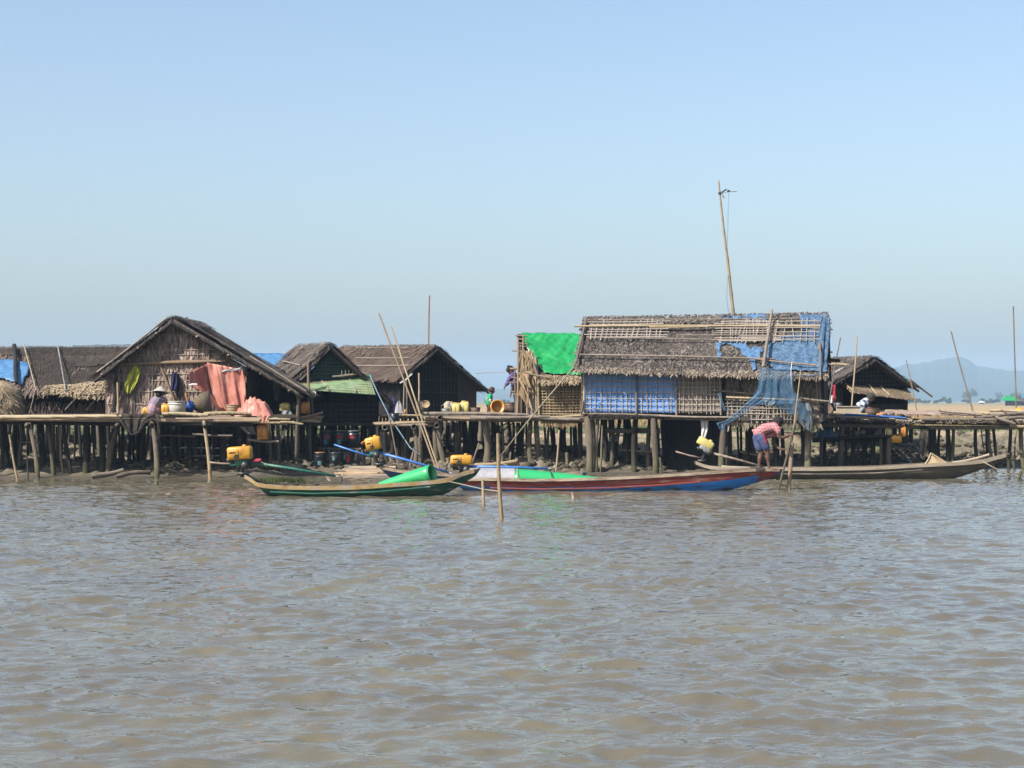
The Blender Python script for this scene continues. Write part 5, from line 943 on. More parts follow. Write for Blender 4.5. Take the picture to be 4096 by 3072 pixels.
# ropes
rope('guy_rope', [P(2297, 1466, 49.6), P(2200, 1580, 49.8), P(2095, 1705, 50.2), P(1992, 1838, 50.6)], .022, 'rope', 'pale guy rope running from the thatched eave down to the mud')
rope('guy_rope', [P(1478, 1498, 52.6), P(1510, 1570, 52.2), P(1560, 1670, 51.6), P(1640, 1790, 51.0), P(1680, 1822, 50.8)], .018, 'rope_blue', 'pale blue rope running from the green awning to the mud')
rope('mooring_rope', [P(1795, 1926, 37.9), P(1850, 1938, 37.2), P(1936, 1958, 34.6), P(2006, 1966, 31.0)], .013, 'rope', 'brown mooring rope tied from the green prow to the stakes')
rope('mooring_rope', [P(3098, 1918, 40.4), P(3120, 1935, 40.6), P(3150, 1950, 40.85)], .012, 'rope', 'yellowish mooring rope tied from the red prow to its stake')
rope('mooring_rope', [P(3930, 1845, 46.3), P(3970, 1868, 46.2), P(4030, 1895, 46.15), P(4072, 1912, 46.1)], .014, 'rope', 'grey mooring rope tied from the grey prow to its stump')
rope('clothes_line', [P(1905, 1494, 56), P(1970, 1490, 54), P(2048, 1486, 51.8)], .008, 'rope', 'thin line strung from the dark house to the hut rack')

# ------------------------------------------------------------------ boats
def boat(name, label, Yn, st, bands, gun_m, rail_px=14, prow_m=None, inner='wood', benches=(), far=0.0, belly=1.0, red=False):
    """st: (u gunwale, v gunwale, u keel, v keel, half beam); bands: [(fraction from the gunwale down, material)]"""
    s = S(Yn); mid = len(st) // 2; st = [q[:4] + (q[4] * .66,) for q in st]; Yc = Yn + st[mid][4]; t = thing(name, label, 'boat', (P(st[mid][0], 0, Yn).x, Yc, 0.0), 0, 'wooden longtail boats')
    def crv(k, x):
        n = len(st); i = min(int(x), n - 2); f = x - i; p0, p1, p2, p3 = st[max(i - 1, 0)][k], st[i][k], st[i + 1][k], st[min(i + 2, n - 1)][k]
        return .5 * ((2 * p1) + (-p0 + p2) * f + (2 * p0 - 5 * p1 + 4 * p2 - p3) * f * f + (-p0 + 3 * p1 - 3 * p2 + p3) * f ** 3)
    NS = 48
    def pt(i, f, side, inn=0.0):
        """f 0 at the gunwale, 1 at the keel; side -1 near, +1 far"""
        x = i / NS * (len(st) - 1); ug, vg, uk, vk, b = [crv(k, x) for k in range(5)]
        G_ = P(ug, vg, Yn); K = P(uk, vk, Yn); fl = f ** 1.05; w = math.cos(min(1, f) * math.pi / 2) ** .72 if f < 1 else 0
        X_ = G_.x * (1 - fl) + K.x * fl; Zz = G_.z * (1 - fl) + K.z * fl; bb = max(.015, b - inn)
        return Vector((X_, Yc + side * bb * w, Zz + inn * f + .004 * noise.noise(Vector((X_ * 3, f * 5, side)))))
    f0 = 0.0
    for bi, (f1, m) in enumerate(bands):
        mb = MB(); nf = max(2, int((f1 - f0) * 10))
        for side in (-1, 1):
            vs = [pt(i, f0 + (f1 - f0) * j / nf, side) for j in range(nf + 1) for i in range(NS + 1)]; n = NS + 1
            fs = [(j * n + i, j * n + i + 1, (j + 1) * n + i + 1, (j + 1) * n + i) for j in range(nf) for i in range(NS)]
            if side > 0: fs = [f[::-1] for f in fs]
            mb.add(vs, fs)
        if bi == 0:
            for e in (0, NS):
                a = [pt(e, j / 8, -1) for j in range(9)]; b2 = [pt(e, j / 8, 1) for j in range(9)]; mb.add(a + b2, [(j, j + 1, 9 + j + 1, 9 + j) if e else (j + 1, j, 9 + j, 9 + j + 1) for j in range(8)])
        mb.build('hull' if bi == 0 else 'strake', MAT[m], t, True); f0 = f1
    mb = MB()
    for side in (-1, 1):
        vs = [pt(i, .02 + .80 * j / 5, side, .035) for j in range(6) for i in range(NS + 1)]; n = NS + 1
        mb.add(vs, [((j + 1) * n + i, (j + 1) * n + i + 1, j * n + i + 1, j * n + i) for j in range(5) for i in range(NS)])
    a = [pt(i, .82, -1, .035) for i in range(NS + 1)] + [pt(i, .82, 1, .035) for i in range(NS + 1)]; mb.add(a, [(i, i + 1, NS + 2 + i, NS + 1 + i) for i in range(NS)]); mb.build('inner_planking', MAT[inner], t, True)
    for side in (-1, 1):                                 # gunwale rail, a real plank on edge
        mb = MB(); h = rail_px / s; rr = []
        for i in range(1, NS - 1):
            p = pt(i, 0, side); rr.append(p)
        vs = []
        for p in rr: vs += [p + Vector((0, side * .03, .02)), p + Vector((0, side * .03, -h)), p + Vector((0, -side * .045, -h * .6)), p + Vector((0, -side * .045, .02))]
        fs = [(k * 4 + a_, k * 4 + (a_ + 1) % 4, k * 4 + 4 + (a_ + 1) % 4, k * 4 + 4 + a_) for k in range(len(rr) - 1) for a_ in range(4)]; mb.add(vs, fs + [(3, 2, 1, 0), tuple(len(vs) - 4 + k for k in range(4))]); mb.build('gunwale', MAT[gun_m if side < 0 else 'wood'], t)
    for bx in benches:
        i = int(bx * NS); p0, p1 = pt(i, .12, -1, .03), pt(i, .12, 1, .03); mb = MB(); mb.box((p0 + p1) / 2, (.2, (p1 - p0).length, .03)); mb.build('thwart', MAT['wood'], t)
    for k in range(3, NS - 4, 4):
        mb = MB(); a = [pt(k, f, -1, .05) for f in (.03, .3, .6, .8)] + [pt(k, f, 1, .05) for f in (.8, .6, .3, .03)]; mb.tube(a, .014, 5); mb.build('rib', MAT['wood_dark'], t)
    if red:
        mb = MB(); ring = []; ids = range(NS - 7, NS - 1)
        for i in ids: ring += [pt(i, f, -1) + Vector((0, -.008, 0)) for f in (.02, .3, .6, .93)] + [pt(i, f, 1) + Vector((0, .008, 0)) for f in (.93, .6, .3, .02)]
        mb.add(ring, [(k * 8 + a_, k * 8 + (a_ + 1) % 8, k * 8 + 8 + (a_ + 1) % 8, k * 8 + 8 + a_) for k in range(len(ids) - 1) for a_ in range(8)]); mb.build('prow_planking', MAT['hull_red'], t, True)
    if prow_m:
        mb = MB(); ring = []
        for i in (NS - 2, NS - 1, NS):
            ring += [pt(i, f, -1) + Vector((0, -.006, .0)) for f in (0, .4, .8)] + [pt(i, f, 1) + Vector((0, .006, 0)) for f in (.8, .4, 0)]
        mb.add(ring, [(k * 6 + a_, k * 6 + (a_ + 1) % 6, k * 6 + 6 + (a_ + 1) % 6, k * 6 + 6 + a_) for k in range(2) for a_ in range(6)] + [(12, 13, 14, 15, 16, 17)])
        vs = [v + Vector((.0, 0, .008)) for v in [Vector(x) for x in mb.v]]; mb.v = [tuple(v) for v in vs]; mb.build('prow_tip', MAT[prow_m], t)
    t['pt'] = 0; del t['pt']; return t, pt, NS
def foredeck(t, pt, NS, x0, x1, m, drop=.01):
    mb = MB(); n = 10; vs = []
    for k in range(n + 1):
        i = (x0 + (x1 - x0) * k / n) * NS; vs += [pt(i, .01, -1, .01) + UP * (.012 - drop), pt(i, .01, 1, .01) + UP * (.012 - drop)]
    mb.add(vs, [(2 * k, 2 * k + 2, 2 * k + 3, 2 * k + 1) for k in range(n)]); return mb.build('foredeck', MAT[m], t, solid=.02)
bG, ptG, NSb = boat('longtail_boat', 'green longtail boat with a yellowish rail and a green rolled sheet inside', 38.0,
    [(968, 1900, 985, 1912, .22), (1000, 1918, 1022, 1948, .3), (1030, 1936, 1066, 1988, .38), (1110, 1945, 1130, 2004, .44), (1250, 1948, 1250, 2008, .5), (1417, 1946, 1417, 2010, .54), (1560, 1937, 1550, 2008, .52), (1680, 1929, 1660, 2004, .45), (1788, 1918, 1742, 1993, .34), (1850, 1894, 1812, 1962, .18), (1922, 1876, 1902, 1905, .05)],
    [(.34, 'hull_green'), (1.0, 'hull_green')], 'gunwale_yellow', 12, 'prow_wood', inner='wood_dark', benches=(.2, .35, .6))
foredeck(bG, ptG, NSb, .82, .99, 'prow_wood'); foredeck(bG, ptG, NSb, .01, .14, 'wood')
for k in range(5): mb = MB(); p = P(1085 + k * 42, 1946, 38.35); mb.box(p + UP * .03, (.16, .5, .03), random.uniform(-.2, .2)); mb.build('bottom_board', MAT['wood_dark'], bG)
bR, ptR, _ = boat('longtail_boat', 'long red boat with a blue painted waterline and a red prow', 40.4,
    [(1800, 1908, 1812, 1925, .26), (1850, 1918, 1862, 1968, .38), (1950, 1916, 1960, 1986, .46), (2158, 1919, 2158, 1990, .52), (2384, 1914, 2384, 1990, .54), (2602, 1905, 2600, 1988, .52), (2798, 1893, 2790, 1984, .46), (2920, 1885, 2890, 1972, .38), (3020, 1880, 2985, 1948, .26), (3090, 1880, 3060, 1925, .15), (3143, 1880, 3128, 1902, .07)],
    [(.36, 'hull_red'), (.44, 'hull_red'), (1.0, 'hull_blue')], 'gunwale_tan', 7, 'wood_dark', inner='wood_dark', red=True, benches=(.15, .62, .75))
foredeck(bR, ptR, NSb, .80, .99, 'hull_red'); mb = MB(); mb.box(P(3030, 1878, 40.8) + UP * .02, (.2, .5, .06), .1); mb.build('prow_thwart', MAT['wood_dark'], bR)
bB, ptB, _ = boat('longtail_boat', 'blue longtail boat half hidden behind the green and red boats', 43.2,
    [(1508, 1862, 1520, 1880, .2), (1545, 1874, 1570, 1920, .3), (1640, 1888, 1650, 1945, .4), (1800, 1898, 1800, 1958, .48), (1960, 1902, 1960, 1962, .5), (2120, 1900, 2120, 1962, .46), (2260, 1896, 2240, 1956, .34), (2350, 1890, 2330, 1940, .12)],
    [(.5, 'hull_navy'), (1.0, 'hull_navy')], 'gunwale_tan', 8, None, benches=(.3, .5))
foredeck(bB, ptB, NSb, .01, .10, 'wood')
bW, ptW, _ = boat('longtail_boat', 'weathered grey unpainted longtail boat beside the bamboo platform', 46.4,
    [(2778, 1846, 2790, 1862, .2), (2830, 1864, 2850, 1895, .3), (2890, 1870, 2900, 1925, .4), (3100, 1873, 3100, 1932, .48), (3300, 1873, 3300, 1934, .5), (3500, 1869, 3500, 1934, .5), (3700, 1858, 3690, 1932, .46), (3850, 1851, 3800, 1922, .36), (3935, 1844, 3890, 1898, .24), (4000, 1829, 3975, 1866, .13), (4054, 1814, 4040, 1838, .05)],
    [(.42, 'hull_grey'), (.48, 'hull_grey'), (1.0, 'hull_grey')], 'wood_pale', 10, None, benches=(.3, .5, .7))
foredeck(bW, ptW, NSb, .86, .99, 'wood')
mb = MB(); mb.tube([P(3690, 1880, 46.35), P(3500, 1893, 46.33), P(3300, 1897, 46.3), P(3000, 1895, 46.32)], .022, 6); mb.build('rub_rail', MAT['hull_grey'], bW)
mb = MB(); mb.tube([P(1080, 1968, 37.95), P(1250, 1975, 37.9), P(1500, 1968, 37.88), P(1720, 1948, 37.97)], .018, 6); mb.build('rub_rail', MAT['hull_green'], bG)
mb = MB(); mb.tube([P(1960, 1952, 40.28), P(2160, 1957, 40.2), P(2400, 1953, 40.2), P(2620, 1942, 40.22), P(2800, 1928, 40.28)], .02, 6); mb.build('rub_rail', MAT['hull_red'], bR)
small = thing('dugout', 'small tan wooden dugout tip lying on the mud below the middle pier', 'boat', P(1985, 1850, 48.5)); mb = MB(); mb.grid(lambda a, b: P(1900 + 172 * a, 1858 - 18 * a * a, 48.8) + Vector((0, -.3 * math.cos(b * 3.14) * (1 - .55 * a), .02 - .14 * math.sin(b * 3.14))), 14, 8); mb.build('hull', MAT['wicker_pale'], small, True, solid=.03)
mb = MB(); mb.tube([P(1990, 1848, 48.4), P(2030, 1862, 48.3)], .012, 5); mb.build('tie', MAT['rope'], small)

# rolled green sheet, cargo cover
roll = thing('rolled_sheet', 'rolled green plastic sheet standing open ended in the green boat', 'plastic sheet', P(1650, 1935, 38.4))
mb = MB(); ax0, ax1 = P(1490, 1950, 38.8), P(1730, 1893, 38.2); d = (ax1 - ax0).normalized(); sd = d.cross(UP).normalized(); nu = sd.cross(d)
mb.grid(lambda a, b: ax0.lerp(ax1, b) + (sd * math.cos(a * 7.0) + nu * math.sin(a * 7.0)) * ((.05 + .14 * b ** .8) * (1 + .04 * a)), 44, 12); mb.build('roll', MAT['sheet_green'], roll, True, solid=.004)
cov = thing('cargo_cover', 'arched cargo cover of grey and glossy green sheeting on the red boat', 'cover', P(2060, 1915, 40.9))
def arch(u0, u1, vt0, vt1, vb, m, name, b0=.42, b1=.42, po=1.0):
    mb = MB(); Yc = 40.9
    def fn(a, b):
        u = u0 + (u1 - u0) * a; top = vt0 + (vt1 - vt0) * a ** po; hb = b0 + (b1 - b0) * a; A = b * math.pi; zb = P(u, vb, Yc).z; zt = P(u, top, Yc).z
        return Vector((P(u, 0, Yc).x, Yc - hb * math.cos(A), zb + (zt - zb) * math.sin(A) ** .8 + .006 * noise.noise(Vector((u * .03, b * 4, 0)))))
    mb.grid(fn, 26, 18); return mb.build(name, MAT[m], cov, True, solid=.006)
arch(1880, 2062, 1868, 1872, 1918, 'cloth_grey', 'grey_sheet', .40, .44); arch(2058, 2410, 1874, 1912, 1918, 'sheet_green', 'green_sheet', .45, .2, 1.25)
for u, m in ((2058, 'rope'), (2192, 'metal_dark')):
    mb = MB(); pts = []
    for k in range(9): A = math.pi * k / 8; top = 1873 if u < 2100 else 1886; zb, zt = P(u, 1918, 40.9).z, P(u, top, 40.9).z; pts.append(Vector((P(u + (8 - k) * 2, 0, 40.9).x, 40.9 - .455 * math.cos(A), zb + (zt - zb) * math.sin(A) ** .8 + .012)))
    mb.tube(pts, .012, 5); mb.build('tie_cord', MAT[m], cov)

# ------------------------------------------------------------------ longtail motors
def motor(label, Y, tank, tilt, tank_m, block_m, shaft, shaft_m, tiller=None, blade=True, mount=None, flap=False, tank_w=.28, plain=False, tiller_m=None):
    """tank: (u0, v0, u1, v1) box of the tank; shaft: pixel ends; mount: pixel where it stands on the stern"""
    s = S(Y); u0, v0, u1, v1 = tank; cu, cv = (u0 + u1) / 2, (v0 + v1) / 2; w, h = (u1 - u0) / s, (v1 - v0) / s; mu, mv = mount
    t = thing('longtail_motor', label, 'motor', P(mu, mv, Y), 0, 'longtail boat motors'); RM = Matrix.Rotation(R(tilt), 3, 'Y'); c = P(cu, cv, Y)
    mb = MB(); mb.rbox(c, (w, tank_w, h), .045, M=RM); tk = mb.build('fuel_tank', MAT[tank_m], t, True)
    if not plain:
        fz = -tank_w / 2 - .004
        mb = MB(); mb.rbox(c + RM @ Vector((-.22 * w, fz, -.05 * h)), (w * .42, .03, h * .62), .012, M=RM); mb.build('tank_panel', MAT[tank_m], tk, True)
        mb = MB(); mb.lathe([(.045, 0), (.045, .035), (.02, .04), (.02, .01)], c + RM @ Vector((-.12 * w, fz - .005, -.22 * h)), 12, RM @ Matrix.Rotation(R(90), 3, 'X')); mb.build('outlet', MAT['metal_dark'], tk, True)
        mb = MB(); mb.box(c + RM @ Vector((-.26 * w, fz - .016, .08 * h)), (w * .25, .012, h * .1), M=RM); mb.build('slot', MAT['metal_dark'], tk)
    mb = MB(); mb.lathe([(.045, 0), (.045, .03), (.03, .04), (0.001, .04)], c + RM @ Vector((.2 * w, 0, h / 2 - .005)), 12, RM); mb.build('tank_cap', MAT[tank_m], tk, True)
    b0 = P(cu, v1, Y) - UP * .06; mb = MB(); mb.rbox(b0 + RM @ Vector((-.02, 0, 0)), (w * .72, .22, .14), .03, M=RM); mb.build('engine_block', MAT[block_m], t, True)
    mb = MB(); mb.lathe([(.0, -.08), (.075, -.08), (.085, 0), (.075, .08), (0, .08)], b0 + Vector((w * .22, -.06, -.06)), 14, Matrix.Rotation(R(90), 3, 'X')); mb.build('flywheel', MAT['metal_dark'], t, True)
    mb = MB(); mb.tube([b0 + Vector((-.1, -.1, .0)), b0 + Vector((-w * .45, -.12, .02)), b0 + Vector((-w * .5, -.12, .08))], .03, 8); mb.build('exhaust', MAT['metal_dark'], t, True)
    m0 = P(mu, mv, Y); mb = MB(); mb.tube([b0 + Vector((.04, 0, -.04)), m0.lerp(b0, .5), m0 - UP * .05], [.05, .035, .06], 8); mb.box(m0 + UP * .02, (.22, .26, .06)); mb.build('swivel_mount', MAT['metal_dark'], t, True)
    a, b = P(*shaft[0], Y), P(*shaft[1], Y); mb = MB(); mb.tube([a, a.lerp(b, .5) + UP * .01, b], [.036, .032, .024], 8); sh = mb.build('shaft', MAT[shaft_m], t, True)
    mb = MB(); mb.tube([b, b + (b - a).normalized() * .16], [.02, .016], 6); mb.build('propeller_rod', MAT['metal_grey'], sh, True)
    if blade:
        e = b + (b - a).normalized() * .14; d = (b - a).normalized()
        for k in range(3):
            A = k * 2.094; o_ = d.orthogonal().normalized(); v_ = (Matrix.Rotation(A, 3, d) @ o_); x_ = d.cross(v_); mb = MB(); mb.add([e - x_ * .01 - d * .01, e + x_ * .01 + d * .01, e + v_ * .09 + x_ * .035 + d * .02, e + v_ * .1 - x_ * .02 - d * .02], [(0, 1, 2, 3)]); mb.build('propeller_blade', MAT['metal_rust'], sh, solid=.008)
        mb = MB(); f_ = a.lerp(b, .88); mb.add([f_, f_ + d * .09, f_ + d * .14 - UP * .13, f_ + d * .07 - UP * .13], [(0, 1, 2, 3)]); mb.build('skeg', MAT['metal_rust'], sh, solid=.012)
    if tiller: a, b = P(*tiller[0], Y), P(*tiller[1], Y); mb = MB(); mb.tube([a, a.lerp(b, .5) - UP * .01, b], [.02, .022, .026], 7); mb.build('tiller', MAT[tiller_m or shaft_m], t, True)
    if flap:
        mb = MB(); mb.add([P(u0 + 22, v0 - 2, Y - .1), P(u0 + 26, v0 + 2, Y + .1), P(u0 - 16, v1 - 20, Y + .06), P(u0 - 18, v1 - 28, Y - .1)], [(0, 1, 2, 3)]); mb.build('tank_lid', MAT['plastic_orange'], t, solid=.02)
    return t
m1 = motor('motor with a big yellow tank and a green shaft on the green boat', 38.3, (912, 1786, 1008, 1838), -4, 'plastic_yellow', 'metal_green', ((975, 1846), (1342, 1904)), 'metal_green', ((838, 1849), (935, 1856)), mount=(972, 1898), tiller_m='metal_rust', tank_w=.36)
mb = MB(); mb.rbox(P(1028, 1842, 38.25), (.2, .08, .08), .03, M=Matrix.Rotation(R(-6), 3, 'Y')); mb.build('red_rag', MAT['cloth_red'], m1, True); rope('throttle_cable', [P(1045, 1848, 38.2), P(1080, 1862, 38.2), P(1130, 1872, 38.2)], .008, 'rope', par=m1)
m2 = motor('tilted motor with an open yellow tank and a long blue shaft on the blue boat', 43.4, (1462, 1748, 1524, 1800), -12, 'plastic_yellow', 'metal_teal', ((1500, 1806), (1795, 1890)), 'metal_blue', ((1336, 1778), (1492, 1828)), mount=(1516, 1860), flap=True, blade=False)
m3 = motor('motor with a small yellow tank and a level blue shaft on the red boat', 40.8, (1802, 1820, 1890, 1858), 0, 'plastic_yellow', 'metal_dark', ((1846, 1866), (2192, 1874)), 'metal_blue', None, mount=(1838, 1908))
m4 = motor('motor with a tilted yellow can and a rusty pale shaft on the grey boat', 46.8, (2788, 1756, 2856, 1790), 30, 'plastic_pale', 'metal_grey', ((2822, 1806), (3062, 1870)), 'metal_rust', ((2702, 1806), (2802, 1832)), mount=(2806, 1846), plain=True, blade=False, tank_w=.2)

# ------------------------------------------------------------------ jerrycans, buckets, basins
def jerrycan(label, u, vb, Y, wpx, hpx, m, rz=0.0, d=.2, tilt=0.0, group='plastic jerrycans', lid=True, front=True):
    s = S(Y); w, h = wpx / s, hpx / s; b = P(u, vb, Y); t = thing('jerrycan', label, 'jerrycan', b, 0, group); RM = Matrix.Rotation(rz, 3, 'Z') @ Matrix.Rotation(R(tilt), 3, 'Y')
    mb = MB(); mb.rbox(b + RM @ Vector((0, 0, h * .45)), (w, d, h * .9), min(w, d) * .18, M=RM); bo = mb.build('body', MAT[m], t, True)
    mb = MB(); z = h * .9; mb.tube([b + RM @ Vector((-w * .32, 0, z - .02)), b + RM @ Vector((-w * .28, 0, h - .01)), b + RM @ Vector((w * .08, 0, h - .01)), b + RM @ Vector((w * .14, 0, z - .02))], .016, 6); mb.build('handle', MAT[m], t, True)
    if lid: mb = MB(); mb.lathe([(.028, 0), (.028, .035), (.02, .04), (.001, .04)], b + RM @ Vector((w * .3, 0, z - .005)), 10, RM); mb.build('cap', MAT['plastic_orange' if m != 'plastic_orange' else 'plastic_yellow'], t, True)
    if front:
        for sx in (-.22, .22): mb = MB(); mb.rbox(b + RM @ Vector((sx * w, -d / 2 - .002, h * .42)), (w * .3, .014, h * .55), .006, M=RM); mb.build('side_rib', MAT[m], bo, True)
    return t
def bucket(label, u, vb, Y, wpx, hpx, m, taper=.88, rim=True, handle=None, tiltx=0, tilty=0, cat='bucket', name='bucket', group=None, lidm=None, sticker=None, floor_m=None, rim_m=None):
    s = S(Y); r, h = wpx / s / 2, hpx / s; b = P(u, vb, Y); t = thing(name, label, cat, b, 0, group); RM = Matrix.Rotation(R(tiltx), 3, 'X') @ Matrix.Rotation(R(tilty), 3, 'Y')
    prof = [(0.001, 0), (r * taper, 0), (r * (taper + (1 - taper) * .5), h * .5), (r, h * .97), (r * .94, h * .97), (r * taper * .92, .02), (0.001, .02)] if lidm is None else [(0.001, 0), (r * taper, 0), (r, h * .9), (r, h * .97)]
    mb = MB(); mb.lathe(prof, b, 22, RM); mb.build('body', MAT[m], t, True)
    if rim: mb = MB(); mb.lathe([(r * .96, h * .93), (r * 1.05, h * .93), (r * 1.06, h), (r * .93, h), (r * .93, h * .95)], b, 22, RM); mb.build('rim', MAT[rim_m or m], t, True)
    if rim and h > .2: mb = MB(); mb.lathe([(r * .99, h * .74), (r * 1.03, h * .75), (r * 1.03, h * .78), (r * .99, h * .79)], b, 22, RM); mb.build('band', MAT[rim_m or m], t, True)
    if lidm: mb = MB(); mb.lathe([(r * 1.02, h * .96), (r * .98, h * 1.02), (r * .5, h * 1.03), (.001, h * 1.03)], b, 22, RM); mb.build('lid', MAT[lidm], t, True)
    if handle:
        mb = MB(); mb.tube([b + RM @ Vector((r * math.cos(A), -.02, h * .95 + r * handle * math.sin(A))) for A in [math.pi * k / 10 for k in range(11)]], .008, 5); mb.build('handle', MAT['metal_grey'], t, True)
    for k, (ang, z0, z1, wd, sm) in enumerate(sticker or []):
        mb = MB(); q = [(ang + wd * (i / 5 - .5)) for i in range(6)]; vs = []
        for a in q:
            for z in (z0, z1): rr = r * (taper + (1 - taper) * z) * 1.012; vs.append(b + RM @ Vector((rr * math.sin(a), -rr * math.cos(a), z * h)))
        mb.add(vs, [(2 * i, 2 * i + 2, 2 * i + 3, 2 * i + 1) for i in range(5)]); mb.build('paper_label', MAT[sm], t, True)
    return t
YP = 48.2
jerrycan('orange yellow jerrycan beside the woman in the conical hat', 663, 1655, YP, 32, 40, 'plastic_yellow')
jerrycan('small yellow jerrycan lying low behind the woman in the conical hat', 584, 1656, YP + .2, 26, 26, 'plastic_yellow')
bucket('wide pale plastic tub with a rolled rim on the left pier', 710, 1656, YP, 76, 52, 'plastic_white', .82, cat='tub', name='tub')
bucket('blue plastic bucket leaning behind the pale tub', 752, 1648, YP + .5, 44, 46, 'plastic_blue', .8, tilty=18)
bucket('dark wicker fish trap propped against the salmon tarpaulin', 835, 1650, YP + .6, 105, 70, 'wicker', .35, rim=False, tilty=-38, tiltx=-12, cat='fish trap', name='fish_trap')
stick('orange handled stick beside the blue bucket', (742, 1570), (752, 1610), YP + .3, .02, 'plastic_orange', 'w', 'handle_stick', cat='stick')
stick('short white pipe poking out before the salmon tarpaulin', (756, 1543), (790, 1538), 48.9, .028, 'cloth_white', 'w', 'white_pipe', cat='pipe')
bucket('round brown basket at the foot of the salmon tarpaulin', 932, 1656, YP + .3, 56, 38, 'wicker_pale', .8, cat='basket', name='basket')
mb = MB()
def pile(c, w, d, h, m, name, label, cat, seed=0, lump=.25):
    mb = MB()
    def fn(a, b):
        x = (a - .5) * 2; y = (b - .5) * 2; q = max(0, 1 - abs(x) ** 2.2) ** .7 * max(0, 1 - abs(y) ** 2.2) ** .7; n = noise.noise(Vector((x * 2.3 + seed, y * 2, seed))) + .6 * abs(noise.noise(Vector((x * 6, y * 3 + seed, 1))))
        return c + Vector((x * w / 2, y * d / 2, h * q * (1 + lump * 1.6 * n) - .01))
    mb.grid(fn, 30, 20); return tag(mb.build(name, MAT[m], None, True), label, cat)
pile(P(1018, 1662, 48.3), .98, .8, .36, 'tarp_salmon', 'crumpled_cloth', 'crumpled salmon cloth heaped at the end of the left pier', 'cloth', 2, .4)
drape('salmon_rag', [(1040, 1660), (1046, 1676), (1050, 1690)], [(1080, 1662), (1072, 1676), (1062, 1692)], YA + .1, None, 'tarp_salmon', 2, .03); tag(bpy.data.objects[-1] if False else col.objects['salmon_rag'], 'small salmon rag hanging over the pier edge below the cloth heap', 'cloth')
jerrycan('pale yellow jerrycan on the landing beside dark cans', 1140, 1645, 50.2, 42, 34, 'plastic_pale', d=.24); jerrycan('amber jerrycan beside the front pole of the green awning house', 1222, 1655, 50.4, 34, 48, 'plastic_orange', d=.2); jerrycan('black jerrycan between the pale and the amber jerrycan', 1182, 1658, 50.5, 36, 46, 'plastic_black', d=.22)
drape('grey_cloth', [(1128, 1640), (1126, 1660), (1142, 1680)], [(1166, 1644), (1172, 1664), (1160, 1682)], 50.0, None, 'cloth_grey', 2, .04); tag(col.objects['grey_cloth'], 'grey cloth hanging below the pale yellow jerrycan', 'cloth')
jerrycan('orange jerrycan standing on a shelf pole under the left pier', 1052, 1758, 48.15, 44, 66, 'plastic_orange', d=.2, tilt=-2)
bucket('white pot hanging beside the green awning', 1256, 1585, 51.5, 20, 26, 'plastic_white', .8, tiltx=60, cat='pot', name='hanging_pot')
bucket('pale metal jug hung on the landing stilts', 1131, 1756, 50.1, 17, 34, 'plastic_beige', .9, handle=1.2, cat='jug', name='jug')
# black buckets on the mud
BG = 'black plastic buckets on the mud'
def ground_v(u, Y): x = P(u, 0, Y).x; return HZ + (CH - gz(x, Y)) * S(Y)
bucket('black bucket with an orange lid on the mud bank', 1278, 1876, 50.3, 44, 66, 'plastic_black', .9, lidm='plastic_orange', sticker=[(.1, .25, .5, .7, 'sticker_teal')])
bucket('black bucket with a dark dented lid between two others on the mud', 1341, 1876, 50.4, 50, 66, 'plastic_black', .88, lidm='plastic_black', sticker=[(-.2, .55, .8, .4, 'sticker_teal')])
bucket('black bucket with a red and teal label beside the bamboo pile', 1386, 1868, 50.6, 40, 58, 'plastic_black', .9, lidm='plastic_black', sticker=[(-.4, .55, .85, .5, 'sticker_teal'), (.55, .35, .85, .7, 'sticker_red')])
for k, (u, Y) in enumerate(((1304, 51.9), (1358, 51.9), (1412, 52.0))): bucket(['black bucket with a dark red label behind the stake fence, under the dark wall', 'black bucket with a bright red label under the green awning house', 'black bucket with a faded pink label under the green awning house'][k], u, 1790, Y, 52, 66, 'plastic_black', .9, handle=.2, sticker=[(.15 - .2 * k, .55, .75, .9, 'sticker_red'), (0, .2, .48, .6, 'sticker_teal')][: 2 if k < 2 else 1])
sh_ = thing('bucket_shelf', 'pole shelf carrying black buckets under the green awning house', 'shelf', P(1360, 1800, 52)); 
for k in range(5): pole('shelf_pole', P(1275, 1794, 51.6 + k * .18), P(1445, 1794, 51.6 + k * .18), .03, sh_, 'post', 'w')
for u in (1280, 1440): pole('leg', P(u, 1850, 51.7), P(u, 1796, 51.7), .03, sh_, 'post', 'w')
bp_ = thing('bamboo_pile', 'pile of cut bamboo poles lying on the mud behind the green boat', 'bamboo', P(1450, 1900, 48.6))
for k in range(16):
    u0 = 1325 + random.uniform(0, 90); v = 1870 + k * 2.6; Y = 48.9 - k * .045; pole('cut_bamboo', P(u0, v, Y), P(u0 + random.uniform(120, 190), v + random.uniform(-6, 5), Y + random.uniform(-.1, .1)), random.uniform(.035, .05), bp_, random.choice(['bamboo', 'pole_tan', 'bamboo_grey']), 'h')
lg = [((370, 1905), (490, 1876), 15, 46.9), ((470, 1904), (600, 1888), 14, 47.2), ((1000, 1862), (1120, 1858), 16, 49.0)]
for k, (a, b, w, Y) in enumerate(lg): tag(pole('driftwood_log', P(*a, Y), P(*b, Y + .5), w / S(Y) / 1.4, None, 'wood' if k < 2 else 'post', 'w'), ['pale driftwood log sloping at the water edge under the left pier', 'low driftwood log beside the sloping one under the left pier', 'grey log on the mud behind the green boat stern'][k], 'log')
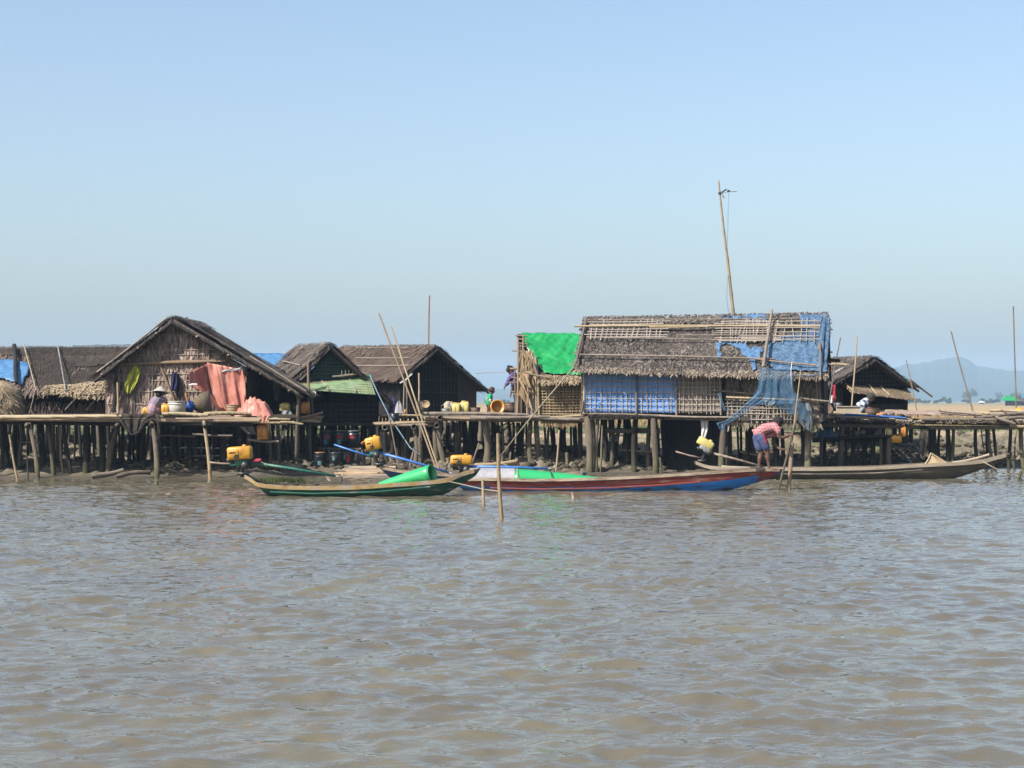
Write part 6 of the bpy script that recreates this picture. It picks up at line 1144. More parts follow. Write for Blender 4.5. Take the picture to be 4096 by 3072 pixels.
# middle pier things
YM = 52.0
bucket('brown wicker basket with a yellow winnowing tray on the upper shelf', 1690, 1652, 53.9, 58, 48, 'wicker', .75, cat='basket', name='basket'); bucket('round yellow winnowing tray leaning in the brown basket', 1704, 1618, 53.7, 30, 5, 'wicker_pale', .9, tiltx=72, tilty=0, cat='tray', name='tray')
pole_b = bucket('grey metal cooking pot with a high black handle on the middle pier', 1782, 1654, YM, 36, 20, 'metal_grey', .9, handle=1.1, cat='pot', name='pot')
jerrycan('beige jerrycan behind the two yellow ones on the middle pier', 1796, 1648, YM + 1.0, 40, 42, 'plastic_beige', d=.22); jerrycan('yellow jerrycan beside the cooking pot on the middle pier', 1825, 1655, YM, 32, 44, 'plastic_pale', d=.2); jerrycan('taller yellow jerrycan beside the brown pot on the middle pier', 1858, 1654, YM + .15, 38, 50, 'plastic_pale', d=.22)
bucket('short brown flower pot on the middle pier', 1902, 1655, YM, 40, 26, 'plastic_brown', .78, cat='pot', name='pot')
ba = thing('basin', 'yellow plastic basin tipped on its side before the toddler', 'basin', P(1992, 1655, YM)); RM = Matrix.Rotation(R(78), 3, 'X') @ Matrix.Rotation(R(14), 3, 'Y'); cb = P(1990, 1627, YM - .05); r = 28 / S(YM)
mb = MB(); mb.lathe([(.001, -.20), (r * .72, -.20), (r * .94, .0), (r * .90, .0), (r * .68, -.185), (.001, -.185)], cb, 26, RM); mb.build('body', MAT['plastic_orange'], ba, True); mb = MB(); mb.lathe([(r * .88, -.01), (r * .9, .022), (r * 1.04, .02), (r * 1.05, -.02), (r * .92, -.03)], cb, 26, RM); mb.build('rim', MAT['plastic_yellow'], ba, True)
bucket('brown wooden tub behind the tipped yellow basin', 2042, 1655, YM + .4, 62, 46, 'plastic_brown', .92, cat='tub', name='tub')
pile(P(1715, 1698, 51.8), .46, .4, .14, 'cloth_lime', 'sack', 'pale green sack lying on the lower shelf of the middle pier', 'sack', 5); pile(P(1574, 1655, 53.8), .3, .3, .42, 'cloth_navy', 'dark_sack', 'dark blue sack behind the blue rope on the upper shelf', 'sack', 7); pile(P(1596, 1652, 53.7), .26, .3, .32, 'cloth_grey', 'grey_sack', 'grey sack beside the dark blue sack on the upper shelf', 'sack', 9)
pile(P(1621, 1656, 53.5), .12, .12, .14, 'plastic_yellow', 'yellow_jug', 'small yellow plastic jug on the upper shelf beside the sacks', 'jug', 3); bucket('dark tub under the upper shelf beside the blue rope', 1577, 1692, 52.6, 40, 40, 'plastic_black', .9, cat='tub', name='tub'); bucket('flat turquoise tray on the upper shelf', 1690, 1657, 53.5, 50, 4, 'metal_teal', .8, cat='tray', name='tray')
for (u0, u1, lb) in ((1613, 1614, 'upright thin grey pole at the shelf edge beside the small yellow jug'), (1624, 1627, 'slightly leaning grey pole at the shelf edge beside its upright twin')): stick(lb, (u0 + 2, 1520), (u1, 1700), 53.4, .024, 'bamboo_grey', 'w')
stick('short topped pole before the dark gable wall', (1674, 1492), (1674, 1620), 54.5, .03, 'bamboo', into=.3)
# right platform things
bucket('brown basin standing on edge at the corner of the blue netted wall', 3290, 1655, 53.6, 72, 34, 'plastic_brown', .8, tiltx=62, tilty=0, cat='basin', name='basin')
wb = thing('wooden_box', 'pale open wooden box before the seated man', 'box', P(3395, 1660, 54.0))
for (c, sz) in ((P(3395, 1642, 53.7), (.72, .03, .22)), (P(3395, 1642, 54.2), (.72, .03, .22)), (P(3352, 1640, 53.95), (.03, .5, .24)), (P(3438, 1640, 53.95), (.03, .5, .24))): mb = MB(); mb.box(c, sz); mb.build('board', MAT['plastic_beige'], wb)
mb = MB(); mb.box(P(3395, 1626, 53.68), (.74, .06, .03)); mb.build('rim_board', MAT['wood_pale'], wb)
bucket('round brown tub in front of the seated man', 3487, 1662, 53.5, 56, 30, 'plastic_brown', .94, cat='tub', name='tub')
bucket('pale metal pot by the doorway behind the wooden box', 3352, 1632, 54.8, 34, 22, 'metal_grey', .85, cat='pot', name='pot')
pile(P(3300, 1672, 52.9), .3, .3, .1, 'plastic_orange', 'orange_cloth', 'small orange cloth at the corner of the bamboo platform', 'cloth', 4); pile(P(3520, 1664, 52.9), .26, .2, .1, 'plastic_orange', 'orange_cloth', 'small orange cloth beside the round brown tub', 'cloth', 6); pile(P(4075, 1640, 54.6), .24, .2, .08, 'plastic_yellow', 'yellow_cloth', 'small yellow bag at the foot of the tallest thin pole', 'bag', 8)
jerrycan('orange jerrycan hanging low beside the platform stilts', 3585, 1772, 52.6, 40, 30, 'plastic_yellow', d=.2); jerrycan('dull orange jerrycan standing on the shelf beam end', 3612, 1748, 52.75, 22, 42, 'plastic_orange', d=.2); jerrycan('bright yellow jerrycan half hidden on the shelf under the platform', 3556, 1748, 52.9, 22, 34, 'plastic_pale', d=.18)
cnet = thing('hanging_net', 'black fishing net hanging under the bamboo platform', 'net', P(3695, 1710, 53)); drape('net', [(3682, 1704), (3676, 1760), (3680, 1800), (3688, 1830)], [(3720, 1704), (3716, 1760), (3706, 1800), (3692, 1832)], 52.8, cnet, 'net_black', 2, .07)
bnet = thing('hanging_net', 'dark net slung over the edge of the left pier', 'net', P(560, 1665, YA)); 
drape('net', [(460, 1654), (490, 1690), (515, 1730)], [(640, 1655), (600, 1668), (560, 1735)], YA - .1, bnet, 'net_brown', 3, .06, 30, 16)
drape('net', [(560, 1660), (585, 1672), (610, 1668)], [(640, 1655), (645, 1690), (640, 1720)], YA - .12, bnet, 'net_brown', 2, .05, 20, 14); rope('net_rope', [P(470, 1660, YA - .16), P(496, 1705, YA - .2), P(525, 1740, YA - .2), P(555, 1728, YA - .2), P(580, 1690, YA - .2), P(610, 1672, YA - .2), P(632, 1690, YA - .2), P(634, 1730, YA - .18), P(628, 1770, YA - .15)], .03, 'net_brown', par=bnet)
for k, (u, v) in enumerate(((3428, 1742), (3452, 1738))):
    mb = MB(); c = P(u, v - 9, 53.0); mb.ball(c, (.09, .09, .085), 14, 10); mb.v = [tuple(Vector(p) + (Vector(p) - c) * .18 * noise.noise(Vector(p) * 14)) for p in mb.v]; tag(mb.build('coconut', MAT['stone'], None, True), 'brown coconut husk on the shelf under the bamboo platform', 'coconut', 'coconut husks on the shelf')
for k, (u, w) in enumerate(((3495, 60), (3600, 90))):
    x = P(u, 0, 54.4).x; z = gz(x, 54.4); t = thing('tyre', ['dark tyre lying in the mud under the bamboo platform posts', 'larger dark tyre on the mud before the open bank'][k], 'tyre', (x, 54.4, z)); r = w / S(54.4) / 2; mb = MB(); mb.lathe([(r * .55, .02), (r * .55, .16), (r * .8, .2), (r, .16), (r, .04), (r * .8, 0), (r * .55, .02)], (x, 54.4, z), 22); mb.build('tread', MAT['plastic_black'], t, True)
pile(P(3300, 1752, 53.3), .55, .5, .42, 'tarp_blue_worn', 'blue_sack', 'faded blue sack stuffed on the shelf beside the house corner stilt', 'sack', 12); pile(P(3355, 1750, 53.4), .5, .4, .22, 'cloth_grey', 'grey_sack', 'grey sack on the shelf beside the faded blue sack', 'sack', 13); pile(P(3515, 1748, 53.1), .4, .3, .16, 'stone', 'net_heap', 'grey heap of net on the shelf beside the yellow jerrycan', 'net', 14)
fm = thing('folded_mat', 'folded tan bamboo mat standing in the grey boat', 'mat', P(3740, 1855, 46.8))
mb = MB(); mb.add([P(3700, 1858, 46.6), P(3722, 1814, 46.8), P(3726, 1812, 46.85), P(3790, 1852, 46.7), P(3760, 1862, 46.5)], [(0, 1, 2, 3, 4)]); mb.build('panel', MAT['wicker_pale'], fm, solid=.03); pole('mat_edge', P(3700, 1858, 46.55), P(3723, 1814, 46.75), .02, fm, 'bamboo'); pole('mat_edge', P(3723, 1814, 46.75), P(3790, 1852, 46.65), .02, fm, 'bamboo')
stick('pale wooden oar resting on the grey boat rail', (3955, 1816), (3812, 1852), 46.6, .04, 'wood_pale', 'w', 'oar', cat='oar')
stick('rail plank resting along the grey boat', (2885, 1868), (3060, 1872), 46.9, .05, 'wood_pale', 'w', 'plank', cat='plank')
# cloth on the walls
tarp = thing('tarpaulin', 'salmon tarpaulin hung on the gable wall of the left house', 'tarpaulin', P(870, 1650, 49.3))
drape('sheet', [(756, 1488), (758, 1540), (800, 1560), (838, 1600), (868, 1640)], [(838, 1452), (842, 1530), (850, 1580), (880, 1620), (905, 1650)], 49.22, tarp, 'tarp_salmon', 2, .03, 40, 24, skew=.62); drape('sheet', [(828, 1450), (835, 1500), (850, 1570), (872, 1620), (895, 1652)], [(968, 1478), (980, 1530), (984, 1580), (980, 1620), (972, 1646)], 49.3, tarp, 'tarp_salmon', 2.5, .075, 60, 26)
drape('top_hem', [(870, 1484), (872, 1490)], [(965, 1470), (966, 1480)], 49.28, tarp, 'cloth_grey', 2, .02, 14, 4)
def hang(name, label, left, right, Y, m, folds=2, amp=.05): o = drape(name, left, right, Y, None, m, folds, amp); return tag(o, label, 'cloth')
hang('hanging_cloth', 'lime green cloth hanging on the left gable wall', [(528, 1468), (505, 1510), (496, 1550), (508, 1576)], [(548, 1458), (566, 1490), (555, 1520), (522, 1575)], 49.45, 'cloth_lime', 2, .06)
hang('hanging_cloth', 'navy blue cloth hanging under the beam of the left gable wall', [(690, 1488), (682, 1520), (684, 1562)], [(708, 1490), (712, 1530), (700, 1566)], 49.45, 'cloth_navy'); hang('hanging_cloth', 'black cloth hanging beside the navy blue cloth', [(706, 1494), (708, 1540), (702, 1580)], [(716, 1494), (722, 1540), (720, 1590)], 49.5, 'cloth_black')
hang('hanging_cloth', 'red cloth hanging in the doorway behind the bamboo platform', [(3330, 1540), (3330, 1580), (3328, 1615)], [(3342, 1540), (3344, 1580), (3342, 1618)], 55.2, 'cloth_red', 1); hang('hanging_cloth', 'white cloth hanging beside the red cloth in the doorway', [(3322, 1582), (3322, 1612)], [(3331, 1582), (3332, 1614)], 55.1, 'cloth_white', 1)
hang('hanging_cloth', 'pale plastic sheet hanging beside the dark lean to', [(1090, 1525), (1092, 1560), (1095, 1600)], [(1122, 1520), (1120, 1555), (1112, 1605)], 51.4, 'cloth_grey', 2)
hang('hanging_cloth', 'dark cloth and grey rag hanging under the left pier', [(935, 1675), (960, 1710), (990, 1735)], [(1000, 1672), (1015, 1710), (1024, 1738)], 48.4, 'cloth_grey', 2, .06)
mb = MB()
hang('hanging_net_cloth', 'teal net bundle caught on a stilt under the wide house', [(2440, 1735), (2436, 1765)], [(2480, 1735), (2470, 1768)], 51.6, 'net_pale', 2, .06)

# ------------------------------------------------------------------ people
def remesh(o, vs=.009, it=6):
    m = o.modifiers.new('join', 'REMESH'); m.mode = 'VOXEL'; m.voxel_size = vs; m.use_smooth_shade = True
    s = o.modifiers.new('soften', 'SMOOTH'); s.iterations = it; s.factor = .5
def body(name, chains, m, par, vs=.009, it=5, balls=()):
    mb = MB()
    for pts, rad in chains: mb.tube(pts, rad, 10, True, True)
    for c, r in balls: mb.ball(c, r, 14, 10)
    o = mb.build(name, MAT[m], par, True); remesh(o, vs, it); return o
def hand(wrist, d, up, sc=1.0, curl=.6, thumb_side=1):
    """palm and five bent fingers; d points along the palm, up is the back of the hand"""
    d = d.normalized(); up = (up - d * up.dot(d)).normalized(); s = d.cross(up) * thumb_side; ch = [([wrist, wrist + d * .045 * sc, wrist + d * .08 * sc], [.024 * sc, .03 * sc, .028 * sc]), ([wrist + d * .03 * sc + s * .018 * sc, wrist + d * .075 * sc + s * .022 * sc], [.02 * sc, .016 * sc]), ([wrist + d * .03 * sc - s * .018 * sc, wrist + d * .07 * sc - s * .022 * sc], [.02 * sc, .016 * sc])]
    for k, L_ in enumerate((.075, .082, .076, .06)):
        o = s * (.027 - .018 * k) * sc; p = wrist + d * .082 * sc + o; pts = [p - d * .02 * sc, p]; dd = d.copy()
        for j in range(3): dd = (dd - up * curl * (.5 + .25 * j)).normalized(); p = p + dd * L_ * sc / 3; pts.append(p)
        ch.append((pts, [.0105 * sc, .0105 * sc, .010 * sc, .009 * sc, .008 * sc]))
    p = wrist + d * .025 * sc + s * .028 * sc; t1 = p + (d * .5 + s * .8).normalized() * .035 * sc; t2 = t1 + (d * .9 + s * .2 - up * curl * .5).normalized() * .03 * sc; ch.append(([p - s * .01 * sc, t1, t2], [.013 * sc, .012 * sc, .010 * sc])); return ch
def foot(ankle, d, sc=1.0, ground=None):
    d = Vector((d.x, d.y, 0)).normalized(); g = ground if ground is not None else ankle.z - .07 * sc; a = Vector((ankle.x, ankle.y, g + .03 * sc))
    return [([ankle, a - d * .03 * sc, a + d * .06 * sc, Vector((a.x, a.y, g + .022 * sc)) + d * .15 * sc], [.036 * sc, .034 * sc, .036 * sc, .026 * sc])]
def head(c, fwd, up, sc=1.0):
    """balls and chains of a head whose face looks along fwd"""
    fwd = fwd.normalized(); up = (up - fwd * up.dot(fwd)).normalized(); s = fwd.cross(up); b = [(c + up * .015 * sc - fwd * .012 * sc, .092 * sc), (c + fwd * .02 * sc, .082 * sc), (c + fwd * .035 * sc - up * .055 * sc, .058 * sc), (c + fwd * .055 * sc - up * .085 * sc, .036 * sc)]
    ch = [([c + fwd * .09 * sc + up * .012 * sc, c + fwd * .112 * sc - up * .022 * sc], [.010 * sc, .017 * sc]), ([c + fwd * .083 * sc - up * .055 * sc - s * .02 * sc, c + fwd * .083 * sc - up * .055 * sc + s * .02 * sc], [.012 * sc, .012 * sc])]
    for k in (-1, 1): b.append((c + s * k * .083 * sc - up * .012 * sc, Vector((.018, .018, .03)) * sc))
    return ch, b, (fwd, up, s)
def face_bits(par, c, fr, sc=1.0):
    fwd, up, s = fr
    for k in (-1, 1): mb = MB(); mb.ball(c + fwd * .092 * sc + s * k * .032 * sc + up * .012 * sc, .011 * sc, 8, 6); mb.build('eye', MAT['hair'], par, True)
    mb = MB(); mb.tube([c + fwd * .094 * sc - up * .052 * sc - s * .022 * sc, c + fwd * .099 * sc - up * .053 * sc, c + fwd * .094 * sc - up * .052 * sc + s * .022 * sc], .005 * sc, 6); mb.build('mouth', MAT['skin'], par, True)
def hair(par, c, fr, m='hair', sc=1.0, low=.02):
    fwd, up, s = fr; bl = [(c + up * .03 * sc - fwd * .02 * sc, .103 * sc), (c - fwd * .05 * sc - up * low * sc, .082 * sc), (c + up * .055 * sc + fwd * .025 * sc, .075 * sc)]; return body('hair', [], m, par, .008 * sc, 3, bl)

# man bent over on the red prow
YQ = 40.75; q = lambda u, v, dy=0.0: P(u, v, YQ + dy)
man = thing('person', 'man in a pink plaid shirt and blue shorts bending over on the red prow', 'person', q(3060, 1880), 0, 'people of the stilt village')
gz_n = P(3075, 1880, 40.75).z
c = q(3112, 1690, .0); hc, hb_, fr = head(c, Vector((.75, .12, -.55)), Vector((.6, 0, .75)), 1.05)
pole_top, pole_bot = P(3192, 1645, 40.55), P(3105, 1950, 40.75)
grip = pole_top.lerp(pole_bot, .30)
wr = grip + Vector((-.055, -.035, -.03))
ch = hc + [([q(3095, 1702), q(3106, 1696)], [.055, .052]), ([q(3040, 1740, -.07), q(3060, 1722, -.08), q(3092, 1712, -.1)], [.10, .10, .10]), ([q(3040, 1740, .07), q(3060, 1722, .08), q(3092, 1712, .1)], [.10, .10, .10]),
    ([q(3048, 1748, -.1), q(3062, 1782, -.11), q(3071, 1806, -.1)], [.09, .078, .058]), ([q(3071, 1806, -.1), q(3070, 1828, -.09), q(3074, 1850, -.08), q(3076, 1868, -.08)], [.055, .058, .04, .033]),
    ([q(3032, 1748, .1), q(3040, 1782, .11), q(3045, 1812, .12)], [.09, .078, .058]), ([q(3045, 1812, .12), q(3039, 1834, .12), q(3037, 1852, .12), q(3037, 1866, .12)], [.055, .058, .04, .033]),
    ([q(3106, 1708, -.17), q(3113, 1730, -.21), q(3114, 1746, -.2)], [.055, .046, .04]), ([q(3114, 1746, -.2), q(3134, 1750, -.2), wr], [.042, .038, .027]),
    ([q(3108, 1712, .17), q(3094, 1745, .2), q(3092, 1774, .15)], [.055, .046, .04]), ([q(3092, 1774, .15), q(3108, 1788, .1), q(3122, 1797, .05)], [.042, .036, .027])]
ch += foot(q(3076, 1868, -.08), Vector((1, -.15, 0)), 1.0, P(3080, 1882, 40.67).z) + foot(q(3037, 1866, .12), Vector((.8, .3, 0)), 1.0, P(3040, 1880, 40.87).z)
ch += hand(wr, grip - wr + Vector((.02, 0, .02)), Vector((-.3, -.6, .7)), 1.0, .9) + hand(q(3122, 1797, .05), Vector((1, -.1, -.1)), Vector((.1, 0, -1)), 1.0, .25)
bd = body('body', ch, 'skin', man, .008, 3, hb_)
hair(man, c, fr, 'hair', 1.07, .03); face_bits(man, c, fr, 1.05)
sh = body('shirt', [([q(3034, 1732, -.07), q(3058, 1716, -.08), q(3095, 1708, -.1)], [.125, .128, .118]), ([q(3034, 1732, .07), q(3058, 1716, .08), q(3095, 1708, .1)], [.125, .128, .118]), ([q(3024, 1728, -.02), q(3013, 1722, 0)], [.07, .035]), ([q(3060, 1740, 0), q(3085, 1735, 0), q(3100, 1722, 0)], [.09, .10, .09]), ([q(3098, 1706, -.15), q(3110, 1718, -.2), q(3113, 1726, -.21)], [.085, .076, .07]), ([q(3100, 1708, .15), q(3100, 1722, .19), q(3097, 1736, .2)], [.085, .076, .07])], 'plaid_pink', man, .009, 5)
body('shorts', [([q(3036, 1738, -.07), q(3044, 1750, -.09)], [.125, .125]), ([q(3036, 1738, .07), q(3036, 1750, .08)], [.125, .125]), ([q(3042, 1750, -.1), q(3058, 1776, -.11), q(3062, 1786, -.11)], [.12, .105, .10]), ([q(3030, 1750, .1), q(3034, 1776, .11), q(3036, 1790, .11)], [.12, .11, .10])], 'shorts_blue', man, .009, 5)
mb = MB(); mb.grid(lambda a, b: q(3050 + 8 * a + 14 * b, 1735 + 45 * b, -.205 - .015 * math.sin(b * 3.1) + .02 * a), 4, 8); mb.build('red_stripe', MAT['cloth_red'], man, True, solid=.01)
tag(pole('boat_pole', pole_bot - UP * .3, pole_top, .026, None, 'post', 'w'), 'brown wooden boat pole held by the bending man', 'pole')
# woman in the conical hat
Yw = 48.25; q = lambda u, v, dy=0.0: P(u, v, Yw + dy); zD = zA - .02
wom = thing('person', 'person in a lilac shirt and conical hat crouching on the left pier', 'person', (P(618, 0, Yw).x, Yw, zA), 0, 'people of the stilt village')
c = q(641, 1574, .05); hc, hb_, fr = head(c, Vector((.45, .75, -.5)), Vector((.2, .4, .85)))
ch = hc + [([q(637, 1588, .02), q(640, 1580, .04)], [.05, .05]), ([q(618, 1634, 0), q(625, 1612, .03), q(634, 1596, .05)], [.12, .11, .11]), ([q(610, 1640, -.04), q(622, 1640, .2), q(640, 1626, .42)], [.11, .085, .06]), ([q(640, 1626, .42), q(638, 1645, .34), q(636, 1660, .3)], [.055, .05, .035]), ([q(624, 1642, .0), q(645, 1636, .22), q(655, 1628, .38)], [.11, .085, .06]), ([q(655, 1628, .38), q(652, 1646, .3), q(650, 1660, .28)], [.055, .05, .035]), ([q(650, 1598, .06), q(666, 1606, .12), q(668, 1620, .2)], [.05, .044, .038]), ([q(668, 1620, .2), q(672, 1630, .32), q(674, 1634, .42)], [.038, .034, .026]), ([q(614, 1598, .06), q(602, 1616, .1), q(606, 1632, .24)], [.05, .044, .034])]
ch += hand(q(674, 1634, .42), Vector((.2, 1, -.2)), UP, .9, .5) + hand(q(606, 1632, .24), Vector((.2, 1, -.3)), UP, .9, .5) + foot(q(636, 1660, .3), Vector((.3, 1, 0)), .9, zD) + foot(q(650, 1660, .28), Vector((.3, 1, 0)), .9, zD)
body('body', ch, 'skin', wom, .009, 4, hb_); hair(wom, c, fr, 'hair', 1.05, .06); face_bits(wom, c, fr)
body('shirt', [([q(618, 1620, 0), q(626, 1606, .03), q(634, 1594, .05)], [.14, .145, .13]), ([q(618, 1598, .05), q(650, 1597, .05)], [.075, .075]), ([q(650, 1597, .06), q(664, 1604, .1), q(668, 1614, .16)], [.07, .064, .058]), ([q(616, 1598, .06), q(604, 1612, .09), q(602, 1620, .12)], [.07, .064, .058])], 'cloth_lilac', wom)
body('sarong', [([q(612, 1630, -.02), q(610, 1642, -.02)], [.15, .155]), ([q(612, 1640, -.02), q(626, 1640, .2), q(642, 1630, .42)], [.14, .12, .09]), ([q(622, 1640, 0), q(648, 1638, .22), q(656, 1632, .38)], [.13, .12, .09]), ([q(642, 1632, .4), q(640, 1648, .32)], [.09, .10]), ([q(656, 1632, .38), q(652, 1648, .3)], [.09, .10])], 'cloth_mauve', wom)
hat = thing('conical_hat', 'pale woven conical hat on the crouching person', 'hat', c + UP * .05); mb = MB(); HM = Matrix.Rotation(R(-12), 3, 'X') @ Matrix.Rotation(R(4), 3, 'Y'); mb.lathe([(.215, -.0), (.16, .05), (.09, .105), (.045, .145), (.02, .16), (.001, .163)], c + UP * .03, 26, HM); mb.build('crown', MAT['hat'], hat, True, solid=.008); mb = MB(); mb.lathe([(.21, -.006), (.222, -.006), (.222, .008), (.21, .008)], c + UP * .03, 26, HM); mb.build('brim_edge', MAT['hat'], hat, True)
# toddler
Yt = 52.1; q = lambda u, v, dy=0.0: P(u, v, Yt + dy); gT = zC
tod = thing('person', 'toddler in a green shirt and dark red cap standing by the yellow basin', 'person', (P(1955, 0, Yt).x, Yt, gT), 0, 'people of the stilt village')
c = q(1968, 1562); hc, hb_, fr = head(c, Vector((.85, -.1, -.3)), Vector((.25, 0, 1)), .80)
ch = hc + [([q(1962, 1578), q(1965, 1572)], [.038, .036]), ([q(1956, 1612), q(1957, 1595), q(1960, 1584)], [.075, .078, .07]), ([q(1957, 1618, -.05), q(1958, 1630, -.05), q(1958, 1644, -.04)], [.05, .042, .03]), ([q(1955, 1618, .05), q(1954, 1632, .05), q(1951, 1644, .06)], [.05, .042, .03]), ([q(1960, 1588, -.08), q(1960, 1600, -.11), q(1966, 1610, -.09)], [.034, .03, .024]), ([q(1960, 1588, .08), q(1960, 1600, .11), q(1964, 1611, .1)], [.034, .03, .024])]
ch += hand(q(1966, 1610, -.09), Vector((.8, .2, -.4)), UP, .62, .5) + hand(q(1964, 1611, .1), Vector((.6, -.1, -.6)), UP, .62, .5) + foot(q(1958, 1644, -.04), Vector((1, -.1, 0)), .62, gT) + foot(q(1951, 1644, .06), Vector((1, 0, 0)), .62, gT)
body('body', ch, 'skin', tod, .007, 3, hb_); face_bits(tod, c, fr, .8)
body('shirt', [([q(1955, 1613), q(1957, 1597), q(1960, 1585)], [.098, .096, .085]), ([q(1958, 1587, -.06), q(1959, 1594, -.1)], [.055, .05]), ([q(1958, 1587, .06), q(1959, 1594, .1)], [.055, .05])], 'shirt_green', tod, .008, 4)
body('sleeve', [([q(1959, 1594, -.1), q(1961, 1601, -.115), q(1964, 1607, -.1)], [.042, .04, .034])], 'cloth_white', tod, .007, 2); mb = MB(); mb.tube([q(1950, 1588, -.04), q(1947, 1600, -.03), q(1947, 1612, -.03)], [.02, .024, .02], 8); mb.build('yellow_trim', MAT['plastic_yellow'], tod, True)
body('shorts', [([q(1955, 1616), q(1956, 1621)], [.085, .085])], 'cloth_navy', tod, .008, 3)
cp = thing('cap', 'dark red cap with a pale brim on the toddler', 'cap', c); fw, up_, sd_ = fr
body('crown', [], 'cap', cp, .007, 3, [(c + up_ * .022 - fw * .01, .088), (c - fw * .035, .075)]); mb = MB(); mb.grid(lambda a, b: c + up_ * (.012 - .02 * b) + fw * (.06 + .10 * b) + sd_ * (a - .5) * .14 * (1 - .3 * b), 6, 5); mb.build('brim', MAT['hat'], cp, True, solid=.012)
for k, (u, dy) in enumerate(((1958, -.04), (1951, .06))):
    p = Vector((P(u, 0, Yt).x, Yt + dy, gT)); mb = MB(); mb.tube([p + Vector((-.03, 0, .03)), p + Vector((.03, 0, .03)), p + Vector((.1, 0, .022))], [.036, .036, .026], 8, True, True); mb.build('shoe', MAT['cloth_white'], tod, True)
# person in purple at the rack
Yp = 52.0; q = lambda u, v, dy=0.0: P(u, v, Yp + dy)
pur = thing('person', 'person in a purple patterned top stooping at the hut rack', 'person', (P(2066, 0, Yp + .15).x, Yp + .15, zC), 0, 'people of the stilt village')
c = q(2043, 1482); hc, hb_, fr = head(c, Vector((-.5, -.35, -.6)), Vector((-.45, 0, .8)))
ch = hc + [([q(2052, 1494), q(2047, 1487)], [.05, .05]), ([q(2064, 1550), q(2060, 1522), q(2054, 1502)], [.11, .11, .10]), ([q(2044, 1506, -.1), q(2034, 1522, -.14), q(2030, 1532, -.16)], [.048, .042, .036]), ([q(2030, 1532, -.16), q(2026, 1538, -.16), q(2023, 1542, -.15)], [.034, .03, .026]), ([q(2058, 1508, .1), q(2051, 1540, -.12), q(2048, 1556, -.14)], [.048, .042, .036]), ([q(2048, 1556, -.14), q(2046, 1568, -.14), q(2044, 1574, -.13)], [.034, .03, .026]), ([q(2062, 1552, -.06), q(2066, 1600, -.04), q(2068, 1645, .1)], [.09, .07, .045]), ([q(2070, 1552, .08), q(2074, 1600, .1), q(2074, 1645, .2)], [.09, .07, .045])]
ch += hand(q(2023, 1542, -.15), Vector((-.5, 0, -.8)), Vector((-1, 0, .3)), .9, .5) + hand(q(2044, 1574, -.13), Vector((-.2, 0, -1)), Vector((-1, 0, 0)), .9, .3) + foot(q(2068, 1645, .1), Vector((-1, -.2, 0)), .9, zC) + foot(q(2074, 1645, .2), Vector((-1, 0, 0)), .9, zC)
body('body', ch, 'skin', pur, .009, 4, hb_); hair(pur, c, fr, 'hair', 1.06, .03); face_bits(pur, c, fr)
body('hair_bun', [], 'hair', pur, .009, 3, [(c + fr[1] * .12 - fr[0] * .04, .05)])
body('top', [([q(2064, 1545), q(2060, 1522), q(2053, 1502)], [.135, .135, .125]), ([q(2046, 1506, -.08), q(2036, 1520, -.13), q(2030, 1533, -.16), q(2026, 1538, -.16)], [.075, .068, .06, .055]), ([q(2056, 1508, .05), q(2053, 1525, -.08), q(2050, 1545, -.12)], [.075, .064, .055])], 'cloth_purple', pur)
body('trousers', [([q(2065, 1548), q(2067, 1560)], [.13, .125]), ([q(2063, 1560, -.06), q(2067, 1600, -.04), q(2069, 1636, .09)], [.10, .085, .07]), ([q(2070, 1560, .08), q(2074, 1600, .1), q(2075, 1636, .19)], [.10, .085, .07])], 'cloth_black', pur)
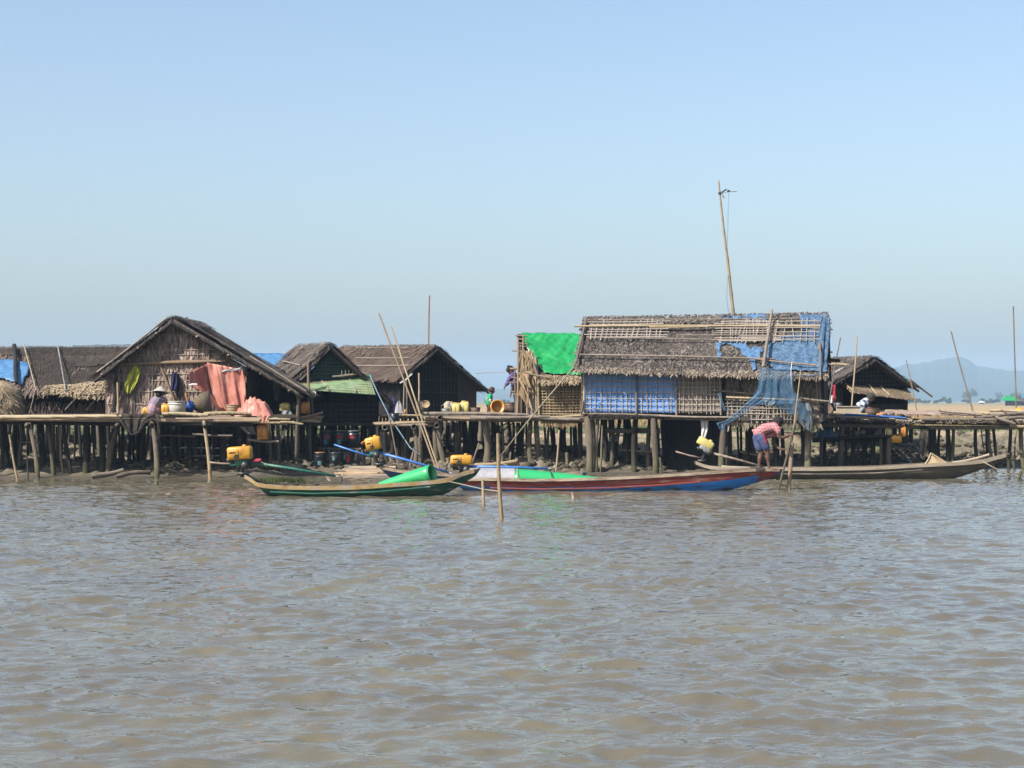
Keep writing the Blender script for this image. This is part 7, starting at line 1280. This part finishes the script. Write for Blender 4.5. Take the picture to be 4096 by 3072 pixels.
# seated man
Ys_ = 53.9; zS = P(3440, 1664, Ys_).z; q = lambda u, v, dy=0.0: P(u, v, Ys_ + dy)
sm = thing('person', 'grey haired man in a blue and white plaid shirt squatting on the bamboo platform', 'person', (P(3440, 0, Ys_).x, Ys_, zS), 0, 'people of the stilt village')
c = q(3485, 1590); hc, hb_, fr = head(c, Vector((.8, -.15, -.5)), Vector((.45, 0, .8)), 1.05)
ch = hc + [([q(3472, 1602), q(3479, 1595)], [.052, .05]), ([q(3430, 1648), q(3444, 1625), q(3464, 1608)], [.12, .12, .11]), ([q(3430, 1654, -.1), q(3455, 1642, -.14), q(3476, 1634, -.14)], [.09, .075, .06]), ([q(3476, 1634, -.14), q(3466, 1650, -.12), q(3462, 1662, -.1)], [.056, .05, .036]), ([q(3434, 1654, .1), q(3460, 1642, .16), q(3482, 1634, .16)], [.09, .075, .06]), ([q(3482, 1634, .16), q(3472, 1650, .16), q(3468, 1662, .16)], [.056, .05, .036]), ([q(3458, 1608, -.16), q(3450, 1628, -.22), q(3452, 1642, -.2)], [.052, .045, .04]), ([q(3452, 1642, -.2), q(3466, 1642, -.18), q(3480, 1638, -.1)], [.04, .036, .027]), ([q(3464, 1608, .16), q(3466, 1626, .22), q(3480, 1638, .16)], [.052, .042, .03])]
ch += hand(q(3480, 1638, -.1), Vector((1, .1, -.2)), UP, 1, .5) + hand(q(3480, 1638, .16), Vector((1, -.1, -.2)), UP, 1, .5) + foot(q(3462, 1662, -.1), Vector((1, -.1, 0)), 1, zS) + foot(q(3468, 1662, .16), Vector((1, 0, 0)), 1, zS)
body('body', ch, 'skin', sm, .009, 4, hb_); hair(sm, c, fr, 'hair_grey', 1.08, .03); face_bits(sm, c, fr, 1.05)
body('shirt', [([q(3428, 1645, -.06), q(3442, 1622, -.08), q(3464, 1606, -.1)], [.13, .135, .12]), ([q(3428, 1645, .06), q(3442, 1622, .08), q(3464, 1606, .1)], [.13, .135, .12]), ([q(3458, 1606, -.15), q(3450, 1624, -.21), q(3450, 1640, -.2)], [.085, .078, .068]), ([q(3464, 1606, .15), q(3466, 1622, .21), q(3474, 1634, .18)], [.085, .075, .06])], 'plaid_blue', sm)
body('shorts', [([q(3430, 1652, -.06), q(3452, 1645, -.13), q(3468, 1640, -.14)], [.125, .10, .085]), ([q(3432, 1652, .06), q(3456, 1645, .15), q(3474, 1640, .16)], [.125, .10, .085])], 'cloth_black', sm)
